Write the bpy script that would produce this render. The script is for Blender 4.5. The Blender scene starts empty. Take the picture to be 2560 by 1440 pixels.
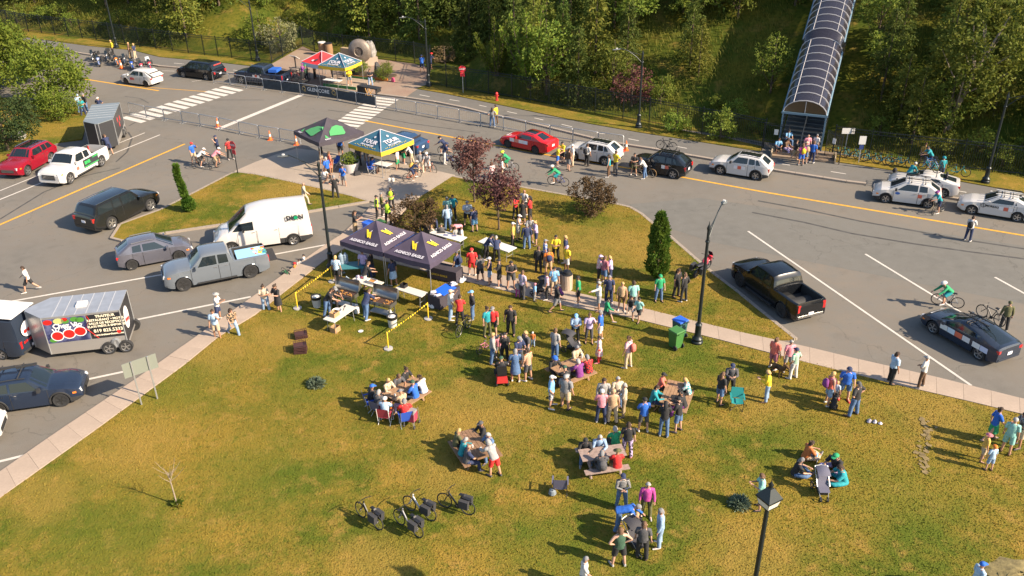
import bpy, math, random
import numpy as np
from mathutils import Vector, Matrix
from mathutils.noise import noise as pnoise
random.seed(7); RNG = np.random.default_rng(7)
SC = bpy.context.scene; COL = SC.collection
# ---------------- camera
FPX, PITCH, ROLL, CAMH = 2163.0, math.radians(28.5), math.radians(-0.79), 23.55
_fw = Vector((0, math.cos(PITCH), -math.sin(PITCH))); _up = Vector((0, math.sin(PITCH), math.cos(PITCH))); _r = Vector((1, 0, 0))
CR = math.cos(ROLL)*_r + math.sin(ROLL)*_up; CU = -math.sin(ROLL)*_r + math.cos(ROLL)*_up
cam = bpy.data.cameras.new('camera'); camo = bpy.data.objects.new('camera', cam); COL.objects.link(camo)
cam.sensor_width = 36; cam.lens = 36*FPX/2560; cam.clip_start = .5; cam.clip_end = 2000
camo.matrix_world = Matrix(((CR.x, CU.x, -_fw.x, 0), (CR.y, CU.y, -_fw.y, 0), (CR.z, CU.z, -_fw.z, CAMH), (0, 0, 0, 1)))
SC.camera = camo
# ---------------- sky, sun, exposure
SUN_EL, SUN_AZ = math.radians(33.5), math.radians(-24.5)
w = bpy.data.worlds.new('World'); SC.world = w; w.use_nodes = True
nt = w.node_tree; bg = nt.nodes['Background']; sky = nt.nodes.new('ShaderNodeTexSky')
sky.sky_type = 'NISHITA'; sky.sun_disc = False; sky.sun_elevation = SUN_EL; sky.sun_rotation = math.radians(114.5)
nt.links.new(sky.outputs[0], bg.inputs[0]); bg.inputs[1].default_value = 0.1
sl = bpy.data.lights.new('sun', 'SUN'); so = bpy.data.objects.new('sun', sl); COL.objects.link(so)
sl.energy = 5.0; sl.angle = math.radians(.5); sl.color = (1, .83, .62)
sd = Vector((math.cos(SUN_AZ)*math.cos(SUN_EL), math.sin(SUN_AZ)*math.cos(SUN_EL), math.sin(SUN_EL)))
so.rotation_euler = sd.to_track_quat('Z', 'Y').to_euler()
SC.view_settings.view_transform = 'Standard'; SC.view_settings.look = 'None'; SC.view_settings.gamma = 1
SC.view_settings.exposure = 1.3; SC.view_settings.use_curve_mapping = False
try:
    SC.cycles.max_bounces = 5; SC.cycles.diffuse_bounces = 2; SC.cycles.transparent_max_bounces = 8
except Exception: pass

def G(px, py, z=0.0):
    "photo point -> point of the ground (or of the level z)"
    d = _fw + CR*((px-1280)/FPX) - CU*((py-720)/FPX)
    return Vector((0, 0, CAMH)) + d*((CAMH-z)/-d.z)
def heading(a, b):
    v = b-a; return math.atan2(v.y, v.x)
# ---------------- materials
MATS = {}
def nodemat(name):
    m = bpy.data.materials.new(name); m.use_nodes = True
    return m, m.node_tree, m.node_tree.nodes['Principled BSDF']
def mat(name, col, rough=.7, metal=0, coat=0, var=.0, scale=8, bump=0, alpha=1, trans=0):
    if name in MATS: return MATS[name]
    m, t, b = nodemat(name)
    b.inputs['Base Color'].default_value = (*col, 1); b.inputs['Roughness'].default_value = rough
    b.inputs['Metallic'].default_value = metal; b.inputs['Coat Weight'].default_value = coat
    b.inputs['Coat Roughness'].default_value = .06
    if trans: b.inputs['Transmission Weight'].default_value = trans
    if alpha < 1: b.inputs['Alpha'].default_value = alpha
    if var or bump:
        tc = t.nodes.new('ShaderNodeTexCoord'); n = t.nodes.new('ShaderNodeTexNoise'); n.inputs['Scale'].default_value = scale; n.inputs['Detail'].default_value = 5
        t.links.new(tc.outputs['Object'], n.inputs['Vector'])
        if var:
            r = t.nodes.new('ShaderNodeValToRGB'); r.color_ramp.elements[0].position = .3; r.color_ramp.elements[1].position = .7
            r.color_ramp.elements[0].color = (*[max(0, c*(1-var)) for c in col], 1); r.color_ramp.elements[1].color = (*[min(1, c*(1+var)) for c in col], 1)
            t.links.new(n.outputs[0], r.inputs[0]); t.links.new(r.outputs[0], b.inputs['Base Color'])
        if bump:
            bm = t.nodes.new('ShaderNodeBump'); bm.inputs['Strength'].default_value = bump; bm.inputs['Distance'].default_value = .03
            t.links.new(n.outputs[0], bm.inputs['Height']); t.links.new(bm.outputs[0], b.inputs['Normal'])
    MATS[name] = m; return m
def mixcol(t, fac, a, b):
    n = t.nodes.new('ShaderNodeMix'); n.data_type = 'RGBA'
    for s, v in ((n.inputs[6], a), (n.inputs[7], b)):
        if isinstance(v, tuple): s.default_value = (*v, 1)
        else: t.links.new(v, s)
    if isinstance(fac, float): n.inputs[0].default_value = fac
    else: t.links.new(fac, n.inputs[0])
    return n.outputs[2]
def noisefac(t, scale, lo, hi, detail=4, vec=None, rough=.55):
    n = t.nodes.new('ShaderNodeTexNoise'); n.inputs['Scale'].default_value = scale; n.inputs['Detail'].default_value = detail; n.inputs['Roughness'].default_value = rough
    if vec is None:
        tc = t.nodes.new('ShaderNodeTexCoord'); vec = tc.outputs['Object']
    t.links.new(vec, n.inputs['Vector'])
    r = t.nodes.new('ShaderNodeMapRange'); r.inputs[1].default_value = lo; r.inputs[2].default_value = hi
    t.links.new(n.outputs[0], r.inputs[0]); return r.outputs[0]
def paint(name, col, rough=.2, metal=.0):
    m = mat('paint_'+name, col, rough, metal, coat=.6); m.node_tree.nodes['Principled BSDF'].inputs['Specular IOR Level'].default_value = .25; return m
# ---------------- mesh collector
class MB:
    def __init__(s): s.v = []; s.f = []; s.mi = []; s.m = 0
    def add(s, vs, fs, m=None):
        o = len(s.v); s.v += [tuple(v) for v in vs]; s.f += [tuple(i+o for i in f) for f in fs]; s.mi += [s.m if m is None else m]*len(fs); return s
    def box(s, c, d, rz=0, rx=0, ry=0, m=None, taper=1.0):
        x, y, z = d[0]/2, d[1]/2, d[2]/2; R = Matrix.Rotation(rz, 3, 'Z') @ Matrix.Rotation(ry, 3, 'Y') @ Matrix.Rotation(rx, 3, 'X'); c = Vector(c)
        vs = [c + R @ Vector((sx*x*(taper if sz > 0 else 1), sy*y*(taper if sz > 0 else 1), sz*z)) for sz in (-1, 1) for sx, sy in ((-1, -1), (1, -1), (1, 1), (-1, 1))]
        return s.add(vs, [(3, 2, 1, 0), (4, 5, 6, 7), (0, 1, 5, 4), (1, 2, 6, 5), (2, 3, 7, 6), (3, 0, 4, 7)], m)
    def tube(s, pts, r, n=8, m=None, cap=True):
        pts = [Vector(p) for p in pts]; rs = r if isinstance(r, list) else [r]*len(pts)
        vs = []; fs = []; ref = None
        for i, p in enumerate(pts):
            d = (pts[min(i+1, len(pts)-1)] - pts[max(i-1, 0)]).normalized()
            if ref is None: ref = Vector((0, 0, 1)) if abs(d.z) < .9 else Vector((1, 0, 0))
            a = d.cross(ref).normalized(); b = a.cross(d).normalized(); ref = b
            ra = rs[i]; ra = ra if isinstance(ra, tuple) else (ra, ra)
            for k in range(n):
                t = 2*math.pi*k/n; vs.append(p + a*(math.cos(t)*ra[0]) + b*(math.sin(t)*ra[1]))
        for i in range(len(pts)-1):
            for k in range(n): fs.append((i*n+k, i*n+(k+1) % n, (i+1)*n+(k+1) % n, (i+1)*n+k))
        if cap: fs += [tuple(range(n-1, -1, -1)), tuple((len(pts)-1)*n+k for k in range(n))]
        return s.add(vs, fs, m)
    def lathe(s, prof, c=(0, 0, 0), n=16, axis='Z', m=None):
        vs = []; fs = []; c = Vector(c)
        for r, h in prof:
            for k in range(n):
                t = 2*math.pi*k/n; q = (r*math.cos(t), r*math.sin(t), h)
                if axis == 'Y': q = (q[0], h, q[1])
                if axis == 'X': q = (h, q[0], q[1])
                vs.append(c+Vector(q))
        for i in range(len(prof)-1):
            for k in range(n):
                f = (i*n+k, i*n+(k+1) % n, (i+1)*n+(k+1) % n, (i+1)*n+k)
                fs.append(f if axis != 'Y' else f[::-1])
        e = [tuple(range(n-1, -1, -1)), tuple((len(prof)-1)*n+k for k in range(n))]
        fs += e if axis != 'Y' else [x[::-1] for x in e]
        return s.add(vs, fs, m)
    def prism(s, poly, z0, z1, m=None, top=True):
        "polygon (list of xy, counter-clockwise) raised from z0 to z1"
        a = sum(poly[i-1][0]*poly[i][1]-poly[i][0]*poly[i-1][1] for i in range(len(poly)))
        if a < 0: poly = poly[::-1]
        n = len(poly); vs = [(p[0], p[1], z0) for p in poly] + [(p[0], p[1], z1) for p in poly]
        fs = [(i, (i+1) % n, n+(i+1) % n, n+i) for i in range(n)] + [tuple(range(n, 2*n))]
        if z0 != z1 and top is True: fs.append(tuple(range(n-1, -1, -1)))
        return s.add(vs, fs, m)
    def torus(s, c, R, r, axis='Y', n=20, k=6, m=None):
        vs = []; fs = []; c = Vector(c)
        for i in range(n):
            a = 2*math.pi*i/n
            for j in range(k):
                b = 2*math.pi*j/k; q = (R+r*math.cos(b)); p = (q*math.cos(a), r*math.sin(b), q*math.sin(a))
                if axis == 'Z': p = (p[0], p[2], p[1])
                if axis == 'X': p = (p[1], p[0], p[2])
                vs.append(c+Vector(p))
        for i in range(n):
            for j in range(k): fs.append((i*k+j, i*k+(j+1) % k, ((i+1) % n)*k+(j+1) % k, ((i+1) % n)*k+j))
        return s.add(vs, fs, m)
    def mesh(s, name, mats, smooth=None):
        me = bpy.data.meshes.new(name); me.from_pydata(s.v, [], s.f)
        for m in (mats if isinstance(mats, (list, tuple)) else [mats]): me.materials.append(m)
        if any(s.mi): me.polygons.foreach_set('material_index', s.mi)
        if smooth is not None:
            me.polygons.foreach_set('use_smooth', [True]*len(me.polygons)); me.set_sharp_from_angle(angle=math.radians(smooth))
        me.update(); return me
    def build(s, name, mats, parent=None, smooth=None):
        return link(name, s.mesh(name, mats, smooth), parent)
def link(name, me, parent=None):
    o = bpy.data.objects.new(name, me); COL.objects.link(o)
    if parent: o.parent = parent
    return o
def tag(o, label=None, cat=None, group=None, kind=None):
    for k, v in (('label', label), ('category', cat), ('group', group), ('kind', kind)):
        if v: o[k] = v
    return o
def thing(name, label, cat, loc=(0, 0, 0), rz=0, group=None, kind=None):
    o = bpy.data.objects.new(name, None); COL.objects.link(o); o.empty_display_size = .2
    o.location = loc; o.rotation_euler = (0, 0, rz); return tag(o, label, cat, group, kind)
KIDS = {}
def copy_tree(o, loc=None, rz=None, label=None, group=None, parent=None, scale=None):
    c = o.copy(); COL.objects.link(c)
    if parent: c.parent = parent
    if loc is not None: c.location = loc
    if rz is not None: c.rotation_euler = (0, 0, rz)
    if scale is not None: c.scale = scale if isinstance(scale, tuple) else (scale,)*3
    if label: c['label'] = label
    if group: c['group'] = group
    for ch in list(o.children): copy_tree(ch, parent=c)
    return c
def struct(o): o['kind'] = 'structure'; return o
def text_mesh(txt, size, bold=0, align='CENTER', extrude=0.0, space=1.0):
    cu = bpy.data.curves.new('txt', 'FONT'); cu.body = txt; cu.size = size; cu.align_x = align; cu.align_y = 'CENTER'; cu.offset = bold; cu.extrude = extrude; cu.space_character = space; cu.resolution_u = 2
    o = bpy.data.objects.new('txt', cu); me = bpy.data.meshes.new_from_object(o); bpy.data.objects.remove(o); bpy.data.curves.remove(cu); return me
def lettering(parent, txt, size, M, m, bold=0, name='lettering', space=1.0, sx=1.0):
    "flat lettering in the XY plane of matrix M (x along the line, z out of the surface)"
    me = text_mesh(txt, size, bold, space=space); me.materials.clear(); me.materials.append(m)
    me.transform(M @ Matrix.Diagonal((sx, 1, 1, 1))); return link(name, me, parent)
def frame(o, x, y):
    "matrix with origin o and axes x, y"
    x = Vector(x).normalized(); z = x.cross(Vector(y)).normalized(); y = z.cross(x); o = Vector(o)
    return Matrix(((x.x, y.x, z.x, o.x), (x.y, y.y, z.y, o.y), (x.z, y.z, z.z, o.z), (0, 0, 0, 1)))
WHITE = mat('white_plastic', (.54, .53, .51), .5); BLACK = mat('black_plastic', (.012, .012, .014), .5); STEEL = mat('galvanised_steel', (.38, .39, .4), .45, .7)
RUBBER = mat('tyre_rubber', (.018, .018, .019), .85); GREYPL = mat('grey_plastic', (.22, .22, .22), .6); DARKMET = mat('dark_metal', (.02, .022, .025), .45, .3)

# ================= ground
def asphalt(name, base, warm):
    m, t, b = nodemat(name); b.inputs['Roughness'].default_value = .88
    f1 = noisefac(t, .12, .35, .65); f2 = noisefac(t, 26, .25, .75, 3); f3 = noisefac(t, 1.3, .3, .7, 5)
    c = mixcol(t, f1, tuple(x*.88 for x in base), warm); c = mixcol(t, f3, c, tuple(x*1.08 for x in base))
    n = t.nodes.new('ShaderNodeMix'); n.data_type = 'RGBA'; n.blend_type = 'MULTIPLY'; n.inputs[0].default_value = .28; t.links.new(c, n.inputs[6])
    cc = t.nodes.new('ShaderNodeCombineColor')
    for i in range(3): t.links.new(f2, cc.inputs[i])
    t.links.new(cc.outputs[0], n.inputs[7]); c = n.outputs[2]
    tc = t.nodes.new('ShaderNodeTexCoord'); v = t.nodes.new('ShaderNodeTexVoronoi'); v.feature = 'DISTANCE_TO_EDGE'; v.inputs['Scale'].default_value = .11
    ad = t.nodes.new('ShaderNodeVectorMath'); ad.operation = 'ADD'; nn = t.nodes.new('ShaderNodeTexNoise'); nn.inputs['Scale'].default_value = .8; nn.inputs['Detail'].default_value = 6
    sc = t.nodes.new('ShaderNodeVectorMath'); sc.operation = 'SCALE'; sc.inputs[3].default_value = 2.2
    t.links.new(tc.outputs['Object'], nn.inputs['Vector']); t.links.new(nn.outputs['Color'], sc.inputs[0]); t.links.new(sc.outputs[0], ad.inputs[0]); t.links.new(tc.outputs['Object'], ad.inputs[1]); t.links.new(ad.outputs[0], v.inputs['Vector'])
    r = t.nodes.new('ShaderNodeMapRange'); r.inputs[1].default_value = .0; r.inputs[2].default_value = .0045; r.inputs[3].default_value = .45; r.inputs[4].default_value = 0
    t.links.new(v.outputs['Distance'], r.inputs[0]); c = mixcol(t, r.outputs[0], c, tuple(x*.35 for x in base))
    st = noisefac(t, .55, .60, .78, 5); ml = t.nodes.new('ShaderNodeMath'); ml.operation = 'MULTIPLY'; ml.inputs[1].default_value = .38; t.links.new(st, ml.inputs[0]); c = mixcol(t, ml.outputs[0], c, tuple(x*.45 for x in base))
    st = noisefac(t, 3.2, .66, .72, 2); ml = t.nodes.new('ShaderNodeMath'); ml.operation = 'MULTIPLY'; ml.inputs[1].default_value = .3; t.links.new(st, ml.inputs[0]); c = mixcol(t, ml.outputs[0], c, tuple(x*.4 for x in base))
    t.links.new(c, b.inputs['Base Color']); return m
ASPH = asphalt('asphalt', (.142, .130, .112), (.182, .152, .120)); PATHM = asphalt('path_asphalt', (.125, .118, .108), (.14, .128, .11))
def concrete(name, col, k=.14):
    m, t, b = nodemat(name); b.inputs['Roughness'].default_value = .85
    c = mixcol(t, noisefac(t, .5, .3, .7), tuple(x*(1-k) for x in col), tuple(x*(1+k*.6) for x in col))
    c = mixcol(t, noisefac(t, 9, .35, .8, 6), c, tuple(x*(1-k*1.3) for x in col)); t.links.new(c, b.inputs['Base Color']); return m
CONC = concrete('concrete', (.335, .262, .205)); KERB = concrete('kerb_stone', (.30, .25, .205), .25); PLAZAC = concrete('plaza_concrete', (.30, .245, .195))
def grassmat(name, shade=1.0):
    m, t, b = nodemat(name); b.inputs['Roughness'].default_value = .9; b.inputs['Specular IOR Level'].default_value = .1
    S = lambda *c: tuple(x*shade for x in c)
    c = mixcol(t, noisefac(t, .30, .43, .64, 6, rough=.66), S(.076, .092, .010), S(.215, .142, .025))
    c = mixcol(t, noisefac(t, .085, .47, .60, 4), c, S(.195, .135, .022))
    c = mixcol(t, noisefac(t, 1.1, .52, .74, 6, rough=.72), c, S(.270, .165, .042))
    c = mixcol(t, noisefac(t, 5.0, .5, .78, 5, rough=.7), c, S(.055, .082, .008))
    dry = [(1180, 1030, 2.6), (560, 880, 1.6), (330, 1120, 2.0), (110, 1240, 1.6), (1500, 610, 3.4), (2330, 1030, 2.2), (930, 1400, 1.5), (1120, 1190, 1.6), (1290, 690, 2.0), (700, 840, 1.8), (1640, 640, 1.8), (1900, 1000, 1.6), (700, 480, 2.4), (1880, 1400, 1.8)]; grn = [(450, 960, 2.4), (260, 1330, 3.0), (640, 1180, 2.6), (1720, 900, 2.2), (1380, 1380, 2.0), (2250, 1240, 2.6), (780, 950, 2.0), (1250, 830, 2.0), (1500, 560, 1.6), (480, 520, 1.8), (2000, 1100, 1.8)]; tcz = t.nodes.new('ShaderNodeTexCoord'); wob = t.nodes.new('ShaderNodeTexNoise'); wob.inputs['Scale'].default_value = .9; wob.inputs['Detail'].default_value = 6; t.links.new(tcz.outputs['Object'], wob.inputs['Vector'])
    for zones, zc, k in ((grn, S(.070, .098, .010), .45), (dry, S(.235, .155, .034), .6)):
        acc = None
        for zx, zy, zr in zones:
            q = G(zx, zy, .12); dn = t.nodes.new('ShaderNodeVectorMath'); dn.operation = 'DISTANCE'; dn.inputs[1].default_value = (q.x, q.y, .12); t.links.new(tcz.outputs['Object'], dn.inputs[0]); r = t.nodes.new('ShaderNodeMapRange'); r.inputs[1].default_value = 0; r.inputs[2].default_value = zr*1.7; r.inputs[3].default_value = 1; r.inputs[4].default_value = 0; t.links.new(dn.outputs['Value'], r.inputs[0]); o = r.outputs[0]
            if acc is not None: mx = t.nodes.new('ShaderNodeMath'); mx.operation = 'MAXIMUM'; t.links.new(acc, mx.inputs[0]); t.links.new(o, mx.inputs[1]); o = mx.outputs[0]
            acc = o
        ad = t.nodes.new('ShaderNodeMath'); ad.operation = 'ADD'; t.links.new(acc, ad.inputs[0]); t.links.new(wob.outputs[0], ad.inputs[1]); r = t.nodes.new('ShaderNodeMapRange'); r.inputs[1].default_value = .72; r.inputs[2].default_value = 1.22; r.inputs[4].default_value = k; t.links.new(ad.outputs[0], r.inputs[0]); c = mixcol(t, r.outputs[0], c, zc)
    t.links.new(c, b.inputs['Base Color'])
    n = t.nodes.new('ShaderNodeTexNoise'); n.inputs['Scale'].default_value = 14; n.inputs['Detail'].default_value = 6
    tc = t.nodes.new('ShaderNodeTexCoord'); t.links.new(tc.outputs['Object'], n.inputs['Vector'])
    bm = t.nodes.new('ShaderNodeBump'); bm.inputs['Strength'].default_value = 1; bm.inputs['Distance'].default_value = .06; t.links.new(n.outputs[0], bm.inputs['Height']); t.links.new(bm.outputs[0], b.inputs['Normal'])
    return m
LAWN = grassmat('lawn_grass'); BLADE = grassmat('grass_blades', 1.12)
def P(lst, z=0): return [tuple(G(x, y, z)[:2]) for x, y in lst]
def sheet(name, poly, z, m, kind='structure'):
    b = MB(); b.prism(poly, z, z+.0001, top=False); b.f = b.f[-1:]; b.mi = b.mi[-1:]
    o = b.build(name, m); o['kind'] = kind; return o
g = MB(); g.add([(-900, -500, -.03), (900, -500, -.03), (900, 900, -.03), (-900, 900, -.03)], [(0, 1, 2, 3)]); struct(g.build('ground', LAWN))
sheet('road', [(-190, -60), (150, -60), (150, -2), (38.5, 57.8), (-30, 97), (-68.3, 118.2), (-140, 158), (-190, 150)], 0, ASPH)
# repaired darker strips and paler worn lot
sheet('asphalt_patch', P([(1560, 512), (1640, 560), (1780, 605), (2000, 650), (2560, 760), (2700, 650), (2560, 615), (2100, 545), (1750, 495)]), .004, asphalt('asphalt_patch', (.132, .127, .114), (.142, .132, .114)))
Z = .12
lawn_main = P([(-520, 1650), (0, 1245), (237, 1077), (462, 912), (550, 840), (640, 787), (725, 720), (815, 650), (862, 622), (905, 640), (1110, 690), (1300, 737), (1420, 767), (1555, 790), (1625, 807), (1780, 845), (1920, 882), (2095, 922), (2240, 962), (2415, 1002), (2560, 1037), (3100, 1165), (3500, 1900), (1200, 2600), (-500, 2300)], Z)
lawn_tri = P([(900, 597), (960, 580), (1000, 545), (1035, 505), (1062, 485), (1132, 440), (1180, 450), (1280, 463), (1428, 489), (1540, 509), (1575, 517), (1603, 533), (1634, 559), (1668, 584), (1712, 622), (1742, 648), (1780, 680), (1836, 722), (1914, 785), (1947, 812), (1990, 846), (1920, 846), (1855, 832), (1705, 797), (1602, 770), (1420, 727), (1300, 703), (1112, 655), (1000, 625)], Z)
lawn_isl = P([(278, 594), (300, 560), (402, 523), (469, 489), (577, 433), (592, 429), (640, 435), (725, 453), (815, 473), (880, 489), (922, 502), (768, 528), (552, 560), (412, 581), (306, 601)], Z)
lawn_ul = P([(-500, 520), (0, 410), (60, 388), (140, 355), (205, 347), (215, 308), (222, 285), (188, 266), (100, 250), (0, 243), (-400, 190), (-900, 300)], Z)
def lawn(name, poly):
    b = MB(); b.prism(poly, -.02, Z, top=False); return struct(b.build(name, LAWN))
for nm, pl in (('lawn', lawn_main), ('lawn', lawn_tri), ('lawn', lawn_isl), ('lawn', lawn_ul)): lawn(nm, pl)
def kerb(pts, wdt=.16, h=.13, m=None, name='kerb', step=2.4, closed=False):
    "a row of kerb stones along a polyline, each stone a part of the kerb"
    root = thing(name, None, None, kind='structure'); pts = [Vector((p[0], p[1])) for p in pts]
    if closed: pts.append(pts[0])
    res = []; carry = 0
    for a, b in zip(pts, pts[1:]):
        L = (b-a).length; n = max(1, round(L/step))
        for i in range(n): res.append((a.lerp(b, i/n), a.lerp(b, (i+1)/n)))
    for a, b in res:
        c = (a+b)/2; L = (b-a).length; rz = math.atan2((b-a).y, (b-a).x)
        o = MB().box((0, 0, h/2-.01), (L-.012, wdt, h+.02+random.uniform(-.006, .006)), taper=.985).build('kerb_stone', m or KERB, root)
        o.location = (c.x, c.y, 0); o.rotation_euler = (0, 0, rz)
    return root
kerb(lawn_isl, closed=True, wdt=.2); kerb(lawn_tri[5:21], wdt=.22)
# sidewalks: each slab is a piece of its own
def slabs(left, right, n, name, label=None):
    root = thing(name, None, None, kind='structure')
    def along(pl, t):
        L = [0]
        for a, b in zip(pl, pl[1:]): L.append(L[-1]+(b-a).length)
        s = t*L[-1]
        for i in range(len(pl)-1):
            if s <= L[i+1] or i == len(pl)-2: return pl[i].lerp(pl[i+1], (s-L[i])/(L[i+1]-L[i]))
    for i in range(n):
        q = []
        for pl, t in ((left, i/n), (right, i/n), (right, (i+1)/n), (left, (i+1)/n)): q.append(along(pl, t))
        c = sum(q, Vector((0, 0)))/4; q = [c+(p-c)*.992 for p in q]
        b = MB(); z = Z+.012+random.uniform(-.004, .004); b.prism([(p.x-c.x, p.y-c.y) for p in q], -.02, z, top=False); o = b.build('slab', CONC, root); o.location = (c.x, c.y, 0)
    return root
V2 = lambda l: [Vector(p) for p in P(l, Z)]
slabs(V2([(-430, 1480), (0, 1178), (141, 1080), (347, 942), (470, 855), (640, 735), (762, 647), (815, 610), (855, 585), (892, 550), (930, 513)]), V2([(-440, 1590), (0, 1243), (237, 1075), (462, 910), (550, 838), (640, 785), (725, 718), (815, 648), (895, 600), (958, 578), (1030, 505)]), 36, 'sidewalk')
slabs(V2([(862, 590), (1000, 624), (1112, 654), (1420, 726), (1602, 769), (1855, 831), (2032, 870), (2155, 900), (2320, 937), (2420, 962), (2560, 997), (3100, 1120)]), V2([(862, 622), (905, 639), (1110, 689), (1420, 766), (1555, 789), (1780, 844), (2000, 902), (2240, 961), (2415, 1001), (2560, 1036), (3100, 1163)]), 40, 'sidewalk')
s = MB(); s.prism(P([(585, 428), (640, 404), (690, 386), (742, 371), (900, 390), (1040, 415), (1137, 437), (1062, 484), (1000, 512), (935, 505), (880, 489), (815, 473), (725, 453), (640, 435), (592, 429)], .1), -.02, .1, top=False); struct(s.build('plaza_pavement', PLAZAC))
# far side of the road: kerb, bike path, verge
kp = P([(170, 130), (300, 150), (400, 167), (520, 178), (640, 192)], 0); kp2 = P([(940, 237), (1015, 246), (1090, 257), (1165, 272), (1215, 285), (1315, 307), (1430, 335), (1480, 347), (1545, 361), (1637, 375), (1730, 392), (1920, 425), (2057, 447), (2115, 456), (2165, 462)], 0); kp3 = P([(2340, 491), (2365, 495), (2560, 530), (2900, 590)], 0)
kerb(kp, .3, .15); kerb(kp2, .3, .15); kerb(kp3, .3, .15)
pe = P([(1040, 222), (1115, 235), (1280, 269), (1475, 310), (1602, 332), (1780, 360), (1900, 379), (2070, 403), (2170, 417), (2360, 447), (2560, 483), (2900, 545)], 0)
sheet('bike_path', kp2[1:] + P([(2250, 478), (2340, 491)]) + kp3[1:] + pe[::-1], .004, PATHM)
ul = P([(640, 167), (562, 158), (400, 143), (332, 126), (220, 115), (0, 85), (-300, 30)], 0)
sheet('bike_path', P([(-300, 60), (0, 105)]) + kp + ul, .004, PATHM)
fence_r = [G(*q) for q in [(1070, 212), (1165, 228), (1280, 246), (1420, 271), (1557, 297), (1690, 325), (1820, 348), (1908, 368)]]; fence_r2 = [G(*q) for q in [(2080, 385), (2170, 398), (2270, 410), (2400, 424), (2560, 442), (2800, 470)]]
fence_l = [G(*q) for q in [(-250, 20), (-100, 52), (0, 66), (72, 80), (277, 105), (350, 118), (432, 128), (512, 139), (580, 146), (680, 158)]]; fence_p = [G(*q) for q in [(680, 158), (757, 114), (787, 128), (860, 138), (940, 146), (990, 152), (1037, 158)]]
verge = [tuple(p[:2]) for p in fence_r] + P([(1908, 378)]); 
b = MB(); b.prism(pe[:7] + [tuple(p[:2]) for p in fence_r[::-1]], -.02, .06, top=False); struct(b.build('verge', LAWN))
b = MB(); b.prism(pe[7:] + [tuple(p[:2]) for p in fence_r2[::-1]], -.02, .06, top=False); struct(b.build('verge', LAWN))
b = MB(); b.prism(ul + [tuple(p[:2]) for p in fence_l[:-1]] , -.02, .06, top=False); struct(b.build('verge', LAWN))
# hillside behind the fence
FU = Vector((106, -60, 0)).normalized(); FV = Vector((60, 106, 0)).normalized(); F0 = Vector((-68.3, 119.4, 0))
def uv_of(x, y): d = Vector((x, y, 0))-F0; return d.dot(FU), d.dot(FV)
def sstep(a, b, x): t = min(1, max(0, (x-a)/(b-a))); return t*t*(3-2*t)
def hill(x, y):
    u, v = uv_of(x, y)
    plz = sstep(34, 48, u)*(1-sstep(66, 76, u)); v0 = .3 + 9.5*plz
    t = max(0, v-v0); h = .46*t*sstep(0, 3.5, t) if t < 36 else .46*36+.2*(t-36)
    return h*(1-.25*sstep(30, -20, u)) + .35*sstep(1, 5, t)*pnoise(Vector((x*.13, y*.13, 0)))
def hillgrid():
    U = np.linspace(-70, 200, 150); V = np.concatenate([np.linspace(-.15, 12, 26), np.linspace(13.2, 130, 46)]); vs = []; fs = []
    for v in V:
        for u in U: p = F0+FU*u+FV*v; vs.append((p.x, p.y, hill(p.x, p.y)+(.03 if v >= 0 else -.1)))
    n = len(U)
    for j in range(len(V)-1):
        for i in range(n-1): fs.append((j*n+i, j*n+i+1, (j+1)*n+i+1, (j+1)*n+i))
    return vs, fs
m, t, bs = nodemat('slope_grass'); bs.inputs['Roughness'].default_value = .95; bs.inputs['Specular IOR Level'].default_value = .05
c = mixcol(t, noisefac(t, .22, .38, .62, 5), (.050, .070, .010), (.105, .095, .014)); c = mixcol(t, noisefac(t, .5, .55, .75, 5), c, (.21, .135, .036)); c = mixcol(t, noisefac(t, 3, .45, .75, 5), c, (.028, .045, .006))
t.links.new(c, bs.inputs['Base Color']); SLOPE = m
hb = MB(); hb.add(*hillgrid()); struct(hb.build('hillside', SLOPE, smooth=80))
# ================= paint on the road
YEL = mat('yellow_road_paint', (.62, .31, .018), .8, var=.22, scale=5); WPT = mat('white_road_paint', (.50, .465, .42), .8, var=.22, scale=5)
def worn(name, col):
    m, t, b = nodemat(name); b.inputs['Roughness'].default_value = .8; c = mixcol(t, noisefac(t, 7, .30, .50, 6, rough=.7), tuple(.5*x+.07 for x in col), col); t.links.new(mixcol(t, noisefac(t, 1.2, .3, .7), tuple(.8*x for x in col), c), b.inputs['Base Color']); return m
YEL, WPT = worn('worn_yellow', (.60, .31, .02)), worn('worn_white', (.52, .485, .44))
def line(name, a, b, wd, m, z=.008):
    a = G(*a); b = G(*b); d = (b-a).normalized(); n = Vector((-d.y, d.x, 0))*wd/2
    return sheet(name, [tuple(q[:2]) for q in (a-n, b-n, b+n, a+n)], z, m)
def poly_line(name, pts, wd, m, z=.008):
    pts = [G(*p) for p in pts]; L = []; R = []
    for i, p in enumerate(pts):
        d = (pts[min(i+1, len(pts)-1)]-pts[max(0, i-1)]).normalized(); n = Vector((-d.y, d.x, 0))*wd/2; L.append(tuple((p+n)[:2])); R.append(tuple((p-n)[:2]))
    b = MB(); n = len(L); b.add([(x, y, z) for x, y in L+R], [(n+i, n+i+1, i+1, i) for i in range(n-1)]); o = b.build(name, m); o['kind'] = 'structure'; return o
line('yellow_line', (-60, 588), (462, 360), .21, YEL); poly_line('yellow_line', [(912, 302), (1215, 359), (1355, 385), (1700, 442), (1920, 482), (2560, 589), (2800, 630)], .22, YEL)
line('yellow_line', (200, 196), (397, 227), .24, YEL); line('yellow_line', (350, 217), (515, 229), .12, YEL)
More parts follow.
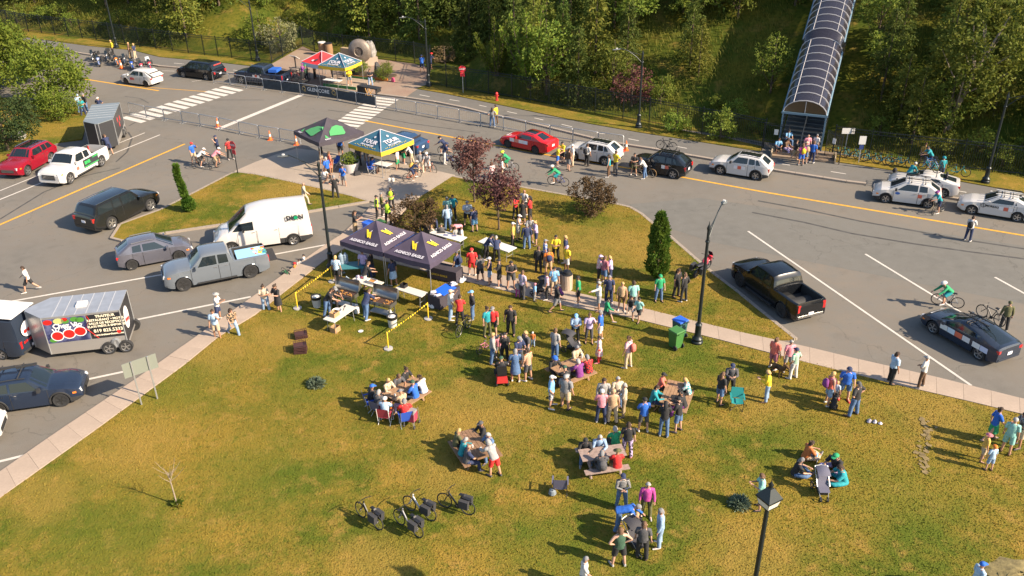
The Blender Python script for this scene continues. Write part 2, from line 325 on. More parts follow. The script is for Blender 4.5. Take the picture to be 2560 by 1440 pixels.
for a, b, wd in [((0, 477), (362, 332), .12), ((-20, 507), (400, 337), .14), ((-150, 785), (415, 685), .15), ((600, 652), (815, 612), .15), ((60, 856), (627, 742), .16), ((100, 974), (377, 915), .16), ((-100, 1178), (60, 1139), .16),
                 ((1870, 578), (2428, 964), .14), ((2163, 635), (2545, 868), .14), ((2487, 693), (2750, 838), .14), ((545, 323), (755, 237), .55), ((405, 177), (436, 178), .1), ((480, 204), (505, 200), .1)]:
    line('white_line', a, b, wd, WPT)
for a, b in [((435, 158), (460, 160)), ((583, 175), (600, 178)), ((1049, 237), (1074, 242)), ((1124, 249), (1149, 253)), ((1198, 263), (1216, 267)), ((1268, 279), (1292, 284)), ((1336, 295), (1358, 300)), ((1404, 311), (1430, 317)), ((1490, 332), (1512, 335)), ((1571, 347), (1597, 352)), ((1690, 366), (1717, 371)), ((1942, 408), (1975, 413)), ((2077, 429), (2115, 435)), ((2220, 450), (2260, 457)), ((2374, 474), (2416, 481))]:
    line('path_dash', a, b, .11, WPT, .0085)
def crosswalk(near, far, n, ax, wd):
    root = thing('crosswalk', None, None, kind='structure'); a = G(*near); b = G(*far); e = G(near[0]+ax[0], near[1]+ax[1])-a
    for i in range(n):
        c = a.lerp(b, i/(n-1)); d = e.normalized(); q = Vector((-d.y, d.x, 0))*wd/2; h = e*random.uniform(.96, 1.03)
        s = MB(); s.add([tuple((p)[:2])+(.0078,) for p in (-h-q, h-q, h+q, -h+q)], [(0, 1, 2, 3)]); o = s.build('stripe', WPT, root); o.location = (c.x, c.y, 0)
crosswalk((334, 299), (578, 222), 13, (26, 6.5), .62); crosswalk((856, 319), (963, 247), 12, (33, 4.6), .5)
TIRE = mat('tyre_marks', (.05, .048, .046), .8, var=.35, scale=2)
for pts, wd in [([(1895, 502), (2010, 523), (2150, 553), (2290, 578), (2420, 601), (2600, 628)], .2), ([(1880, 531), (2010, 556), (2130, 584), (2280, 609), (2420, 629), (2620, 655)], .2), ([(0, 548), (110, 480), (210, 440), (300, 420)], .14), ([(322, 315), (370, 288), (440, 262), (530, 250), (660, 250)], .12), ([(320, 330), (330, 345), (318, 380), (290, 405)], .14), ([(312, 241), (350, 246), (372, 258)], .1), ([(820, 275), (900, 285), (1030, 309), (1200, 332)], .11)]:
    poly_line('tyre_mark', pts, wd, TIRE, .006)
# brick forecourt by the monument
m, t, bs = nodemat('paving_brick'); bs.inputs['Roughness'].default_value = .9
tc = t.nodes.new('ShaderNodeTexCoord'); br = t.nodes.new('ShaderNodeTexBrick'); br.inputs['Scale'].default_value = 4; br.inputs['Color1'].default_value = (.27, .165, .115, 1); br.inputs['Color2'].default_value = (.22, .14, .10, 1); br.inputs['Mortar'].default_value = (.15, .12, .1, 1); br.inputs['Mortar Size'].default_value = .03
t.links.new(tc.outputs['Object'], br.inputs['Vector']); c = mixcol(t, noisefac(t, .4, .35, .7), br.outputs[0], (.25, .19, .14)); t.links.new(c, bs.inputs['Base Color']); BRK = m
sheet('forecourt', P([(940, 236), (1012, 245), (1046, 222), (1068, 214), (1078, 172), (1037, 160), (940, 148), (787, 131), (757, 116), (680, 160), (640, 168), (640, 190), (740, 205), (850, 225)]), .03, BRK)
# blades of grass on the lawns
def inside(pts, poly):
    poly = np.array(poly); x, y = pts[:, 0], pts[:, 1]; r = np.zeros(len(pts), bool); j = len(poly)-1
    for i in range(len(poly)):
        xi, yi = poly[i]; xj, yj = poly[j]; c = ((yi > y) != (yj > y)) & (x < (xj-xi)*(y-yi)/(yj-yi+1e-12)+xi); r ^= c; j = i
    return r
def quads(name, V, F, m, parent=None, smooth=False):
    "mesh from numpy arrays; F holds equal-length faces"
    me = bpy.data.meshes.new(name); n, k = F.shape; me.vertices.add(len(V)); me.vertices.foreach_set('co', V.astype(np.float32).ravel())
    me.loops.add(n*k); me.loops.foreach_set('vertex_index', F.astype(np.int32).ravel()); me.polygons.add(n); me.polygons.foreach_set('loop_start', np.arange(0, n*k, k, dtype=np.int32))
    if smooth: me.polygons.foreach_set('use_smooth', np.ones(n, bool))
    me.materials.append(m); me.update(calc_edges=True); return me
def tufts(polys, dens, h, wd, z, name, m, clipy=None):
    out = []
    for poly in polys:
        q = np.array(poly); lo, hi = q.min(0), q.max(0); lo = np.maximum(lo, (-24, 19)); hi = np.minimum(hi, (27, 62)); n = int((hi-lo).prod()*dens)
        p = RNG.uniform(lo, hi, (n, 2)); k = inside(p, poly); p = p[k]; d = p[:, 1]*.88+CAMH*.48; p = p[(np.abs(p[:, 0]) < d*.62)]; out.append(p)
    p = np.concatenate(out); n = len(p); a = RNG.uniform(0, 6.28, n); hh = h*RNG.uniform(.6, 1.3, n); ln = RNG.normal(0, .5, (n, 2))*hh[:, None]
    dx = np.stack([np.cos(a), np.sin(a)], 1)*wd*RNG.uniform(.6, 1.3, n)[:, None]
    V = np.zeros((n, 3, 3)); V[:, 0, :2] = p-dx; V[:, 1, :2] = p+dx; V[:, 2, :2] = p+ln; V[:, :2, 2] = z; V[:, 2, 2] = z+hh
    return tag(link(name, quads(name, V.reshape(-1, 3), np.arange(n*3).reshape(-1, 3), m)), 'short dry grass covering the park lawns', 'grass', kind='stuff')
tufts([lawn_main, lawn_tri, lawn_isl], 95, .05, .022, Z, 'grass', BLADE)

# ================= trees and shrubs
def leafmat(name, a, b_, c=None, tr=.38):
    m, t, bs = nodemat(name); bs.inputs['Roughness'].default_value = .75; bs.inputs['Specular IOR Level'].default_value = .2
    oi = t.nodes.new('ShaderNodeObjectInfo'); f = noisefac(t, 1.6, .35, .65, 3)
    col = mixcol(t, f, a, b_); r = t.nodes.new('ShaderNodeHueSaturation'); t.links.new(col, r.inputs['Color'])
    mr = t.nodes.new('ShaderNodeMapRange'); mr.inputs[3].default_value = .72; mr.inputs[4].default_value = 1.25; t.links.new(oi.outputs['Random'], mr.inputs[0]); t.links.new(mr.outputs[0], r.inputs['Value'])
    mh = t.nodes.new('ShaderNodeMapRange'); mh.inputs[3].default_value = .485; mh.inputs[4].default_value = .515; t.links.new(oi.outputs['Random'], mh.inputs[0]); t.links.new(mh.outputs[0], r.inputs['Hue'])
    t.links.new(r.outputs[0], bs.inputs['Base Color']); td = t.nodes.new('ShaderNodeBsdfTranslucent'); t.links.new(r.outputs[0], td.inputs[0])
    mx = t.nodes.new('ShaderNodeMixShader'); mx.inputs[0].default_value = tr; out = t.nodes['Material Output']
    t.links.new(bs.outputs[0], mx.inputs[1]); t.links.new(td.outputs[0], mx.inputs[2]); t.links.new(mx.outputs[0], out.inputs[0]); return m
LEAF = {'spruce': leafmat('spruce_needles', (.056, .092, .018), (.135, .162, .030)), 'larch': leafmat('larch_needles', (.105, .140, .022), (.22, .215, .034)), 'decid': leafmat('green_leaves', (.086, .135, .020), (.20, .225, .034)),
        'bright': leafmat('bright_leaves', (.085, .142, .016), (.185, .225, .030)), 'silver': leafmat('silver_leaves', (.14, .15, .075), (.24, .24, .12)), 'purple': leafmat('purple_leaves', (.085, .036, .038), (.165, .080, .068), tr=.2),
        'brown': leafmat('bronze_leaves', (.075, .052, .024), (.135, .092, .040), tr=.2), 'cedar': leafmat('cedar_sprays', (.05, .11, .013), (.12, .175, .024)), 'blue': leafmat('blue_spruce_needles', (.10, .15, .10), (.20, .25, .17)), 'yew': leafmat('dark_needles', (.022, .038, .012), (.05, .066, .018)), 'red': leafmat('plum_leaves', (.09, .03, .035), (.19, .085, .075)), 'tan': leafmat('dry_shrub_leaves', (.20, .15, .07), (.28, .21, .10))}
BARK = mat('tree_bark', (.085, .06, .04), .9, var=.35, scale=12, bump=.5); PALEBARK = mat('pale_bark', (.24, .19, .14), .9, var=.3, scale=10)
def norm(a): return a/(np.linalg.norm(a, axis=-1, keepdims=True)+1e-9)
def leafquads(P_, D, L, W_, name, m, droop=0):
    "one four-cornered leaf per row: base P_, direction D, length L, width W_"
    n = len(P_); D = norm(D); S = norm(np.cross(D, RNG.normal(size=(n, 3)))); L = np.broadcast_to(L, (n,))[:, None]; W_ = np.broadcast_to(W_, (n,))[:, None]
    V = np.stack([P_, P_+D*L*.45+S*W_*.5, P_+D*L, P_+D*L*.5-S*W_*.5], 1); V[:, 2, 2] -= droop*L[:, 0]
    return quads(name, V.reshape(-1, 3), np.arange(n*4).reshape(-1, 4), m)
def conifer_leaves(H, R, nb, per, seed, base=.08, droop=.25, up=0, lsz=.34, gap=.25):
    g = np.random.default_rng(seed); t = g.beta(1.05, 1.5, nb); z = H*(base+(1-base)*t); a = g.uniform(0, 6.283, nb)
    prof = (1-t)**.82*(1+.18*np.sin(t*38+seed)); lobe = 1+.22*np.sin(a*3+seed)+.12*np.sin(a*5+t*9); rl = R*prof*lobe*g.uniform(.62, 1.1, nb)+.12
    out = np.stack([np.cos(a), np.sin(a), np.zeros(nb)], 1); s = np.sqrt(np.linspace(gap**2, 1, per)); Pp = []; Dd = []
    for k in range(per):
        r = rl*s[k]; q = out*r[:, None]; q[:, 2] = z + up*r - droop*r*s[k] + g.normal(0, .05, nb); q += g.normal(0, .07, (nb, 3)); Pp.append(q); d = out*.9 + g.normal(0, .55, (nb, 3)); d[:, 2] += up-.2-droop*.6; Dd.append(d)
    return np.concatenate(Pp), np.concatenate(Dd), lsz
def blob_leaves(centres, radii, per, seed, squash=.85):
    g = np.random.default_rng(seed); Pp = []; Dd = []
    for c, r in zip(centres, radii):
        v = norm(g.normal(size=(per, 3))); rr = r*g.uniform(.25, 1, per)**.5; q = v*rr[:, None]; q[:, 2] *= squash; Pp.append(np.array(c)+q); d = v+g.normal(0, .7, (per, 3)); d[:, 2] -= .15; Dd.append(d)
    return np.concatenate(Pp), np.concatenate(Dd)
def limb_trunk(H, r0, limbs, seed, lean=(0, 0), m=BARK, top=.95):
    g = random.Random(seed); b = MB(); pts = [Vector((lean[0]*(k/6)**1.3+g.uniform(-.06, .06)*k/6, lean[1]*(k/6)**1.3+g.uniform(-.06, .06)*k/6, H*top*k/6)) for k in range(7)]
    b.tube(pts, [r0*(1-.82*k/6) for k in range(7)], 7)
    for c in limbs:
        c = Vector(c); k = min(5, max(1, int((c.z/H-.22)*6))); p = pts[k]; mid = p.lerp(c, .5)+Vector((0, 0, -.06*(c-p).length)); b.tube([p, mid, c], [r0*.38, r0*.2, r0*.07], 5)
    return b.mesh('trunk', m, 60)
PROTO = {}
def mkconifer(key, H, R, nb, per, seed, leaf, **k):
    lsz = k.get('lsz', .34); Pp, Dd, _ = conifer_leaves(H, R, nb, per, seed, **k); cr = leafquads(Pp, Dd, lsz*np.random.default_rng(seed).uniform(.7, 1.3, len(Pp)), lsz*.42, 'crown', LEAF[leaf], .1)
    b = MB(); b.tube([(0, 0, -.6), (.03, .02, H*.5), (0, 0, H*.97)], [.15, .09, .015], 6); PROTO[key] = (cr, b.mesh('trunk', BARK, 60))
def mkdecid(key, H, R, n, per, seed, leaf, lsz=.2, low=.25, lean=(0, 0), bark=BARK, r0=.14, squash=1.0, pow_=.5, rad=(.5, .95)):
    g = np.random.default_rng(seed); v = norm(g.normal(size=(n, 3))); rr = g.uniform(.2, 1, n)**pow_; c = v*rr[:, None]; zz = c[:, 2]; f = (zz+1)/2; c[:, 0] *= R; c[:, 1] *= R; c[:, 2] = H*low+f*H*(1-low)*.94
    c[:, 0] += lean[0]*f**1.2; c[:, 1] += lean[1]*f**1.2; rad_ = g.uniform(rad[0], rad[1], n)*R*.34*squash
    Pp, Dd = blob_leaves(c, rad_, per, seed+1); cr = leafquads(Pp, Dd, lsz*g.uniform(.7, 1.4, len(Pp)), lsz*.62, 'crown', LEAF[leaf])
    PROTO[key] = (cr, limb_trunk(H, r0, [tuple(x) for x in c[g.permutation(n)[:14]]], seed, lean, bark))
for i in range(4): mkconifer(f'spruce{i}', 8.5+i*.6, 2.1+.15*i, 260, 10, 11+i, 'spruce', droop=.3-.05*i)
for i in range(3): mkconifer(f'larch{i}', 8+i*.8, 2.0+.2*i, 200, 9, 31+i, 'larch', droop=.05, up=.1, lsz=.38, gap=.2)
for i in range(4): mkdecid(f'decid{i}', 6.5+i*.5, 2.4, 46, 46, 51+i, 'decid', .27, .12)
mkdecid('bright0', 6, 2.2, 40, 46, 71, 'bright', .26, .1); mkdecid('silver0', 4.2, 2.3, 36, 50, 72, 'silver', .22, .05); mkdecid('red0', 4, 1.8, 30, 46, 73, 'red', .22, .05); mkdecid('tan0', 2.2, 1.3, 22, 44, 74, 'tan', .16, .02)
for i in range(3): mkdecid(f'shrub{i}', 2.4+.4*i, 1.5, 26, 42, 81+i, 'decid', .2, .02, r0=.05)
def plant(key, name, label, cat, x, y, z, s=1.0, rz=None, group=None, sz=None):
    t = thing(name, label, cat, (x, y, z), random.uniform(0, 6.28) if rz is None else rz, group); t.scale = (s, s, sz or s)
    link('crown', PROTO[key][0], t); link('trunk', PROTO[key][1], t); return t
def on_hill(px, py):
    "where the view through a photo point meets the slope"
    o = Vector((0, 0, CAMH)); d = (G(px, py, -100)-o).normalized(); s = 55.0
    while s < 300:
        p = o+d*s
        if p.z <= hill(p.x, p.y): return Vector((p.x, p.y, hill(p.x, p.y)))
        s += .15
    return p
# individual trees that stand out
def wood(key, name, label, px, py, s, sz=None, rz=None, group=None):
    p = on_hill(px, py); return plant(key, name, label, 'shrub' if 'shrub' in name else 'tree', p.x, p.y, p.z-.15, s, rz, group, sz)
# plume-shaped bright poplar: upright feathery branches
g_ = np.random.default_rng(5); Pp = []; Dd = []; lb = MB()
for k in range(17):
    a = g_.uniform(0, 6.28); tilt = g_.uniform(.1, .55); L = g_.uniform(3.8, 7.2)*(1-.35*tilt); b0 = np.array((math.cos(a)*.25, math.sin(a)*.25, .6)); tip = b0+np.array((math.cos(a)*math.sin(tilt), math.sin(a)*math.sin(tilt), math.cos(tilt)))*L
    lb.tube([tuple(b0), tuple((b0+tip)/2), tuple(tip)], [.07, .045, .01], 5); n = 230; t_ = g_.uniform(.12, 1, n); q = b0+(tip-b0)*t_[:, None]; rad = .50*(1-t_*.75)+.08; v = norm(g_.normal(size=(n, 3))); Pp.append(q+v*rad[:, None]*g_.uniform(.2, 1, (n, 1))); Dd.append(v*.8+np.array((0, 0, .9)))
Pp = np.concatenate(Pp); PROTO['plume'] = (leafquads(Pp, np.concatenate(Dd), .28*g_.uniform(.7, 1.3, len(Pp)), .13, 'crown', LEAF['bright']), lb.mesh('trunk', BARK, 60))
wood('plume', 'tree', 'bright yellow-green tree with upright feathery plumes behind the fence', 1325, 232, 1.12, rz=.4); wood('plume', 'tree', 'lower bright feathery tree beside the upright plumed one', 1240, 200, .8, rz=2.4)
wood('silver0', 'shrub', 'silvery green shrub overhanging the fence left of the monument', 705, 130, 1.0); wood('bright0', 'tree', 'broad light green bush in front of the silvery shrub', 655, 120, .8); wood('red0', 'shrub', 'dark red-purple shrub on the slope behind a lamp post', 1578, 268, 1.0); wood('tan0', 'shrub', 'dry tan bush at the fence beside the forecourt', 1112, 160, 1.0)
wood('shrub0', 'shrub', 'flowering green shrub poking over the black fence', 1690, 330, .9); wood('shrub1', 'shrub', 'white-flowered shrub by the fence left of the stair shelter', 1800, 350, 1.0); wood('decid1', 'tree', 'leafy tree climbing beside the stair shelter left wall', 1925, 235, .75); wood('larch1', 'tree', 'slim pale larch standing at the edge of the grassy clearing', 1745, 195, .62)
# the big wind-bent tree right of the stairs
gb = np.random.default_rng(9); cs = []; 
for k in range(62):
    f = gb.uniform(.16, 1); a = gb.uniform(0, 6.28); rr = 3.3*math.sqrt(max(.1, 1-(2*f-1.05)**2))*gb.uniform(.25, 1)**.5; cs.append((2.6*f**1.1+rr*math.cos(a), rr*math.sin(a), 1.6+f*8.0))
Pp, Dd = blob_leaves(cs, gb.uniform(.55, 1.05, 62), 84, 10); bc = leafquads(Pp, Dd+np.array((-.5, 0, .1)), .30*gb.uniform(.7, 1.3, len(Pp)), .19, 'crown', LEAF['decid']); PROTO['bent'] = (bc, limb_trunk(9.2, .26, cs[::5], 3, (2.7, .0), PALEBARK))
p = on_hill(2368, 322); plant('bent', 'tree', 'large wind-bent tree with pale leaning trunk right of the stairs', 'tree', p.x, p.y, p.z-.1, 1.0, 0)
# the wood itself
taken = []
def free(x, y, r):
    for a, b_, c in taken:
        if (a-x)**2+(b_-y)**2 < (r+c)**2*.25*4*.3: return False
    return True
STAIR0 = G(1997, 392); stair_dir = Vector((.399, .917, 0))
def in_clear(x, y):
    d = Vector((x, y, 0))-STAIR0; s = d.dot(stair_dir); q = d.x*stair_dir.y-d.y*stair_dir.x
    if -4 < s < 60 and abs(q) < 3.6: return True
    return False
KINDS = [('spruce', 4, 'spruce_tree', 'dark green spruce', 'dark green spruce in the wood on the slope behind the fence', 'spruces on the slope'), ('larch', 3, 'larch_tree', 'yellow-green larch', 'yellow-green larch in the wood on the slope behind the fence', 'larches on the slope'), ('decid', 4, 'leafy_tree', 'round leafy tree', 'round leafy tree in the wood on the slope behind the fence', 'leafy trees on the slope')]
clear = [on_hill(1650, 150), on_hill(1740, 230), on_hill(1880, 170), on_hill(1880, 280), on_hill(1560, 120), on_hill(2260, 60), on_hill(2180, 20), on_hill(1800, 320), on_hill(1930, 60)]
cr_ = [2.4, 3.2, 3.8, 4.4, 1.2, 3.6, 2, 3.0, 2.5]
cnt = 0
for _ in range(26000):
    u = RNG.uniform(-45, 150); v = 1.8+32*RNG.uniform(0, 1)**1.15; q = F0+FU*u+FV*v
    if u < 28 and v < 5.5: continue
    if 34 < u < 76 and v < 12: continue
    dpt = q.y*math.cos(PITCH)+CAMH*.48
    if abs(q.x) > dpt*.66: continue
    if in_clear(q.x, q.y) or any((q.x-c.x)**2+(q.y-c.y)**2 < r*r for c, r in zip(clear, cr_)): continue
    s = RNG.uniform(.62, 1.15) if u > 34 else RNG.uniform(.85, 1.25)
    if not free(q.x, q.y, (2.05 if u > 34 else 1.5)*s): continue
    if cnt >= 400: break
    taken.append((q.x, q.y, (2.05 if u > 34 else 1.5)*s)); cnt += 1
    k = KINDS[RNG.choice(3, p=(.42, .30, .28))]; i = int(RNG.integers(k[1]))
    where = 'left of the monument forecourt' if u < 34 else 'behind the monument forecourt' if u < 74 else 'between forecourt and covered stair' if u < 108 else 'around and right of the covered stair'; row = 'front row at the fence' if v < 9 else 'middle of the slope' if v < 19 else 'high on the slope'; tall = 'tall ' if s > .97 else 'small ' if s < .74 else ''; plant(f'{k[0]}{i}', k[2], f'{tall}{k[3]}, {row}, {where}', 'tree', q.x, q.y, hill(q.x, q.y)-.1, s, group=f'{tall}{k[5]}, {row}, {where}')
# bushes along the fence
cnt = 0
for _ in range(600):
    u = RNG.uniform(-5, 132); v = RNG.uniform(.9, 3.2); q = F0+FU*u+FV*v
    if 33 < u < 80: v += 9.5; q = F0+FU*u+FV*v
    if u < 34 and RNG.uniform() < .8: continue
    if in_clear(q.x, q.y) or any((q.x-c.x)**2+(q.y-c.y)**2 < 1.7**2 for c in [on_hill(1640, 300), on_hill(1560, 285), on_hill(2180, 395), on_hill(2300, 410), on_hill(960, 130), on_hill(850, 120)]) or not free(q.x, q.y, 1.7): continue
    taken.append((q.x, q.y, 1.5)); cnt += 1; wh = 'left of the forecourt' if u < 34 else 'behind the forecourt' if u < 80 else 'between forecourt and stair' if u < 108 else 'right of the stair'; plant(f'shrub{cnt%3}', 'shrub', f'leafy green bush just behind the black fence, {wh}', 'shrub', q.x, q.y, hill(q.x, q.y)-.1, RNG.uniform(.5, .95), group=f'bushes behind the fence, {wh}')
    if cnt > 34: break
# tall grass on the slope
n = 90000; u = RNG.uniform(-45, 150, n); v = RNG.uniform(.6, 30, n)**1.0; base = np.array(F0)+u[:, None]*np.array(FU)+v[:, None]*np.array(FV)
keep = (np.abs(base[:, 0]) < (base[:, 1]*.88+11)*.64) & ~((u > 33) & (u < 80) & (v < 10.2)); base = base[keep]; base = np.array([p for p in base if not in_clear(p[0], p[1])]); base[:, 2] = [hill(p[0], p[1])-.02 for p in base]; n = len(base)
D = np.stack([RNG.normal(-.25, .3, n), RNG.normal(.1, .3, n), np.ones(n)], 1); TALL = leafmat('tall_grass', (.075, .095, .014), (.17, .15, .028), tr=.35)
tag(link('tall_grass', leafquads(base, D, RNG.uniform(.35, .8, n), .07, 'tall_grass', TALL)), 'tall unmown grass covering the slope', 'grass', kind='stuff')
# park trees
def park(key, name, label, px, py, s=1.0, rz=None, cat='tree', z=Z): p = G(px, py, z); return plant(key, name, label, cat, p.x, p.y, z, s, rz)
mkdecid('plum', 4.9, 1.85, 56, 70, 91, 'purple', .165, .36, r0=.075, pow_=.7, rad=(.35, .85)); mkdecid('plum2', 4.3, 1.55, 46, 70, 92, 'purple', .16, .4, r0=.07, pow_=.7, rad=(.4, .9)); mkdecid('bronze', 3.0, 1.65, 52, 76, 93, 'brown', .14, .10, r0=.07, pow_=.45, rad=(.35, .75)); mkdecid('bronze2', 2.9, 1.55, 52, 76, 94, 'brown', .14, .10, r0=.07, pow_=.45, rad=(.35, .75))
park('plum', 'plum_tree', 'taller purple-leaved plum tree at the road end of the triangle lawn', 1186, 505, 1.0, .5); park('plum2', 'plum_tree', 'purple-leaved plum tree with bare pale stem on the triangle lawn', 1247, 574, 1.0, 2.0)
park('bronze', 'bronze_bush', 'bronze-leaved bush beside the tent and the safety-vest group', 1040, 592, .92, 1, 'bush'); park('bronze2', 'bronze_bush', 'lone bronze-leaved bush by the kerb of the main road', 1480, 540, .98, 0, 'bush')
gc = np.random.default_rng(15)
def column(name, label, px, py, H, R, tilt, seed, wav=0):
    g = np.random.default_rng(seed); n = 5200; z = H*g.uniform(.02, 1, n)**.95; f = z/H; a = g.uniform(0, 6.28, n); r = R*np.clip(np.minimum(f*5, 1)*(1-f**2.2)**.6+.08, 0, 1)*(1+.16*np.sin(a*4+z*3)+.14*np.sin(a*7-z*5.3)+.12*np.sin(z*6.1+a))*g.uniform(.45, 1.08, n)**.5
    if wav: r = np.where(f < .27, .36*np.sqrt(np.clip(1-((f-.12)/.17)**2, .1, 1)), .155*(1+.35*np.sin(z*4.1+a))*(1-.5*f**4))*g.uniform(.4, 1.1, n)**.5
    q = np.stack([r*np.cos(a)+tilt*f*H+wav*.05*np.sin(z*2.4), r*np.sin(a), z], 1); d = np.stack([np.cos(a)*.7, np.sin(a)*.7, np.ones(n)], 1)+g.normal(0, .45, (n, 3))
    t = thing(name, label, 'tree', G(px, py, Z)); link('crown', leafquads(q, d, .20*g.uniform(.6, 1.3, n), .1, 'crown', LEAF['cedar']), t); b = MB(); b.tube([(0, 0, -.1), (tilt*H*.5, 0, H*.5), (tilt*H*.95, 0, H*.95)], [.07, .05, .01], 6); b.build('trunk', BARK, t, 60)
column('cedar_tree', 'dense columnar green cedar near the kerb of the triangle lawn', 1642, 700, 4.15, .54, .0, 2); column('cedar_tree', 'thin straggly leaning cedar on the small lawn island', 475, 527, 3.3, .34, -.13, 3, 1)
def dwarf(label, px, py, s, leaf, seed):
    g = np.random.default_rng(seed); n = 900; a = g.uniform(0, 6.28, n); e = g.uniform(.05, 1.2, n); L = g.uniform(.2, 1, n)*s; d = np.stack([np.cos(a)*np.cos(e), np.sin(a)*np.cos(e), np.sin(e)*.75], 1)
    t = thing('dwarf_spruce', label, 'shrub', G(px, py, Z)); link('foliage', leafquads(d*L[:, None]*.8, d+g.normal(0, .35, (n, 3)), .16, .05, 'foliage', LEAF[leaf]), t); b = MB(); b.tube([(0, 0, -.05), (0, 0, s*.5)], [.03, .01], 5); b.build('stem', BARK, t)
dwarf('small blue-grey spruce alone on the open lawn', 790, 962, .5, 'blue', 4); dwarf('small dark green spruce beside the lantern post', 1848, 1262, .5, 'blue', 5)
# bare sapling with green shoots at its foot
t = thing('dead_sapling', 'bare pale sapling with green shoots at its foot', 'tree', G(443, 1262, Z)); b = MB(); b.tube([(0, 0, -.05), (-.02, 0, .9), (-.05, .02, 1.6)], [.032, .026, .016], 6); rs = random.Random(3)
for k in range(13):
    z = rs.uniform(1.0, 1.6); a = rs.uniform(0, 6.28); L = rs.uniform(.35, .95); e = rs.uniform(.3, 1.1); p0 = Vector((-.03, 0, z)); b.tube([p0, p0+Vector((math.cos(a)*math.cos(e), math.sin(a)*math.cos(e), math.sin(e)))*L*.5, p0+Vector((math.cos(a)*math.cos(e)*.9, math.sin(a)*math.cos(e)*.9, math.sin(e)*1.1))*L], [.012, .008, .003], 4)
b.build('trunk', PALEBARK, t); n = 160; d = norm(RNG.normal(size=(n, 3))+np.array((0, 0, .8))); link('shoots', leafquads(d*RNG.uniform(.03, .22, (n, 1)), d, .15, .07, 'shoots', LEAF['bright']), t)
# leafy corner at the upper left
mkdecid('corner', 5.2, 3.2, 76, 74, 95, 'bright', .25, .08, r0=.16); mkdecid('corner2', 4.4, 2.8, 60, 74, 96, 'bright', .24, .05, r0=.14); mkdecid('yewb', 4.6, 2.7, 60, 90, 97, 'yew', .2, .12, r0=.16, pow_=.4)
for k, lab, px, py, s in [('corner', 'leafy light green tree reaching over the road beside the parked motorcycles', 150, 268, 1.12), ('corner', 'tall light green tree at the picture corner behind the dark conifer', -10, 225, 1.35), ('corner2', 'low leafy bush where people stand beside the trailer', 150, 300, .62), ('corner2', 'bushy light green tree behind the leafy one', 60, 205, 1.1)]: park(k, 'leafy_tree', lab, px, py, s)
park('yewb', 'conifer_tree', 'dark round conifer with bare stems on the corner lawn', 20, 375, 1.02); park('shrub2', 'shrub', 'small grey-green bush under the dark conifer', 58, 340, .5, cat='shrub')

# ================= vehicles
m, t, bs = nodemat('car_glass'); bs.inputs['Base Color'].default_value = (.012, .018, .022, 1); bs.inputs['Roughness'].default_value = .04; bs.inputs['IOR'].default_value = 1.6; GLASS = m
LAMPW = mat('headlamp', (.55, .56, .58), .1, .2, coat=1); LAMPR = mat('tail_lamp', (.42, .012, .012), .15, coat=1); AMBER = mat('amber_lamp', (.7, .18, .02), .2, coat=1); CHROME = mat('chrome', (.6, .6, .6), .12, 1); ALLOY = mat('alloy', (.48, .47, .46), .3, .8); DKALLOY = mat('dark_alloy', (.05, .05, .05), .35, .6); CLAD = mat('cladding', (.022, .022, .023), .7); PLATE = mat('plate', (.7, .7, .75), .5); CARGO = mat('cargo_dark', (.03, .025, .03), .8)
WHEELS = {}
def wheel_meshes(R, W, dark):
    k = (R, W, dark)
    if k in WHEELS: return WHEELS[k]
    r = R*.66; b = MB(); b.lathe([(r, -W/2+.02), (R*.93, -W/2), (R, -W/2+.03), (R, W/2-.03), (R*.93, W/2), (r, W/2-.02)], axis='Y', n=24); tyre = b.mesh('tyre', RUBBER, 45)
    b = MB(); b.m = 1; b.lathe([(.01, W/2-.055), (r, W/2-.06), (r, W/2-.07)], axis='Y', n=20); b.m = 0; b.lathe([(r*.90, W/2-.03), (r, W/2-.012), (r*1.01, W/2-.05)], axis='Y', n=24)
    for i in range(5):
        for s in (-.13, .13):
            a = i*1.2566+s; b.box((math.cos(a)*r*.52, W/2-.028, math.sin(a)*r*.52), (r*.92, .03, r*.13), ry=-a)
    b.lathe([(r*.22, W/2-.05), (r*.2, W/2-.008), (.005, W/2-.004)], axis='Y', n=12); rim = b.mesh('rim', [DKALLOY if dark else ALLOY, CLAD], 40); WHEELS[k] = (tyre, rim); return WHEELS[k]
def add_wheel(parent, x, y, R, W, dark, flip):
    ty, ri = wheel_meshes(R, W, dark); o = link('wheel', ty, parent); o.location = (x, y, R); o.rotation_euler = (0, random.uniform(0, 1), math.pi if flip else 0); link('rim', ri, o); return o
def interp(pts, x): return float(np.interp(x, [p[0] for p in pts], [p[1] for p in pts]))
def patch(name, rows, m, parent, n=None, thick=0, smooth=60):
    "surface through rows of points"
    b = MB(); k = len(rows[0]); vs = [p for r in rows for p in r]; b.add(vs, [(i*k+j, i*k+j+1, (i+1)*k+j+1, (i+1)*k+j) for i in range(len(rows)-1) for j in range(k-1)]); return b.build(name, m, parent, smooth)
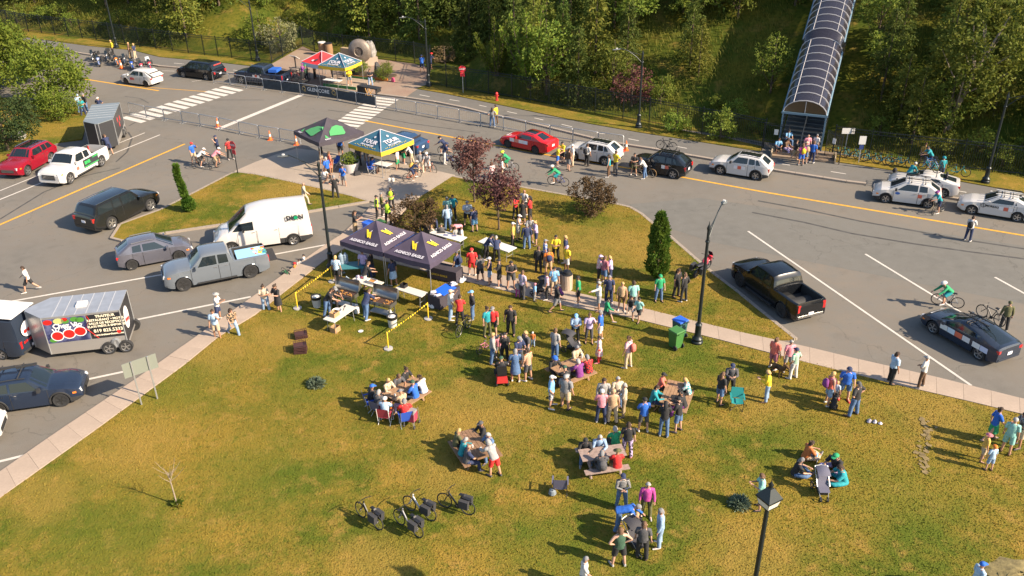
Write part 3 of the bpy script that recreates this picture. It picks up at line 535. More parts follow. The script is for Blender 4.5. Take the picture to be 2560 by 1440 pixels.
CARS = {
 # L, W, H, wheelbase, front overhang, cowl s,z, roof front s, roof rear s, rear glass base s,z, wheel R, nose z, tail z
 'hatch': (4.30, 1.78, 1.60, 2.675, .88, .98, 1.02, 1.98, 3.45, 4.20, 1.08, .335, .78, 1.0), 'sedan': (4.72, 1.80, 1.46, 2.686, .90, 1.42, .98, 2.25, 3.35, 4.20, 1.08, .33, .72, 1.03), 'wedge': (4.60, 1.79, 1.42, 2.75, .92, 1.05, .92, 2.25, 3.0, 4.42, 1.06, .35, .70, 1.02),
 'cross': (4.42, 1.83, 1.64, 2.63, .90, 1.25, 1.06, 2.02, 3.66, 4.30, 1.12, .36, .86, 1.0), 'wagon': (4.50, 1.82, 1.60, 2.67, .95, 1.32, 1.02, 2.10, 3.85, 4.38, 1.10, .36, .82, 1.0), 'van_family': (5.18, 2.0, 1.77, 3.09, .98, 1.05, 1.06, 1.95, 4.62, 5.06, 1.12, .36, .8, 1.0),
 'suv': (4.83, 1.95, 1.76, 2.915, .95, 1.48, 1.15, 2.15, 4.2, 4.70, 1.20, .40, .95, 1.1), 'bigsuv': (5.60, 2.05, 1.94, 3.34, .98, 1.55, 1.24, 2.20, 5.1, 5.46, 1.28, .43, 1.06, 1.2), 'pickup': (5.88, 2.05, 1.93, 3.745, .99, 1.50, 1.26, 2.20, 3.72, 3.92, 1.28, .42, 1.10, 1.2),
 'van': (5.98, 2.05, 2.70, 3.75, 1.02, .92, 1.36, 2.2, 5.86, 5.94, 1.35, .36, .95, 1.2)}
def car(kind, label, front, rear, side, pnt, cat='car', name='parked_car', group=None, dark=False, clad=False, roofm=None, rails=None, hatch_open=False, wb_true=None, cabpos=None):
    L, W, H, wb, fo, cs, cz, rf, rr, rb, rz, R, nz, tz = CARS[kind]; a = G(*front); b_ = G(*rear); d = (a-b_).normalized(); rt = Vector((d.y, -d.x, 0)); c = (a+b_)/2 + (rt if side == 'L' else -rt)*(W/2-.12)
    t = thing(name, label, cat, c, math.atan2(d.y, d.x), group); X = lambda s: fo+wb/2-s; w0 = W/2; gc = .24 if kind in ('pickup', 'bigsuv', 'suv', 'van') else .19
    bed = kind == 'pickup'; top = [(0, nz-.22), (.05, nz-.08), (.18, nz+.02), (cs*.5, (nz+cz)/2+.06), (cs, cz), (rb, rz), (L-.05, rz if bed else tz+.04), (L, tz-.12)]
    if kind == 'sedan': top = top[:-2]+[(L-.08, 1.05), (L, .92)]
    if kind == 'wedge': top = top[:-2]+[(L-.04, 1.05), (L, .95)]
    wf = lambda s: w0*(1-.16*max(0, 1-s/.55)**2.2-.10*max(0, 1-(L-s)/.5)**2.2)*(.985 if .9 < s < L-.8 else 1)
    ax = (fo, fo+wb); Ra = R+.055
    ss = set([0, .03, .08, .16, .3, L-.3, L-.14, L-.06, L-.02, L]+list(np.arange(.45, L-.4, .22)))
    for q in ax: ss |= set(q+Ra*math.cos(k*math.pi/9) for k in range(10)) | {q+Ra+.01, q-Ra-.01}
    if bed: ss |= {4.0, 4.01, L-.09, L-.08}
    ss = sorted(s for s in ss if 0 <= s <= L)
    def zbot(s):
        z = gc+.16*max(0, 1-s/.35)+.14*max(0, 1-(L-s)/.4)
        for q in ax:
            if abs(s-q) < Ra: z = max(z, R+math.sqrt(Ra*Ra-(s-q)**2))
        return z
    def sec(s):
        w_ = wf(s); zt = interp(top, s); zb = min(zbot(s), zt-.12); z3 = max(zb+.05, .30*zt+.2); z4 = max(z3+.03, zt*.76); cr = .055*w_/w0
        p = [(0, zb), (w_*.93, zb), (w_*.985, zb+.04), (w_, z3), (w_*.992, min(z4, zt-.05)), (w_*.965, zt-.035), (w_*.90, zt)]
        if bed and 4.005 < s < L-.085: p += [(w_*.82, zt), (w_*.80, .72), (0, .72)]
        else: p += [(w_*.6, zt+cr*.75), (w_*.3, zt+cr), (0, zt+cr*1.05)]
        return p
    secs = [sec(s) for s in ss]; n = len(secs[0]); vs = []; fs = []; mi = []
    for s, p in zip(ss, secs): vs += [(X(s), y, z) for y, z in p] + [(X(s), -y, z) for y, z in p[1:-1]]
    k = 2*n-2; ring = list(range(n)) + list(range(k-1, n-1, -1))
    for i in range(len(ss)-1):
        for j in range(k):
            j2 = (j+1) % k; fs.append((i*k+ring[j], i*k+ring[j2], (i+1)*k+ring[j2], (i+1)*k+ring[j])); low = j in (0, k-1) or (clad and j in (1, 2, k-2, k-3)); mi.append(1 if low or (bed and j in (n-3, n-2, n-1, n) and 4.0 < ss[i] < L-.09) else 0)
    fs.append(tuple(ring)); mi.append(0); fs.append(tuple((len(ss)-1)*k+q for q in ring[::-1])); mi.append(0)
    b = MB(); b.add(vs, fs); b.mi = mi; body = b.build('body', [pnt, CLAD], t, 38)
    # cabin
    kk = .30 if kind not in ('van', 'pickup', 'bigsuv') else (.10 if kind == 'van' else .2); wb0 = w0*.955; belt = lambda s: interp([(cs, cz), (rb, rz)], s)
    def roofz(s):
        e = .02 if kind != 'van' else .20; fr_ = .18*max(0, 1-(s-rf)/1.5)**2 if kind == 'van' else 0
        if s < rf: u = (s-cs)/(rf-cs); return cz+(H-e-cz)*u
        if s > rr: u = (s-rr)/(rb-rr); return H-.05+(rz-H+.05)*u
        u = (s-rf)/(rr-rf); return H-.02-fr_+.03*math.sin(math.pi*min(1, u*1.15))*.9-.03*u
    ys = lambda s, z: wb0*(wf(s)/w0)-(z-belt(s))*kk
    gs = sorted(set([cs+.01, cs+(rf-cs)*.35, cs+(rf-cs)*.7, rf-.04, rf+.05, rr-.06, rr+.05, rr+(rb-rr)*.4, rr+(rb-rr)*.75, rb-.01]+list(np.linspace(rf+.3, rr-.3, 5 if kind != 'van' else 12))))
    vs = []; fs = []; m_ = 9
    for s in gs:
        zb_ = belt(s)-.03; zr = roofz(s); ye = ys(s, zr); rd_ = 2.6 if kind == 'van' else 1; zs = max(zb_+.02, zr-.055*rd_); half = [(ys(s, zb_), zb_), (ys(s, zs), zs), (ye-.035*rd_, zr-.018*rd_), (ye*.62, zr+.02)]; row = half + [(0, zr+.028)] + [(-y, z) for y, z in half[::-1]]; vs += [(X(s), y, z) for y, z in row]
    for i in range(len(gs)-1):
        for j in range(m_-1): fs.append((i*m_+j, i*m_+j+1, (i+1)*m_+j+1, (i+1)*m_+j))
    fs += [tuple(range(m_-1, -1, -1)), tuple((len(gs)-1)*m_+j for j in range(m_))]
    b = MB(); b.add(vs, fs); b.build('cabin', pnt, t, 38)
    if roofm: patch('roof_panel', [[(X(s), v*(ys(s, roofz(s))-.12), roofz(s)+.006+.028*(1-v*v)) for v in (-1, -.5, 0, .5, 1)] for s in np.linspace(rf+.06, rr-.06, 6)], roofm, t)
    def gl(name, s0, z0, s1, z1, marg, up):
        rows = []
        for u in (0, .25, .5, .75, 1):
            s = s0+(s1-s0)*u; z = roofz(s); ye = ys(s, z)-marg*(1+.0*u); nrm = Vector((z1-z0, 0, abs(s1-s0))).normalized()*.012 if s1 > s0 and up > 0 else Vector((-(z0-z1), 0, abs(s1-s0))).normalized()*.012
            rows.append([Vector((X(s), v*ye, z-.018*abs(v)**3+.024*(1-v*v)))+nrm for v in (-1, -.6, -.2, .2, .6, 1)])
        return patch(name, rows, GLASS, t)
    gl('windscreen', cs+.10, cz, rf-.06, H, .10, 1)
    gl('rear_window', rr+.08, H, rb-.06 if kind != 'van' else rb-.02, rz, .14, -1) if kind != 'van' else None
    for sg in (1, -1):
        def win(par, pl, nm='window'):
            vs = [(X(s), sg*(ys(s, z)+.010), z) for s, z in pl]; b = MB(); b.add(vs, [tuple(range(len(vs))) if sg < 0 else tuple(range(len(vs)-1, -1, -1))]); b.build(nm, GLASS, par)
        def door(s0, s1, nm='door', wins=()):
            rows = []; 
            for s in np.linspace(s0, s1, 4):
                p = sec(s); q = [p[i] for i in (2, 3, 4, 5)]; rows.append([(X(s), sg*(y+.010), z) for y, z in q])
            b = MB(); vs = [p for r in rows for p in r]; b.add(vs, [(i*4+j, (i+1)*4+j, (i+1)*4+j+1, i*4+j+1) if sg > 0 else (i*4+j, i*4+j+1, (i+1)*4+j+1, (i+1)*4+j) for i in range(3) for j in range(3)], 0)
            e = MB(); o = b.build(nm, [pnt], t, 50)
            for s in (s0-.012, s1+.012):
                sm = MB(); p = sec(s); sm.tube([(X(s), sg*(p[i][0]+.002), p[i][1]) for i in (2, 3, 4, 5)],  .010, 4); sm.build('seam', CLAD, o)
            hp = sec(s1-.12); MB().box((X(s1-.16), sg*(hp[5][0]+.028), hp[5][1]-.10), (.2, .025, .03)).build('handle', CHROME if clad or kind in ('suv', 'pickup') else pnt, o)
            for w_ in wins: win(o, w_)
            return o
        zt_ = lambda s: roofz(s)-.10; zl = lambda s: belt(s)+.03
        A0 = cs+.32*(rf-cs); A1 = rf+.10; md = (rf+.62+cs+.9)/2+.1
        f0 = max(fo+Ra+.05, cs-.08)
        if kind == 'van':
            w1 = [(cs+.28, zl(0)+.02), (cs+.72, 1.86), (rf+.28, 1.92), (rf+.28, zl(0)-.02)]; door(f0, rf+.38, wins=[w1]); door(rf+.46, rf+1.75, 'sliding_door')
            mx = rf-.35
        else:
            e1 = rr if kind != 'pickup' else rr-.02; mid = A1+(.74 if kind in ('hatch', 'cross', 'wagon') else .9)
            if kind == 'pickup': mid = A1+.72
            last = {'pickup': rr-.08, 'sedan': rr+.32, 'wedge': rr+.55}.get(kind, rr-.12 if kind in ('bigsuv', 'van_family') else rr+.02); d2 = min(last, ax[1]-.16 if kind not in ('pickup', 'bigsuv', 'van_family') else (last if kind == 'pickup' else ax[1]-.42+.0))
            w1 = [(A0+.20, zl(A0)), (A1-.02, zt_(A1)), (mid-.05, zt_(mid)), (mid-.05, zl(mid))]; w2 = [(mid+.05, zl(mid)), (mid+.05, zt_(mid)), (min(d2, rr)-.06, zt_(min(d2, rr))), (d2-.02, zl(d2))]
            door(f0, mid, wins=[w1]); door(mid+.03, min(d2, ax[1]-Ra+.25 if kind != 'pickup' else d2), 'door', [w2])
            if kind in ('bigsuv', 'van_family', 'suv', 'cross', 'wagon', 'hatch', 'sedan', 'wedge') and last-d2 > -.2 and rr-.05-d2 > .15:
                win(body, [(d2+.06, zl(d2)), (d2+.02, zt_(d2)), (rr-.10, zt_(rr-.1)), (rr+.10, zl(rr))], 'quarter_window')
            mx = A0+.12
        mo = MB(); mo.box((X(mx), sg*(w0+.10), cz+.10), (.14, .2, .17), taper=.85); mo.build('mirror', pnt if not clad else CLAD, t, 50)
        # lamps
        hz = nz-.13; mp = MB(); mp.box((X(.17), sg*(wf(.12)-.20), hz+.01), (.30, .34, .15), rz=sg*-.34, taper=.82); mp.build('headlight', LAMPW, t); mp = MB(); mp.box((X(.30), sg*(wf(.25)-.012), hz-.01), (.16, .04, .09), rz=sg*-.14); mp.build('indicator', AMBER, t)
        tl = MB(); hh = .16 if kind in ('sedan', 'wedge', 'hatch') else .42 if kind in ('pickup', 'van') else .26
        tl.box((X(L-.07), sg*(wf(L)-.02-.10), tz-.10-hh*.25), (.16, .26 if hh < .3 else .17, hh), rz=sg*.18); tl.build('taillight', LAMPR, t)
        for q in ax:
            add_wheel(t, X(q), sg*(w0-.125), R, .235, dark, sg < 0)
            tr = MB(); pts = [(X(q+(Ra+.03)*math.cos(a_)), sg*(wf(q)+.004), R+(Ra+.03)*math.sin(a_)) for a_ in np.linspace(-.1, math.pi+.1, 12)]; tr.tube(pts, (.045 if clad else .014), 5); tr.build('wheel_arch', CLAD if clad else pnt, t, 50)
        if rails: rl = MB(); rl.tube([(X(s), sg*(ys(s, roofz(s))-.07), roofz(s)+.04) for s in np.linspace(rf+.12, rr-.1, 5)], .022, 5); rl.build('roof_rail', rails, t, 50)
        if kind == 'pickup': MB().box((X((fo+rr)/2+.5), sg*(w0+.03), .36), (2.2, .14, .05)).build('side_step', CLAD, t)
    wn = wf(.02)
    MB().box((X(-.005), 0, nz-.30), (.05, wn*1.25, .20 if nz < 1 else .34), taper=.95).build('grille', CLAD if kind != 'suv' else CLAD, t); MB().box((X(.02), 0, gc+.20), (.07, wn*1.7, .10)).build('bumper', CLAD if clad else pnt, t); MB().box((X(L-.02), 0, gc+.24), (.08, wf(L)*1.75, .13)).build('bumper', CLAD if clad or kind == 'van' else (CHROME if kind == 'pickup' else pnt), t)
    MB().box((X(L+.022), 0, tz-.32 if kind not in ('pickup', 'van') else .62), (.015, .32, .16)).build('licence_plate', PLATE, t)
    gr = MB()
    for q in (-.05, .03, .10): gr.box((X(-.035), 0, nz-.30+q-.02), (.015, wn*1.15, .025))
    gr.build('grille_bars', CHROME if kind in ('suv', 'pickup', 'bigsuv') else DKALLOY, t)
    if hatch_open:
        MB().box((X(rr+.58), 0, (rz+tz)/2+.05), (.05, W*.72, .75), ry=-.42).build('boot_opening', CARGO, t); h = thing('tailgate', None, None); h.parent = t; h.location = (X(rr+.02), 0, H-.03); h.rotation_euler = (0, math.radians(-22), 0)
        hb = MB(); hb.box((-.62, 0, .02), (1.25, W*.78, .06), taper=.94); ho = hb.build('tailgate_panel', pnt, h, 40); MB().box((-.42, 0, -.02), (.62, W*.66, .02)).build('tailgate_glass', GLASS, h)
    t['X0'] = fo+wb/2; return t
def racing(car_t, kind, cols=((.62, .60, .58), (.5, .09, .05), (.55, .54, .55)), s0=1.55, z=.72, long=False, sgn=1):
    "sponsor stickers on the side of a race car"
    L, W = CARS[kind][:2]; x = car_t['X0']-s0
    for i, c in enumerate(cols): w_ = .26 if not long else .42; MB().box((x-i*(w_+.02), sgn*(W/2+.014), z), (w_, .006, .24 if not long else .28)).build('sticker', mat('sticker_%d' % (hash(c) % 9973), c, .5), car_t)
def bars(car_t, kind, n=3, white=True):
    L, W, H, wb, fo, cs, cz, rf, rr = CARS[kind][:9]
    r = thing('roof_rack', None, None); r.parent = car_t
    for s in (rf+.3, rr-.3): MB().tube([(car_t['X0']-s, -W*.40, H+.10), (car_t['X0']-s, W*.40, H+.10)], .022, 6).build('crossbar', CLAD, r); [MB().box((car_t['X0']-s, q*W*.38, H+.05), (.06, .05, .10)).build('foot', CLAD, r) for q in (-1, 1)]
    for i in range(n): y = (i-(n-1)/2)*.38; o = MB().box((car_t['X0']-(rf+rr)/2, y, H+.14), (1.5, .06, .04)).build('bike_tray', WHITE if white and i % 2 else CLAD, r)
    return r
PW = paint('white', (.47, .455, .44)); PBLK = paint('black', (.006, .007, .009)); PRED = paint('red', (.42, .012, .016)); PMAR = paint('maroon', (.20, .008, .018)); PGRY = paint('grey', (.115, .115, .14), metal=.3); PLGREY = paint('silver_grey', (.145, .165, .19), metal=.25); PNAVY = paint('navy', (.014, .022, .042)); PSLATE = paint('slate', (.020, .028, .045)); PBLUE = paint('blue', (.022, .05, .11)); PCHAR = paint('charcoal', (.011, .012, .013))
c_pac = car('van_family', 'black minivan with red banner in its rear window parked at the far kerb', (461, 194), (517.5, 201), 'L', PBLK, rails=None); MB().box((c_pac['X0']-4.95, 0, 1.55), (.02, 1.1, .13), ry=-.5).build('window_banner', mat('banner_red', (.6, .08, .07), .5), c_pac)
c_hr = car('hatch', 'white hatchback with open tailgate and red stickers on the far road', (319, 211), (367.5, 217.5), 'L', PW, hatch_open=True, dark=True); racing(c_hr, 'hatch', ((.55, .05, .08), (.5, .12, .08)), 1.7)
c_dk = car('pickup', 'dark blue pickup with loaded bed behind the crowd barriers', (604, 209), (686, 218), 'L', PNAVY, 'pickup truck', 'pickup_truck'); racing(c_dk, 'pickup', ((.6, .58, .56), (.5, .1, .06), (.6, .58, .56)), 2.6, .95)
tb = MB(); tb.box((-1.75, .1, 1.55), (.9, 1.2, .28), rz=.2); tag(tb.build('cargo_box', mat('blue_bin', (.02, .10, .42), .5), None), 'blue plastic bin loaded in the dark blue pickup bed', 'bin').matrix_world = Matrix.Translation(c_dk.location) @ Matrix.Rotation(c_dk.rotation_euler.z, 4, 'Z')
c_bl = car('sedan', 'dark blue car with raised trunk lid behind the yellow-trimmed tent', (944, 374), (1022, 390), 'L', PBLUE, hatch_open=True)
c_rj = car('sedan', 'red sedan with black roof and white sponsor strip on its side', (1272, 369), (1338, 384), 'L', PRED, group=None, dark=True, roofm=PBLK); racing(c_rj, 'sedan', ((.62, .6, .6), (.6, .2, .15), (.6, .6, .6), (.55, .58, .66)), 1.35, .78, True); MB().box((c_rj['X0']-.75, .2, .955), (.45, .8, .006), ry=.13).build('hood_sticker', WHITE, c_rj)
c_cp = car('cross', 'white SUV with dark sunroof behind the people in yellow shirts', (1437.5, 401), (1509, 413), 'L', PW, clad=True, roofm=PBLK); racing(c_cp, 'cross', ((.55, .55, .58), (.5, .1, .06)), 1.75, .8)
c_rv = car('cross', 'black SUV carrying a black road bike on its roof', (1601, 432), (1680, 446), 'L', PBLK, clad=True); racing(c_rv, 'cross', ((.62, .6, .58), (.5, .12, .08)), 2.75, .82); bars(c_rv, 'cross', 2, False)
c_en = car('cross', 'white SUV with red stickers and clear road around it', (1801, 436), (1887.5, 450), 'L', PW, clad=True, roofm=PBLK); racing(c_en, 'cross', ((.58, .58, .6), (.5, .1, .06), (.58, .58, .6)), 2.0, .8)
c_bo = car('hatch', 'white hatchback with roof rack and blue oval logo on its door', (2215, 507), (2314, 520), 'L', PW, clad=True); racing(c_bo, 'hatch', ((.5, .1, .06),), 2.95, .8); bars(c_bo, 'hatch', 4); e_ = MB(); e_.lathe([(.13, 0), (.13, .006)], n=14, axis='Y'); o = e_.build('logo', mat('logo_blue', (.02, .10, .36), .5), c_bo); o.location = (c_bo['X0']-1.55, .905, .84); o.scale = (1.2, 1, .7)
INK = mat('ink_black', (.015, .015, .018), .6)
def side_text(car_t, kind, txt, s, z, size, m=None, sgn=1, **k): W = CARS[kind][1]; return lettering(car_t, txt, size, frame((car_t['X0']-s, sgn*(W/2+.016), z), (-sgn, 0, 0), (0, 0, 1)), m or INK, **k)
c_je = car('sedan', 'white sedan with roof rack and round black emblem on its door', (2426, 535), (2540, 554), 'L', PW); bars(c_je, 'sedan', 4); racing(c_je, 'sedan', ((.58, .58, .6), (.5, .1, .06), (.58, .58, .6)), 2.55, .76); side_text(c_je, 'sedan', 'MOREAU', 2.02, .80, .19, bold=.006); ring = MB(); ring.torus((0, 0, 0), .13, .014, n=20, k=4); ring.box((.0, .0, .0), (.03, .012, .3), ry=.3); o = ring.build('emblem', INK, c_je); o.location = (c_je['X0']-1.50, .915, .80)
c_ha = car('wedge', 'white hatchback on the bike path laden with blue bikes', (2256, 480), (2347, 493), 'L', PW, hatch_open=True)
c_pr = car('wedge', 'dark blue wedge-shaped hatchback with white sponsor strip and roof bike', (2330, 832), (2446, 899), 'L', PSLATE); racing(c_pr, 'wedge', ((.6, .62, .6), (.5, .62, .7), (.55, .12, .06), (.6, .6, .6)), 1.55, .74, True); racing(c_pr, 'wedge', ((.6, .62, .62), (.45, .5, .65)), 3.45, .72, True); bars(c_pr, 'wedge', 2, False); MB().box((c_pr['X0']-.62, .05, .895), (.55, .95, .006), ry=.16).build('hood_sticker', WHITE, c_pr)
c_sv = car('pickup', 'black pickup with spare tyre in its bed parked along the kerb', (1853, 718), (1948, 788), 'L', PBLK, 'pickup truck', 'pickup_truck', dark=True)
c_gm = car('suv', 'maroon SUV parked beside the white pickup on the left', (57, 447), (142, 399), 'L', PMAR, rails=CHROME, roofm=PBLK)
c_f1 = car('pickup', 'white pickup with green and black door graphics hitched to a trailer', (174, 461), (257.5, 414), 'L', PW, 'pickup truck', 'pickup_truck'); racing(c_f1, 'pickup', ((.5, .12, .08),), 2.0, .85)
dk = mat('wrap_dark', (.03, .035, .04), .4); MB().box((c_f1['X0']-3.55, 1.031, .90), (1.75, .006, .62)).build('door_graphic', dk, c_f1); gm_ = mat('wrap_green', (.03, .42, .10), .5); MB().box((c_f1['X0']-3.55, 1.037, .66), (1.7, .004, .05)).build('stripe', gm_, c_f1); lettering(c_f1, 'BMR', .34, frame((c_f1['X0']-3.15, 1.04, .94), (-1, 0, 0), (0, 0, 1)), gm_, bold=.015); lettering(c_f1, 'EXTERIOR', .16, frame((c_f1['X0']-4.15, 1.04, 1.12), (-1, 0, 0), (0, 0, 1)), gm_, bold=.005)
c_ex = car('bigsuv', 'long black SUV parked beside the small lawn island', (380, 525), (279, 573), 'R', PCHAR, rails=CHROME, roofm=PBLK)
c_eu = car('hatch', 'grey hatchback parked behind the silver pickup', (450, 651), (332.5, 674), 'R', PGRY, rails=ALLOY, dark=True)
c_si = car('pickup', 'silver grey pickup with colourful board in its open bed', (455, 728), (636, 692), 'L', PLGREY, 'pickup truck', 'pickup_truck', dark=True)
c_tr = car('van', 'white high-roof panel van parked by the lawn island', (578, 633), (740, 611), 'L', paint('van_white', (.50, .475, .455)), 'van', 'panel_van', clad=True)
side_text(c_tr, 'van', 'DION', 5.02, 1.88, .40, bold=.02, space=1.0); e_ = MB(); e_.lathe([(.125, 0), (.125, .008)], n=18, axis='Y'); o = e_.build('logo', mat('logo_green', (.0, .22, .09), .5), c_tr); o.location = (c_tr['X0']-5.08, 1.046, 1.88)
c_su = car('wagon', 'dark navy wagon with roof bike arms by the lower left sidewalk', (152, 1015), (6, 1036), 'R', PNAVY, clad=True, dark=True, rails=CLAD)
ra = MB(); 
for s in (2.5, 3.4): ra.tube([(c_su['X0']-s, -.66, 1.68), (c_su['X0']-s, .66, 1.68)], .03, 6); ra.box((c_su['X0']-s+.2, .3, 1.74), (.9, .09, .09), ry=-.1)
ra.build('bike_carrier', CLAD, c_su)
c_wb = car('hatch', 'white car nose at the lower left picture edge', (-62, 1120), (-210, 1146), 'R', PW)
bd = MB(); bd.box((0, 0, 0), (1.65, .98, .04)); bo = tag(bd.build('display_board', mat('board_blue', (.22, .42, .62), .5)), 'sky blue display board with colourful figures in the silver pickup bed', 'board'); bo.parent = None
bo.matrix_world = Matrix.Translation(c_si.location) @ Matrix.Rotation(c_si.rotation_euler.z, 4, 'Z') @ Matrix.Translation((c_si['X0']-4.95, .30, 1.32)) @ Matrix.Rotation(-.14, 4, 'X')
MB().box((c_si['X0']-6.12, 0, .80), (.5, 1.6, .07)).build('lowered_tailgate', CLAD, c_si); rb_ = random.Random(4)
for i in range(16):
    c = [(.6, .55, .04), (.55, .12, .05), (.05, .12, .4), (.6, .6, .6), (.5, .05, .1), (.05, .3, .25), (.45, .6, .1)][i % 7]; x = -.05-rb_.uniform(0, .78); y = rb_.uniform(-.38, .38); e_ = MB(); e_.lathe([(rb_.uniform(.07, .16), .0), (.06, .012)], c=(x, y, .02), n=9); e_.build('figure', mat('board_%d' % (i % 7), c, .5), bo)
# trailers
def trailer(label, near_front, near_rear, Wd, Hh, z0, body, skirt, axles, side, nose=.9, roof=None):
    a = G(*near_front, z0); b_ = G(*near_rear, z0); L = (a-b_).length; d = (a-b_).normalized(); rt = Vector((d.y, -d.x, 0)); c = (a+b_)/2+(rt if side == 'L' else -rt)*Wd/2; c.z = 0
    t = thing('cargo_trailer', label, 'trailer', c, math.atan2(d.y, d.x)); w_ = Wd/2; pl = [(-L/2, -w_), (L/2, -w_), (L/2+nose, -.12), (L/2+nose, .12), (L/2, w_), (-L/2, w_)]
    b = MB(); b.prism(pl, z0, z0+Hh); b.build('body', body, t); b = MB(); b.prism([(x*1.004, y*1.012) for x, y in pl], z0+Hh+.002, z0+Hh+.05); b.build('roof', roof or mat('trailer_roof', (.36, .37, .39), .4, .5, var=.08, scale=3), t)
    seams = MB()
    for k in range(1, 7): seams.box((-L/2+k*L/7, 0, z0+Hh+.055), (.03, Wd, .012))
    seams.build('roof_seams', mat('roof_seam', (.5, .5, .5), .5, .4), t)
    for x in axles:
        for sg in (1, -1): add_wheel(t, x, sg*(w_+.03), .34, .21, False, sg < 0)
    for sg in (1, -1): f = MB(); f.tube([(axles[0]+.45*math.cos(q)+(axles[-1]-axles[0])*(1-q/math.pi), sg*(w_+.06), .34+.45*math.sin(q)) for q in np.linspace(0, math.pi, 9)], (.04, .12), 5); f.build('mudguard', STEEL, t)
    fr = MB(); fr.tube([(L/2+nose-.2, .0, .45), (L/2+nose+1.0, 0, .45)], .05, 6); fr.build('drawbar', DARKMET, t)
    ed = MB()
    for x, y in pl: ed.tube([(x, y, z0), (x, y, z0+Hh+.02)], .035, 6)
    ed.build('corner_trim', STEEL, t); return t, L
TBODY = mat('trailer_skirt', (.42, .40, .38), .35, .6)
t, L = trailer('silver-roofed catering trailer printed with tomatoes and white lettering', (129, 886), (321, 864), 2.1, 2.05, .32, TBODY, None, (-.92, -1.72), 'L', .95)
w_ = 1.05; wrapd = mat('wrap_black', (.018, .018, .021), .35); wrapb, nt2, bb = nodemat('wrap_veg'); bb.inputs['Roughness'].default_value = .35
c = mixcol(nt2, noisefac(nt2, 2.6, .4, .62, 5), (.022, .025, .075), (.10, .11, .21)); nt2.links.new(c, bb.inputs['Base Color'])
xm = -L/2+L*.44
MB().box(((xm-L/2)/2, w_+.004, 1.62), (xm+L/2-.04, .006, 1.36)).build('dark_panel', wrapd, t); MB().box(((xm+L/2)/2, w_+.004, 1.62), (L/2-xm-.06, .006, 1.36)).build('vegetable_panel', wrapb, t)
wl = mat('wrap_lettering', (.72, .66, .50), .5); rd = mat('wrap_red', (.52, .018, .014), .35); wh = mat('wrap_white', (.72, .70, .70), .4); gnn = mat('wrap_leaf', (.06, .20, .03), .5); lgn = mat('wrap_light_leaf', (.42, .42, .16), .5)
Ms = lambda x, z, y=w_+.012: frame((x, y, z), (-1, 0, 0), (0, 0, 1)); cx = (xm-L/2)/2-.08
for tx, z, sz in (('TRAITEUR', 2.18, .20), ('RESTAURANT • MOTEL', 1.98, .17), ('SALLE DE RÉCEPTION', 1.80, .17), ('PLATS PRÊTS À EMPORTER', 1.62, .155), ('819 825.5333', 1.36, .25), ('www.traiteurchezvic.com', 1.13, .14)): lettering(t, tx, sz, Ms(cx, z), wl, bold=.006)
def disc(par, x, z, r, m, y=w_+.012, sx=1, nm='print'): e_ = MB(); e_.lathe([(r, 0), (r, .004)], n=18, axis='Y'); o = e_.build(nm, m, par); o.location = (x, y, z); o.scale = (sx, 1, 1); return o
lettering(t, 'Chez Vic', .36, Ms(xm+.95, 1.86, w_+.014), wh, bold=.012)
for i, (x, z) in enumerate(((xm+1.5, 1.32), (xm+.95, 1.38), (xm+.42, 1.46))):
    disc(t, x, z, .28, wh, w_+.010, 1.08, 'tomato_edge'); disc(t, x, z, .235, rd, w_+.014, 1.1, 'tomato')
    for q in (-.5, 0, .5): o = MB().box((0, 0, 0), (.05, .006, .26), ry=q).build('stalk', wh, t); o.location = (x+q*.2, w_+.012, z+.30)
for x, z, r, m_ in ((L/2-.25, 2.12, .14, rd), (L/2-.75, 2.14, .16, lgn), (L/2-1.05, 2.10, .13, gnn), (xm+.55, 2.16, .13, gnn), (xm+.30, 2.10, .14, gnn), (xm+1.0, 2.2, .10, rd), (L/2-.3, 1.1, .12, gnn)): disc(t, x, z, r, m_, w_+.008, 1.5, 'vegetable')
cv = MB(); cv.tube([(xm-.05, w_+.008, 2.28), (xm-.12, w_+.008, 2.05), (xm+.14, w_+.008, 1.6), (xm-.1, w_+.008, 1.3), (xm-.35, w_+.008, .96)], (.035, .006), 6); cv.build('red_swoosh', rd, t); disc(t, -L/2+.25, 1.2, .1, rd)
MB().box((-L/2-.006, 0, 1.42), (.008, 2.0, 1.9)).build('rear_panel', wrapd, t); rp = MB(); rp.lathe([(.46, 0), (.46, -.004)], n=22, axis='X'); o = rp.build('rear_disc', wh, t); o.location = (-L/2-.012, .15, 1.5); o.scale = (1, 1, 1.3)
for q in (-.24, 0, .24): rp = MB(); rp.lathe([(.12, 0), (.12, -.004)], n=14, axis='X'); o = rp.build('tomato', rd, t); o.location = (-L/2-.018, .15+q, 1.38+q*.3)
MB().box((0.1, .1, 2.47), (.5, .5, .14), taper=.9).build('roof_vent', WHITE, t)
tc_ = t
# its tow van at the picture edge
v = car('van', 'dark printed van towing the catering trailer at the picture edge', (-150, 882), (4, 897), 'L', PSLATE, 'van', 'panel_van'); v.scale = (1, 1, .86); L0 = CARS['van'][0]; MB().box((v['X0']-3.9, 0, 2.765), (4.0, 1.7, .05), taper=.95).build('roof_skin', WHITE, v); rp = MB(); rp.lathe([(.5, 0), (.5, -.006)], n=20, axis='X'); o = rp.build('rear_disc', wh, v); o.location = (v['X0']-L0-.03, .1, 1.75)
for q in (-.25, 0, .25): rp = MB(); rp.lathe([(.12, 0), (.12, -.004)], n=14, axis='X'); o = rp.build('tomato', rd, v); o.location = (v['X0']-L0-.04, .1+q, 1.65)
lettering(v, '819 825.5333', .2, frame((v['X0']-L0-.04, .1, 1.05), (0, -1, 0), (0, 0, 1)), rd, bold=.008)
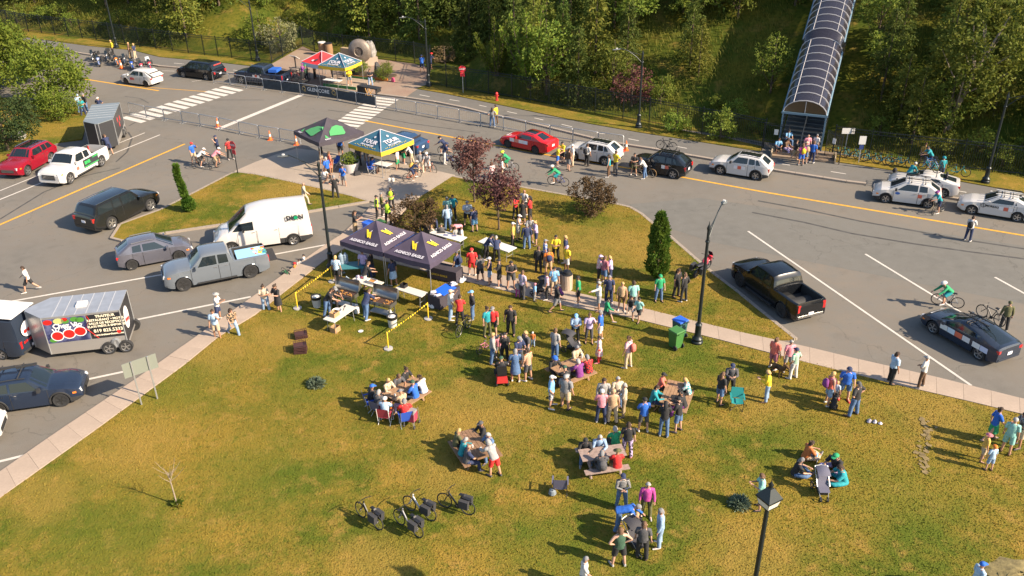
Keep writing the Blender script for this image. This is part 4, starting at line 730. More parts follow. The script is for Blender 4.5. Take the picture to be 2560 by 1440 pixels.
# trailer behind the white pickup
t, L = trailer('grey V-nosed cargo trailer hitched behind the white pickup', (297, 362), (313, 318), 2.2, 2.15, .35, mat('trailer_grey', (.03, .031, .034), .4), None, (-.7, -1.5), 'L', 1.0, mat('trailer_roof_teal', (.22, .25, .26), .45, .4)); MB().box((0, 1.104, .55), (L, .008, .38)).build('skirt_panel', TBODY, t)
for x, z in ((.5, 1.9), (-.1, 1.35), (-.7, 1.7)): disc(t, x, z, .22, rd, 1.108)
# ================= bicycles
def bike_wheel(R, col):
    b = MB(); b.torus((0, 0, 0), R-.02, .019, 'Y', 24, 6); ty = b.mesh('tyre', col, 60); b = MB(); b.torus((0, 0, 0), R-.045, .010, 'Y', 22, 4); b.lathe([(.025, -.04), (.03, 0), (.025, .04)], n=8, axis='Y')
    for k in range(14): a = k*math.pi/7; b.tube([(0, (.03 if k % 2 else -.03), 0), ((R-.05)*math.cos(a), 0, (R-.05)*math.sin(a))], .0022, 3, cap=False)
    return ty, b.mesh('rim', mat('bike_rim', (.10, .10, .10), .4, .6), 60)
TAN = mat('tan_tyre', (.28, .17, .07), .8); BW = {'k': bike_wheel(.34, RUBBER), 't': bike_wheel(.34, TAN), 's': bike_wheel(.16, RUBBER)}
def bike(label, p, rz, col, z=None, style='road', wh_='k', sc=1.0, group=None, lean=0, bag=None, name='bicycle'):
    t = thing(name, label, 'bicycle', (p.x, p.y, p.z if z is None else z), rz, group); t.scale = (sc,)*3; t.rotation_euler = (lean, 0, rz); R = .34 if wh_ != 's' else .16; k = 1 if wh_ != 's' else .5; fm = mat('bike_%.2f_%.2f_%.2f' % col, col, .35, .1, coat=.4); th = .022 if style != 'ebike' else .032
    Wr = (-.50*k, R); Wf = (.50*k, R); bb = (-.07*k, R*.85); st = (-.22*k, R+.38*k); hd = (.30*k, R+.36*k) if style != 'ebike' else (.32*k, R+.42*k); q = lambda a, y=0: (a[0], y, a[1])
    f = MB(); f.tube([q(bb), q(hd)], th*1.2, 6); f.tube([q(bb), q(st)], th, 6)
    if style == 'road' or style == 'mtb': f.tube([q(st), q(hd)], th, 6)
    for y in (-.05, .05): f.tube([q(bb, y*.5), q(Wr, y)], th*.55, 5); f.tube([q(st, y*.3), q(Wr, y)], th*.5, 5)
    f.build('frame', fm, t, 60); g_ = MB()
    for y in (-.045, .045): g_.tube([(hd[0]+.02, y, hd[1]-.12*k), q(Wf, y)], th*.6, 5)
    g_.tube([q(hd), (hd[0]-.03, 0, hd[1]+.10*k)], th, 5); g_.build('fork', fm, t, 60)
    h = MB(); hx, hz = hd[0], hd[1]+.12*k
    if style == 'road': h.tube([(hx+.08, -.21, hz-.13), (hx+.15, -.21, hz-.04), (hx+.06, -.20, hz), (hx, 0, hz), (hx+.06, .20, hz), (hx+.15, .21, hz-.04), (hx+.08, .21, hz-.13)], .015, 5)
    else: h.tube([(hx-.12, -.32*k, hz+.10), (hx, -.12, hz+.06), (hx, .12, hz+.06), (hx-.12, .32*k, hz+.10)], .015, 5)
    h.build('handlebar', BLACK, t, 60); s = MB(); s.box((st[0]-.04, 0, st[1]+.15*k), (.26, .13, .05), taper=.7); s.tube([q(st), (st[0]-.03, 0, st[1]+.14*k)], .014, 5); s.build('saddle', BLACK, t); c = MB(); c.lathe([(.09, .03), (.09, .045)], c=(bb[0], 0, bb[1]), n=12, axis='Y'); c.tube([(bb[0]-.12, -.08, bb[1]-.11), (bb[0], -.05, bb[1]), (bb[0], .05, bb[1]), (bb[0]+.12, .08, bb[1]+.11)], .012, 4); c.build('crankset', DARKMET, t)
    for w_ in (Wr, Wf): o = link('wheel', BW[wh_][0], t); o.location = q(w_); link('rim', BW[wh_][1], o)
    if bag: gb_ = MB(); gb_.box((-.42, .17, R+.22), (.36, .15, .34), taper=1.1); gb_.box((-.42, -.17, R+.22), (.36, .15, .34), taper=1.1); gb_.build('pannier', mat('pannier', (.03, .03, .033), .8), t, 40); rk = MB(); rk.box((-.42, 0, R+.41), (.42, .14, .03)); rk.build('carrier', BLACK, t)
    return t
def bike2(label, f, r, col, **k): a = G(*f, k.pop('gz', 0)); b_ = G(*r, a.z); return bike(label, (a+b_)/2, heading(b_, a), col, **k)
def on_car(c, x, y, z, label, col, **k): m_ = Matrix.Rotation(c.rotation_euler.z, 3, 'Z') @ Vector((x, y, 0)); return bike(label, Vector((c.location.x+m_.x, c.location.y+m_.y, z)), c.rotation_euler.z+k.pop('rz', 0), col, **k)
BK = (.02, .02, .022); TEAL = (.02, .30, .34)
on_car(c_rv, -.35, -.05, 1.80, 'black road bike standing on the black SUV roof', BK); on_car(c_pr, -.75, -.20, 1.56, 'black road bike standing on the dark blue hatchback roof', BK)
on_car(c_ha, -.2, -.5, 1.54, 'blue racing bike on the roof of the white hatchback, outer side', (.03, .16, .42)); on_car(c_ha, -.25, -.1, 1.54, 'blue and white racing bike on the middle of the white hatchback roof', (.35, .45, .6)); on_car(c_ha, -.2, .35, 1.54, 'turquoise racing bike on the near side of the white hatchback roof', TEAL)
for i, (x, y) in enumerate([(2099, 391), (2125, 396), (2150, 400), (2175, 406), (2205, 411), (2232, 414), (2255, 417)]): bike('turquoise share bike in the row at the fence', G(x, y, .06), math.radians(-30+(i % 3)*4), TEAL, style='city', group='share bikes along the fence')
bike('turquoise share bike apart from the row, behind the cyclists', G(2393, 440, .06), math.radians(-25), TEAL, style='city')
bike2('bicycle under the rider in white cap on the left road', (516, 410), (487, 422), BK, style='mtb'); bike2('bicycle under the rider in pink top on the left road', (551, 410), (527, 424), BK, style='mtb')
bike2('blue and orange bicycle under the racer bent by the tent', (1047, 446), (1015, 455), (.4, .10, .04)); bike2('orange-white bicycle held by the white-helmeted racer', (1088, 434), (1064, 424), (.55, .25, .18)); bike2('blue bicycle straddled beside the plum tree', (1135, 414), (1107, 408), (.03, .07, .3)); bike2('dark bicycle of the racer rolling past the blue car', (1100, 386), (1130, 393), BK); bike2('white-wheeled bicycle under the lime-helmeted racer', (1257, 425), (1287, 428), (.35, .35, .38)); bike2('blue bicycle under the racer beside the bronze bush', (1379, 462), (1412, 466), (.03, .06, .28))
bike2('tan-tyred bicycle held beside the black SUV', (1600, 437), (1631, 444), BK, wh_='t'); bike2('grey racing bicycle under the racer crossing the parking bays', (2340, 761), (2391, 771), (.25, .26, .28)); bike2('black racing bicycle held at the white hatchback tail', (2330, 540), (2358, 528), BK)
bike2('olive mountain bike held by the man in red', (1144, 846), (1176, 816), (.22, .21, .06), style='mtb', gz=Z)
EB = 'e-bikes parked on the lower lawn'
bike2('black e-bike with panniers, nearest the dead sapling', (892, 1284), (955, 1331), BK, style='ebike', gz=Z, bag=1, lean=.08); bike2('grey e-bike with big black pannier box, lowest of the group', (992, 1306), (1050, 1347), (.16, .16, .17), style='ebike', gz=Z, bag=1, lean=.08); bike2('white-framed e-bike in the middle of the group', (1018, 1273), (1080, 1304), (.45, .45, .46), style='ebike', gz=Z, bag=1, lean=.08); bike2('black e-bike with striped pannier, nearest the picnic table', (1105, 1266), (1176, 1289), BK, style='ebike', gz=Z, bag=1, lean=.08)
bike2('small pink child bike under the toddler', (1266, 861), (1252, 852), (.5, .06, .2), wh_='s', sc=1.0, gz=Z); bike2('pink girl bike lying behind the grey hooded person', (1200, 885), (1222, 873), (.5, .12, .25), style='mtb', gz=Z, sc=.62, lean=.2); bike2('small green kick bike lying by the kerb near the children', (700, 686), (718, 694), (.04, .2, .08), wh_='s', lean=.9)
# ================= motorcycles
def moto(label, p, rz, col, case=None, name='motorcycle', lean=.14, case2=None):
    t = thing(name, label, 'motorcycle', p, rz); t.rotation_euler = (lean, 0, rz); cm = mat('moto_%.2f_%.2f_%.2f' % col, col, .25, coat=.8)
    for x in (-.72, .74): b = MB(); b.torus((0, 0, 0), .25, .065, 'Y', 20, 8); o = b.build('wheel', RUBBER, t, 60); o.location = (x, 0, .31); b = MB(); b.torus((0, 0, 0), .18, .02, 'Y', 18, 5); b.lathe([(.06, -.06), (.06, .06)], n=10, axis='Y'); [b.box((.09*math.cos(k*1.2566), 0, .09*math.sin(k*1.2566)), (.18, .02, .025), ry=-k*1.2566) for k in range(5)]; b.build('rim', ALLOY, o)
    b = MB(); b.box((0, 0, .42), (.5, .34, .34), taper=.85); b.tube([(-.72, .1, .31), (-.1, .12, .36)], .035, 6); b.tube([(-.72, -.1, .31), (-.1, -.12, .36)], .035, 6); b.build('engine', DARKMET, t, 40)
    b = MB(); b.tube([(.42, 0, .80), (.20, 0, .86), (-.05, 0, .80), (-.12, 0, .74)], [(.10, .10), (.17, .14), (.15, .11), (.06, .05)], 10); b.build('fuel_tank', cm, t, 60); b = MB(); b.tube([(-.05, 0, .76), (-.35, 0, .74), (-.62, 0, .82), (-.85, 0, .84)], [(.08, .04), (.16, .06), (.15, .06), (.08, .04)], 10); b.build('seat', BLACK, t, 60)
    b = MB(); [b.tube([(.74, y, .31), (.50, y, .95)], .027, 6) for y in (-.1, .1)]; b.build('fork', CHROME, t); b = MB(); b.tube([(.28, -.40, 1.06), (.46, -.18, 1.0), (.46, .18, 1.0), (.28, .40, 1.06)], .018, 6); b.build('handlebar', BLACK, t); b = MB(); b.tube([(.80, 0, .80), (.66, 0, .86), (.48, 0, .90)], [(.08, .10), (.19, .17), (.20, .13)], 10); b.build('fairing', cm, t, 60); b = MB(); b.add([(.72, -.17, .98), (.72, .17, .98), (.50, .13, 1.30), (.50, -.13, 1.30)], [(0, 1, 2, 3)]); b.build('windshield', GLASS, t); b = MB(); b.lathe([(.09, 0), (.07, .05)], c=(0, 0, 0), n=12, axis='X'); o = b.build('headlight', LAMPW, t); o.location = (.80, 0, .80)
    b = MB(); b.torus((0, 0, 0), .29, .05, 'Y', 10, 5); b.f = b.f[:25]; b.mi = b.mi[:25]; o = b.build('mudguard', cm, t, 60); o.location = (.74, 0, .33); b = MB(); b.tube([(.1, -.17, .28), (-.4, -.2, .30), (-.9, -.22, .42)], .045, 8); b.build('exhaust', CHROME, t, 60)
    cs_ = mat('moto_case_%.2f' % (case or (.03, 0, 0))[0], case or (.03, .03, .032), .5)
    for y in (-.32, .32): MB().box((-.68, y, .62), (.5, .2, .36), taper=.9).build('side_case', cs_, t, 40)
    if case2: MB().box((-.92, 0, 1.06), (.38, .44, .32), taper=.88).build('top_case', mat('moto_top_%.2f' % case2[0], case2, .5), t, 40)
    return t
for lab, x, y, a, c, k in [('black touring motorcycle deepest in the parked row', 240, 150, 100, (.02, .02, .025), {}), ('blue and white motorcycle half behind the leafy tree', 252, 163, 110, (.2, .25, .45), {}), ('black motorcycle beside the person in yellow', 275, 152, 105, (.02, .02, .02), dict(case2=(.03, .03, .03))), ('orange motorcycle behind the traffic cone', 294, 163, 120, (.55, .16, .01), {}), ('black motorcycle with chrome pipe beside the orange one', 316, 160, 115, (.03, .03, .03), {}), ('blue motorcycle between the orange and red ones', 333, 173, 118, (.02, .08, .42), {}), ('white and red motorcycle nearest the open white hatchback', 357, 178, 118, (.55, .06, .08), dict(case2=(.03, .03, .03))), ('red motorcycle with pale top case at the row end', 378, 174, 115, (.5, .04, .05), dict(case2=(.6, .6, .6)))]: moto(lab, G(x, y), math.radians(a+180), c, **k)
moto('red motorcycle with windshield parked on the grass by a lamp post', (G(1738, 694, Z)+G(1768, 672, Z))/2, heading(G(1738, 694), G(1768, 672)), (.42, .03, .05))

# ================= street furniture and event gear
def M3(x, y, z): return Vector((x, y, z))
BLKMET = mat('black_painted_metal', (.016, .022, .024), .4, .3); YMET = mat('yellow_metal', (.62, .40, .02), .5); BLUEPL = mat('blue_plastic', (.02, .10, .50), .45); GREENPL = mat('green_plastic', (.045, .15, .035), .5)
# --- fences
def fence(label, pts, hgt=2.35, onhill=False):
    t = thing('picket_fence', label, 'fence', pts[0]); o0 = pts[0]; pk = MB(); L = 0
    for a, b in zip(pts, pts[1:]):
        d = b-a; n = max(1, round(d.length/2.45)); rz = math.atan2(d.y, d.x)
        for i in range(n):
            p = a.lerp(b, i/n)-o0; q = a.lerp(b, (i+1)/n)-o0; po = MB().box((0, 0, hgt/2), (.075, .075, hgt+.1)).build('post', BLKMET, t); po.location = p; po.rotation_euler.z = rz
            r = MB(); [MB().tube([p+M3(0, 0, z), q+M3(0, 0, z)], .026, 4).build('rail', BLKMET, t) for z in (.25, hgt-.35, hgt-.12)]
            m_ = max(2, int((q-p).length/.15))
            for k in range(1, m_): c = p.lerp(q, k/m_); pk.box((c.x, c.y, hgt/2+.02), (.024, .024, hgt-.1))
    po = MB().box((0, 0, hgt/2), (.075, .075, hgt+.1)).build('post', BLKMET, t); po.location = pts[-1]-o0
    tag(pk.build('picket', BLKMET, t), kind='stuff'); return t
fence('long black picket fence along the bike path right of the forecourt', fence_r); fence('black picket fence behind the turquoise share bikes', fence_r2); fence('black picket fence below the grassy slope at the upper left', fence_l); fence('black picket fence round the back of the monument forecourt', fence_p + [G(1078, 168), G(1070, 210)])
# --- lamp posts
def lamp(label, px, py, ang, L=2.0, H=6.3):
    p = G(px, py, .06); t = thing('lamp_post', label, 'lamp post', p, ang); b = MB(); b.lathe([(.30, 0), (.30, .14), (.24, .2), (.27, .32), (.19, .42), (.16, .5), (.155, 1.05), (.18, 1.1), (.12, 1.2)], n=14); b.build('base', BLKMET, t, 40); b = MB(); b.tube([(0, 0, 1.15), (0, 0, H)], [.095, .07], 10); b.build('pole', BLKMET, t, 60); b = MB(); b.lathe([(.08, H-.1), (.10, H), (.03, H+.18), (.01, H+.34)], n=10); b.lathe([(.10, H-.75), (.12, H-.70), (.10, H-.65)], n=10); b.build('finial', BLKMET, t, 40)
    b = MB(); b.tube([(.05, 0, H-.7), (L*.25, 0, H-.25), (L*.6, 0, H+.25), (L*.9, 0, H+.45), (L, 0, H+.42)], .032, 6); b.tube([(.05, 0, H-.1), (L*.3, 0, H+.02), (L*.55, 0, H+.2)], .022, 6); b.build('arm', BLKMET, t, 60); h = MB(); h.tube([(L-.15, 0, H+.40), (L+.1, 0, H+.38), (L+.5, 0, H+.34)], [(.05, .05), (.15, .07), (.08, .04)], 8); h.build('lamp_head', mat('lamp_head_grey', (.10, .11, .11), .5), t, 60); MB().box((L+.15, 0, H+.465), (.12, .12, .07)).build('photocell', WHITE, t); return t
lamp('black lamp post beside the purple double tent', 829, 674, math.radians(168), 1.9, 6.6); lamp('black lamp post by the green wheelie bins, arm over the parking bays', 1742, 858, math.radians(62), 2.3, 6.4); lamp('dark lamp post between minivan and dark blue pickup', 645, 152, math.radians(165)); lamp('lamp post at the forecourt entrance with small sticker', 1072, 215, math.radians(175)); lamp('lamp post on the verge in front of the purple shrub', 1596, 319, math.radians(180)); lamp('lamp post at the right end behind the white sedan', 2463, 456, math.radians(-20)); lamp('lamp post behind the parked motorcycles', 292, 119, math.radians(160))
# foreground lantern
t = thing('lantern_post', 'black post with four-sided lantern on the lower lawn', 'lamp post', (6.70, 17.36, Z), math.radians(30)); b = MB(); b.lathe([(.22, 0), (.22, .3), (.1, .5)], n=12); b.build('base', BLKMET, t, 40); b = MB(); b.tube([(0, 0, .4), (0, 0, 7.36)], [.085, .06], 10); b.build('pole', BLKMET, t, 60); b = MB(); b.box((0, 0, 7.48), (.34, .34, .26), taper=1.35); b.build('glass', mat('frosted_lantern', (.55, .53, .48), .4), t)
b = MB(); b.box((0, 0, 7.36), (.36, .36, .03)); b.box((0, 0, 7.63), (.50, .50, .05)); [b.tube([(sx*.16, sy*.16, 7.36), (sx*.225, sy*.225, 7.62)], .014, 4) for sx in (-1, 1) for sy in (-1, 1)]; b.build('frame', BLKMET, t); b = MB(); b.box((0, 0, 7.80), (.50, .50, .30), taper=.28); b.build('hood', BLKMET, t); b = MB(); b.lathe([(.07, 7.95), (.05, 8.0), (.075, 8.05), (.02, 8.14), (.006, 8.22)], n=10); b.build('finial', BLKMET, t, 60)
# --- crowd barriers
def barriers(pts, hgt, lab, grp, ban=(), far=False):
    for i, (a, b_) in enumerate(zip(pts, pts[1:])):
        p, q = G(*a), G(*b_); d = q-p; L = d.length-.04; t = thing('crowd_barrier', lab(i), 'barrier', p.lerp(q, .5), math.atan2(d.y, d.x), grp); f = MB(); h = L/2
        f.tube([(-h, 0, .05), (-h, 0, hgt-.08), (-h+.08, 0, hgt), (h-.08, 0, hgt), (h, 0, hgt-.08), (h, 0, .05)], .034, 6); f.tube([(-h, 0, .20), (h, 0, .20)], .028, 5); f.build('frame', STEEL, t, 60); k = MB(); n = 10
        [k.tube([(-h+2*h*j/n, 0, .2), (-h+2*h*j/n, 0, hgt)], .006, 4) for j in range(1, n)]; k.build('bars', STEEL, t)['kind'] = 'stuff'; ft = MB(); [ft.box((x, 0, .025), (.06, .55, .03)) for x in (-h+.12,)]; ft.build('foot', STEEL, t); ft = MB().box((h-.12, 0, .025), (.06, .55, .03)).build('foot', STEEL, t)
        if i in ban:
            s = MB(); s.box((0, -.035, hgt*.52), (L-.06, .008, hgt*.74)); s.build('banner', mat('banner_mesh', (.025, .035, .045), .8, var=.3, scale=3), t)
            M = frame((0, -.042, hgt*.56), (1, 0, 0), (0, 0, 1)); wt = mat('banner_white', (.62, .62, .62), .6)
            if ban[i]: lettering(t, ban[i][0], .50, frame((ban[i][1], -.042, hgt*.6), (1, 0, 0), (0, 0, 1)), wt, bold=.004)
            if ban[i] and ban[i][2] is not None: e = MB(); e.torus((ban[i][2], -.042, hgt*.62), .2, .03, 'Y', 12, 4); e.torus((ban[i][2]+.12, -.042, hgt*.45), .1, .02, 'Y', 10, 4); e.build('emblem', mat('banner_gold', (.35, .25, .09), .6), t)
FB = [(534, 207), (576, 212), (617, 219), (660, 225), (706, 231), (752, 237), (797, 244), (845, 251), (892, 260), (941, 269), (991, 277), (1042, 286), (1095, 296), (1149, 305), (1202, 315), (1259, 324), (1315, 335), (1375, 346), (1432, 355), (1495, 364), (1558, 373)]
names = {5: 'barrier with dark banner, left half of the white lettering', 6: 'barrier with dark banner, right half of the white lettering'}
barriers(FB, 1.15, lambda i: names.get(i, 'crowd barrier with plain dark mesh banner by the far tents' if i in (3, 4, 7, 8) else 'bare grey crowd barrier in the row along the far side of the road'), 'barriers along the far side of the road', {3: None, 4: None, 5: ('GLEN', .45, -.6), 6: ('CORE', -.42, .75), 7: None, 8: None})
barriers([(325, 285), (367, 294), (412, 301), (457, 308), (502, 315), (551, 324), (600, 334), (649, 344), (701, 352), (752, 361)], 1.08, lambda i: 'grey crowd barrier in the row on the near side of the road', 'barriers on the near side of the road')
def cone(label, px, py, z=0, s=1): p = G(px, py, z); t = thing('traffic_cone', label, 'traffic cone', p); OR = mat('cone_orange', (.72, .13, .02), .5); b = MB(); b.box((0, 0, .02), (.40*s, .40*s, .04)); b.build('base', OR, t); b = MB(); b.lathe([(.15*s, .04), (.03*s, .80*s), (.02*s, .82*s)], n=12); b.build('body', OR, t, 60); b = MB(); b.lathe([(.113*s, .32*s), (.078*s, .54*s)], n=12); b.build('collar', WHITE, t, 60); return t
cone('orange cone in front of the parked motorcycles', 304, 171, s=1.15); cone('orange traffic cone where the white finish line meets the barriers', 545, 317); cone('orange cone left of two behind the near barriers', 676, 350); cone('orange cone beside the black and green tent', 741, 362); cone('orange cone behind the white SUV with sunroof', 1565, 376)
# --- canopy tents
def tent(label, c, ang, wx, wy, eave, apex, colr, valc, letters=None, val=.30, seam=None, legs=STEEL):
    t = thing('canopy_tent', label, 'tent', (c.x, c.y, .1), ang); X, Y = wx/2, wy/2; co = [(-X, -Y), (X, -Y), (X, Y), (-X, Y)]; ap = Vector((0, 0, apex)); pm = []
    for i in range(4):
        a = Vector((*co[i], eave)); b_ = Vector((*co[(i+1) % 4], eave)); rows = []
        for u in np.linspace(0, 1, 6): rows.append([(a.lerp(b_, v)).lerp(ap, u)+M3(0, 0, -.16*math.sin(math.pi*u)*(1-.7*abs(2*v-1)) - .05*math.sin(math.pi*v)*(1-u)) for v in np.linspace(0, 1, 7)])
        pm.append(patch('roof_panel', rows, colr, t, smooth=60)); w_ = MB(); vs = []
        for v in np.linspace(0, 1, 9): p = a.lerp(b_, v)+M3(0, 0, -.05*math.sin(math.pi*v)); q = p*1.004; q.z = p.z-val+.02*math.sin(v*19); vs += [p, q]
        w_.add(vs, [(2*k, 2*k+1, 2*k+3, 2*k+2) for k in range(8)]); w_.build('valance', valc, t, 60)
        if seam: s = MB(); s.tube([(a).lerp(ap, u)+M3(0, 0, .012) for u in (0, .25, .5, .75, 1)], .028, 4); s.build('seam', seam, t)
        lg = MB(); lg.tube([a*.985+M3(0, 0, -a.z*.985), a*.985+M3(0, 0, -.03)], .026, 6); lg.box((a.x*.985, a.y*.985, .015), (.12, .12, .03)); lg.build('leg', legs, t)
    tr = MB(); [tr.tube([Vector((*co[i], eave-.08))*.98, Vector((*co[(i+1) % 4], eave-.35))*.98], .014, 4) for i in range(4)]; tr.build('truss', legs, t)
    if letters:
        for i, items in letters.items():
            a = Vector((*co[i], eave)); b_ = Vector((*co[(i+1) % 4], eave)); mid = (a+b_)/2; xd = (b_-a).normalized(); yd = (ap-mid).normalized(); nrm = xd.cross(yd)
            for kind, u, v, sz, m_ in items:
                o = mid+(ap-mid)*u+xd*v+nrm*(.035-.10*math.sin(math.pi*u)); M = frame(o, xd, yd+nrm*(-.25*math.cos(math.pi*u)))
                if kind[0] == '#':
                    b = MB(); polys = {'#eagle': [[(-.36, .30), (-.20, .30), (.04, -.02), (-.10, -.14)], [(-.06, .12), (.10, .24), (.30, -.34), (.12, -.22)], [(-.12, -.10), (.06, .02), (.16, -.22), (.02, -.30)]], '#wing': [[(.02, .24), (.14, .34), (.10, .10)]], '#leaf': [[(-.62, -.3), (-.5, -.02), (-.2, .26), (.2, .34), (.36, .36), (.22, -.34), (.1, -.42)]], '#leaf2': [[(-.62, .02), (-.5, .42), (-.12, .42)], [(-.75, -.42), (-.55, -.42), (-.66, -.16)]], '#dots': [[(x, y), (x+.11, y+.02), (x+.06, y+.10)] for x, y in [(-1.2+.2*k, .05*math.sin(k*1.7)) for k in range(12)]], '#ring': [[(.2*math.cos(q*math.pi/6), .2*math.sin(q*math.pi/6)) for q in range(12)]]}[kind]
                    for pl in polys: b.add([(x*sz, y*sz, 0) for x, y in pl], [tuple(range(len(pl)))])
                    o_ = b.mesh('emblem', m_); o_.transform(M); link('emblem', o_, t)
                else: lettering(t, kind, sz, M, m_, bold=.012*sz/.3)
    return t
PUR = mat('tent_plum', (.048, .036, .062), .75, var=.16, scale=1.6, bump=.6); TBK = mat('tent_black', (.040, .033, .044), .75, var=.16, scale=1.6, bump=.6); TBL = mat('tent_petrol', (.018, .085, .14), .75, var=.18, scale=1.6, bump=.6); TYE = mat('tent_yellow', (.52, .33, .02), .7, var=.25, scale=14); TRD = mat('tent_red', (.55, .02, .025), .7, var=.12, scale=2); TWH = mat('tent_white', (.48, .46, .5), .7); TGR = mat('tent_green', (.06, .26, .09), .7); EYE = mat('emblem_yellow', (.72, .50, .02), .6)
Z1 = Vector((0, 0, 0)); A_ = G(858, 683, .1); B_ = G(967, 713, .1); C_ = G(1082, 747, .1); D_ = G(1151, 688, .1); angt = heading(A_, C_); xd = Vector((math.cos(angt), math.sin(angt), 0)); yd = Vector((-xd.y, xd.x, 0))
AG = {i: [('AGNICO EAGLE', .165, 0, .27, TWH), ('#eagle', .50, .0, .85, EYE), ('#wing', .50, .0, .85, TWH)] for i in (0, 1)}; AG[3] = [('AGNICO EAGLE', .2, 0, .26, mat('tent_blueprint', (.10, .16, .45), .7))]
tent('plum tent with yellow bird emblems, the one beside the lamp post', (A_+B_)/2+yd*1.5, angt, 3.12, 3.05, 2.12, 3.15, PUR, PUR, AG); tent('plum tent with yellow bird emblems, the one over the merchandise table', (B_+C_)/2+yd*1.5, angt, 3.12, 3.05, 2.12, 3.15, PUR, PUR, AG)
TO = lambda: {i: [('TOUR', .36, 0, .52, TWH), ("DE L'ABITIBI", .17, 0, .24, TWH), ('#dots', .06, 0, .95, EYE), ('#ring', .62, .1, .5, TWH)] for i in (0, 1)}
def quad_tent(l, f, r, **k): L_, F_, R_ = G(*l, .1), G(*f, .1), G(*r, .1); ang = heading(L_, F_); return (L_+R_)/2, ang
c, a = quad_tent((889, 424), (975, 450), (1026, 408)); tent('petrol blue tent with yellow valance beside the white planter', c, a, 3.5, 3.5, 2.0, 2.95, TBL, TYE, TO(), .34, TWH)
c, a = quad_tent((763, 409), (834, 446), (897, 398)); tent('black tent with big green leaf emblem on the plaza', c, a, 3.9, 3.9, 2.45, 3.55, TBK, TBK, {i: [('#leaf', .40, .2, 1.55, TGR), ('#leaf2', .40, -.1, 1.5, TGR), ('EXIST', .06, -1.1, .2, TWH)] for i in (0, 1)}, .3)
c, a = quad_tent((799, 213), (865, 221), (912, 206)); tent('petrol blue and yellow tent on the far green-edged platform', c, a, 3.2, 3.0, 2.1, 3.1, TBL, TYE, TO(), .32, TWH)
c, a = quad_tent((772, 200), (826, 212), (852, 194)); tent('red tent with white valance behind the far blue and yellow one', c, a, 3.0, 3.0, 1.9, 2.85, TRD, TWH, {0: [('#leaf', .35, .2, .45, TBK), ('#ring', .25, -.2, .8, TWH)]}, .42, TWH)
# --- picnic tables
WOODM = mat('picnic_wood', (.26, .155, .085), .8, var=.2, scale=7, bump=.2); WOODG = mat('picnic_wood_grey', (.25, .185, .16), .85, var=.2, scale=7, bump=.2); FR = {}
def picnic(key, label, c, ang, m=WOODM, L=1.85):
    t = thing('picnic_table', label, 'picnic table', (c.x, c.y, Z), ang); FR[key] = (Vector((c.x, c.y, Z)), ang)
    for k in range(5): MB().box((0, -.30+.15*k, .745), (L, .138, .04)).build('plank', m, t)
    for s in (-1, 1):
        for k in range(2): MB().box((0, s*(.64+.145*k), .445), (L, .135, .04)).build('plank', m, t)
    for x in (-.62, .62):
        for s in (-1, 1): lg = MB(); lg.tube([(x, s*.62, 0), (x, s*.24, .72)], (.05, .025), 4); lg.build('leg', m, t)
        MB().box((x, 0, .41), (.04, 1.5, .09)).build('brace', m, t); MB().box((x+.045*(1 if x < 0 else -1), 0, .70), (.04, .70, .06)).build('brace', m, t)
    return t
q = lambda *p: sum((G(x, y, .86) for x, y in p), Vector())/len(p)
T1c = q((956, 981), (1037, 941), (1056, 956), (986, 1006)); T2c = q((1379, 916), (1455, 892), (1474, 907), (1400, 942)); T3c = q((1672, 950), (1710, 955), (1690, 1015), (1647, 1007)); T4c = q((1447, 1127), (1547, 1107), (1569, 1142), (1459, 1152)); T5c = q((1142, 1085), (1199, 1084), (1230, 1134), (1176, 1128))
picnic('T1', 'brown picnic table circled by folding chairs', T1c, heading(G(971, 993), G(1046, 948))); picnic('T2', 'picnic table where a red plaid shirt sits beside purple', T2c, heading(G(1390, 929), G(1465, 899))); picnic('T3', 'wide-planked picnic table set lengthwise, beside the teal camp chair', T3c, heading(G(1668, 1011), G(1691, 952))); picnic('T4', 'weathered grey picnic table with empty bench end', T4c, heading(G(1453, 1140), G(1558, 1125)), WOODG); picnic('T5', 'brown picnic table nearest the parked e-bikes', T5c, heading(G(1170, 1084), G(1205, 1134)), mat('picnic_wood_dark', (.19, .11, .062), .8, var=.2, scale=7))
def cup(label, fr, x, y, m=None, h=.12): c, a = FR[fr]; p = Matrix.Rotation(a, 3, 'Z') @ Vector((x, y, .765)); b = MB(); b.lathe([(.035, 0), (.045, h)], n=8); o = tag(b.build('cup', m or WHITE), label, 'cup'); o.location = c+p
cup('white cup on the corner of the brown table circled by chairs', 'T1', -.7, -.2); cup('yellow drink cup on the brown table circled by chairs', 'T1', .5, -.1, mat('yellow_drink', (.6, .45, .05), .4), .2); cup('white cup beside the blue vest at the table near the e-bikes', 'T5', .25, -.2); cup('white cup by the outer edge of the table near the e-bikes', 'T5', .55, .05); cup('white bottle at the end of the table with red plaid shirt', 'T2', .8, .2, None, .24); cup('bread roll plate at the lower end of the wide-planked table', 'T3', -.8, .1, mat('bun', (.42, .24, .09), .7), .05)
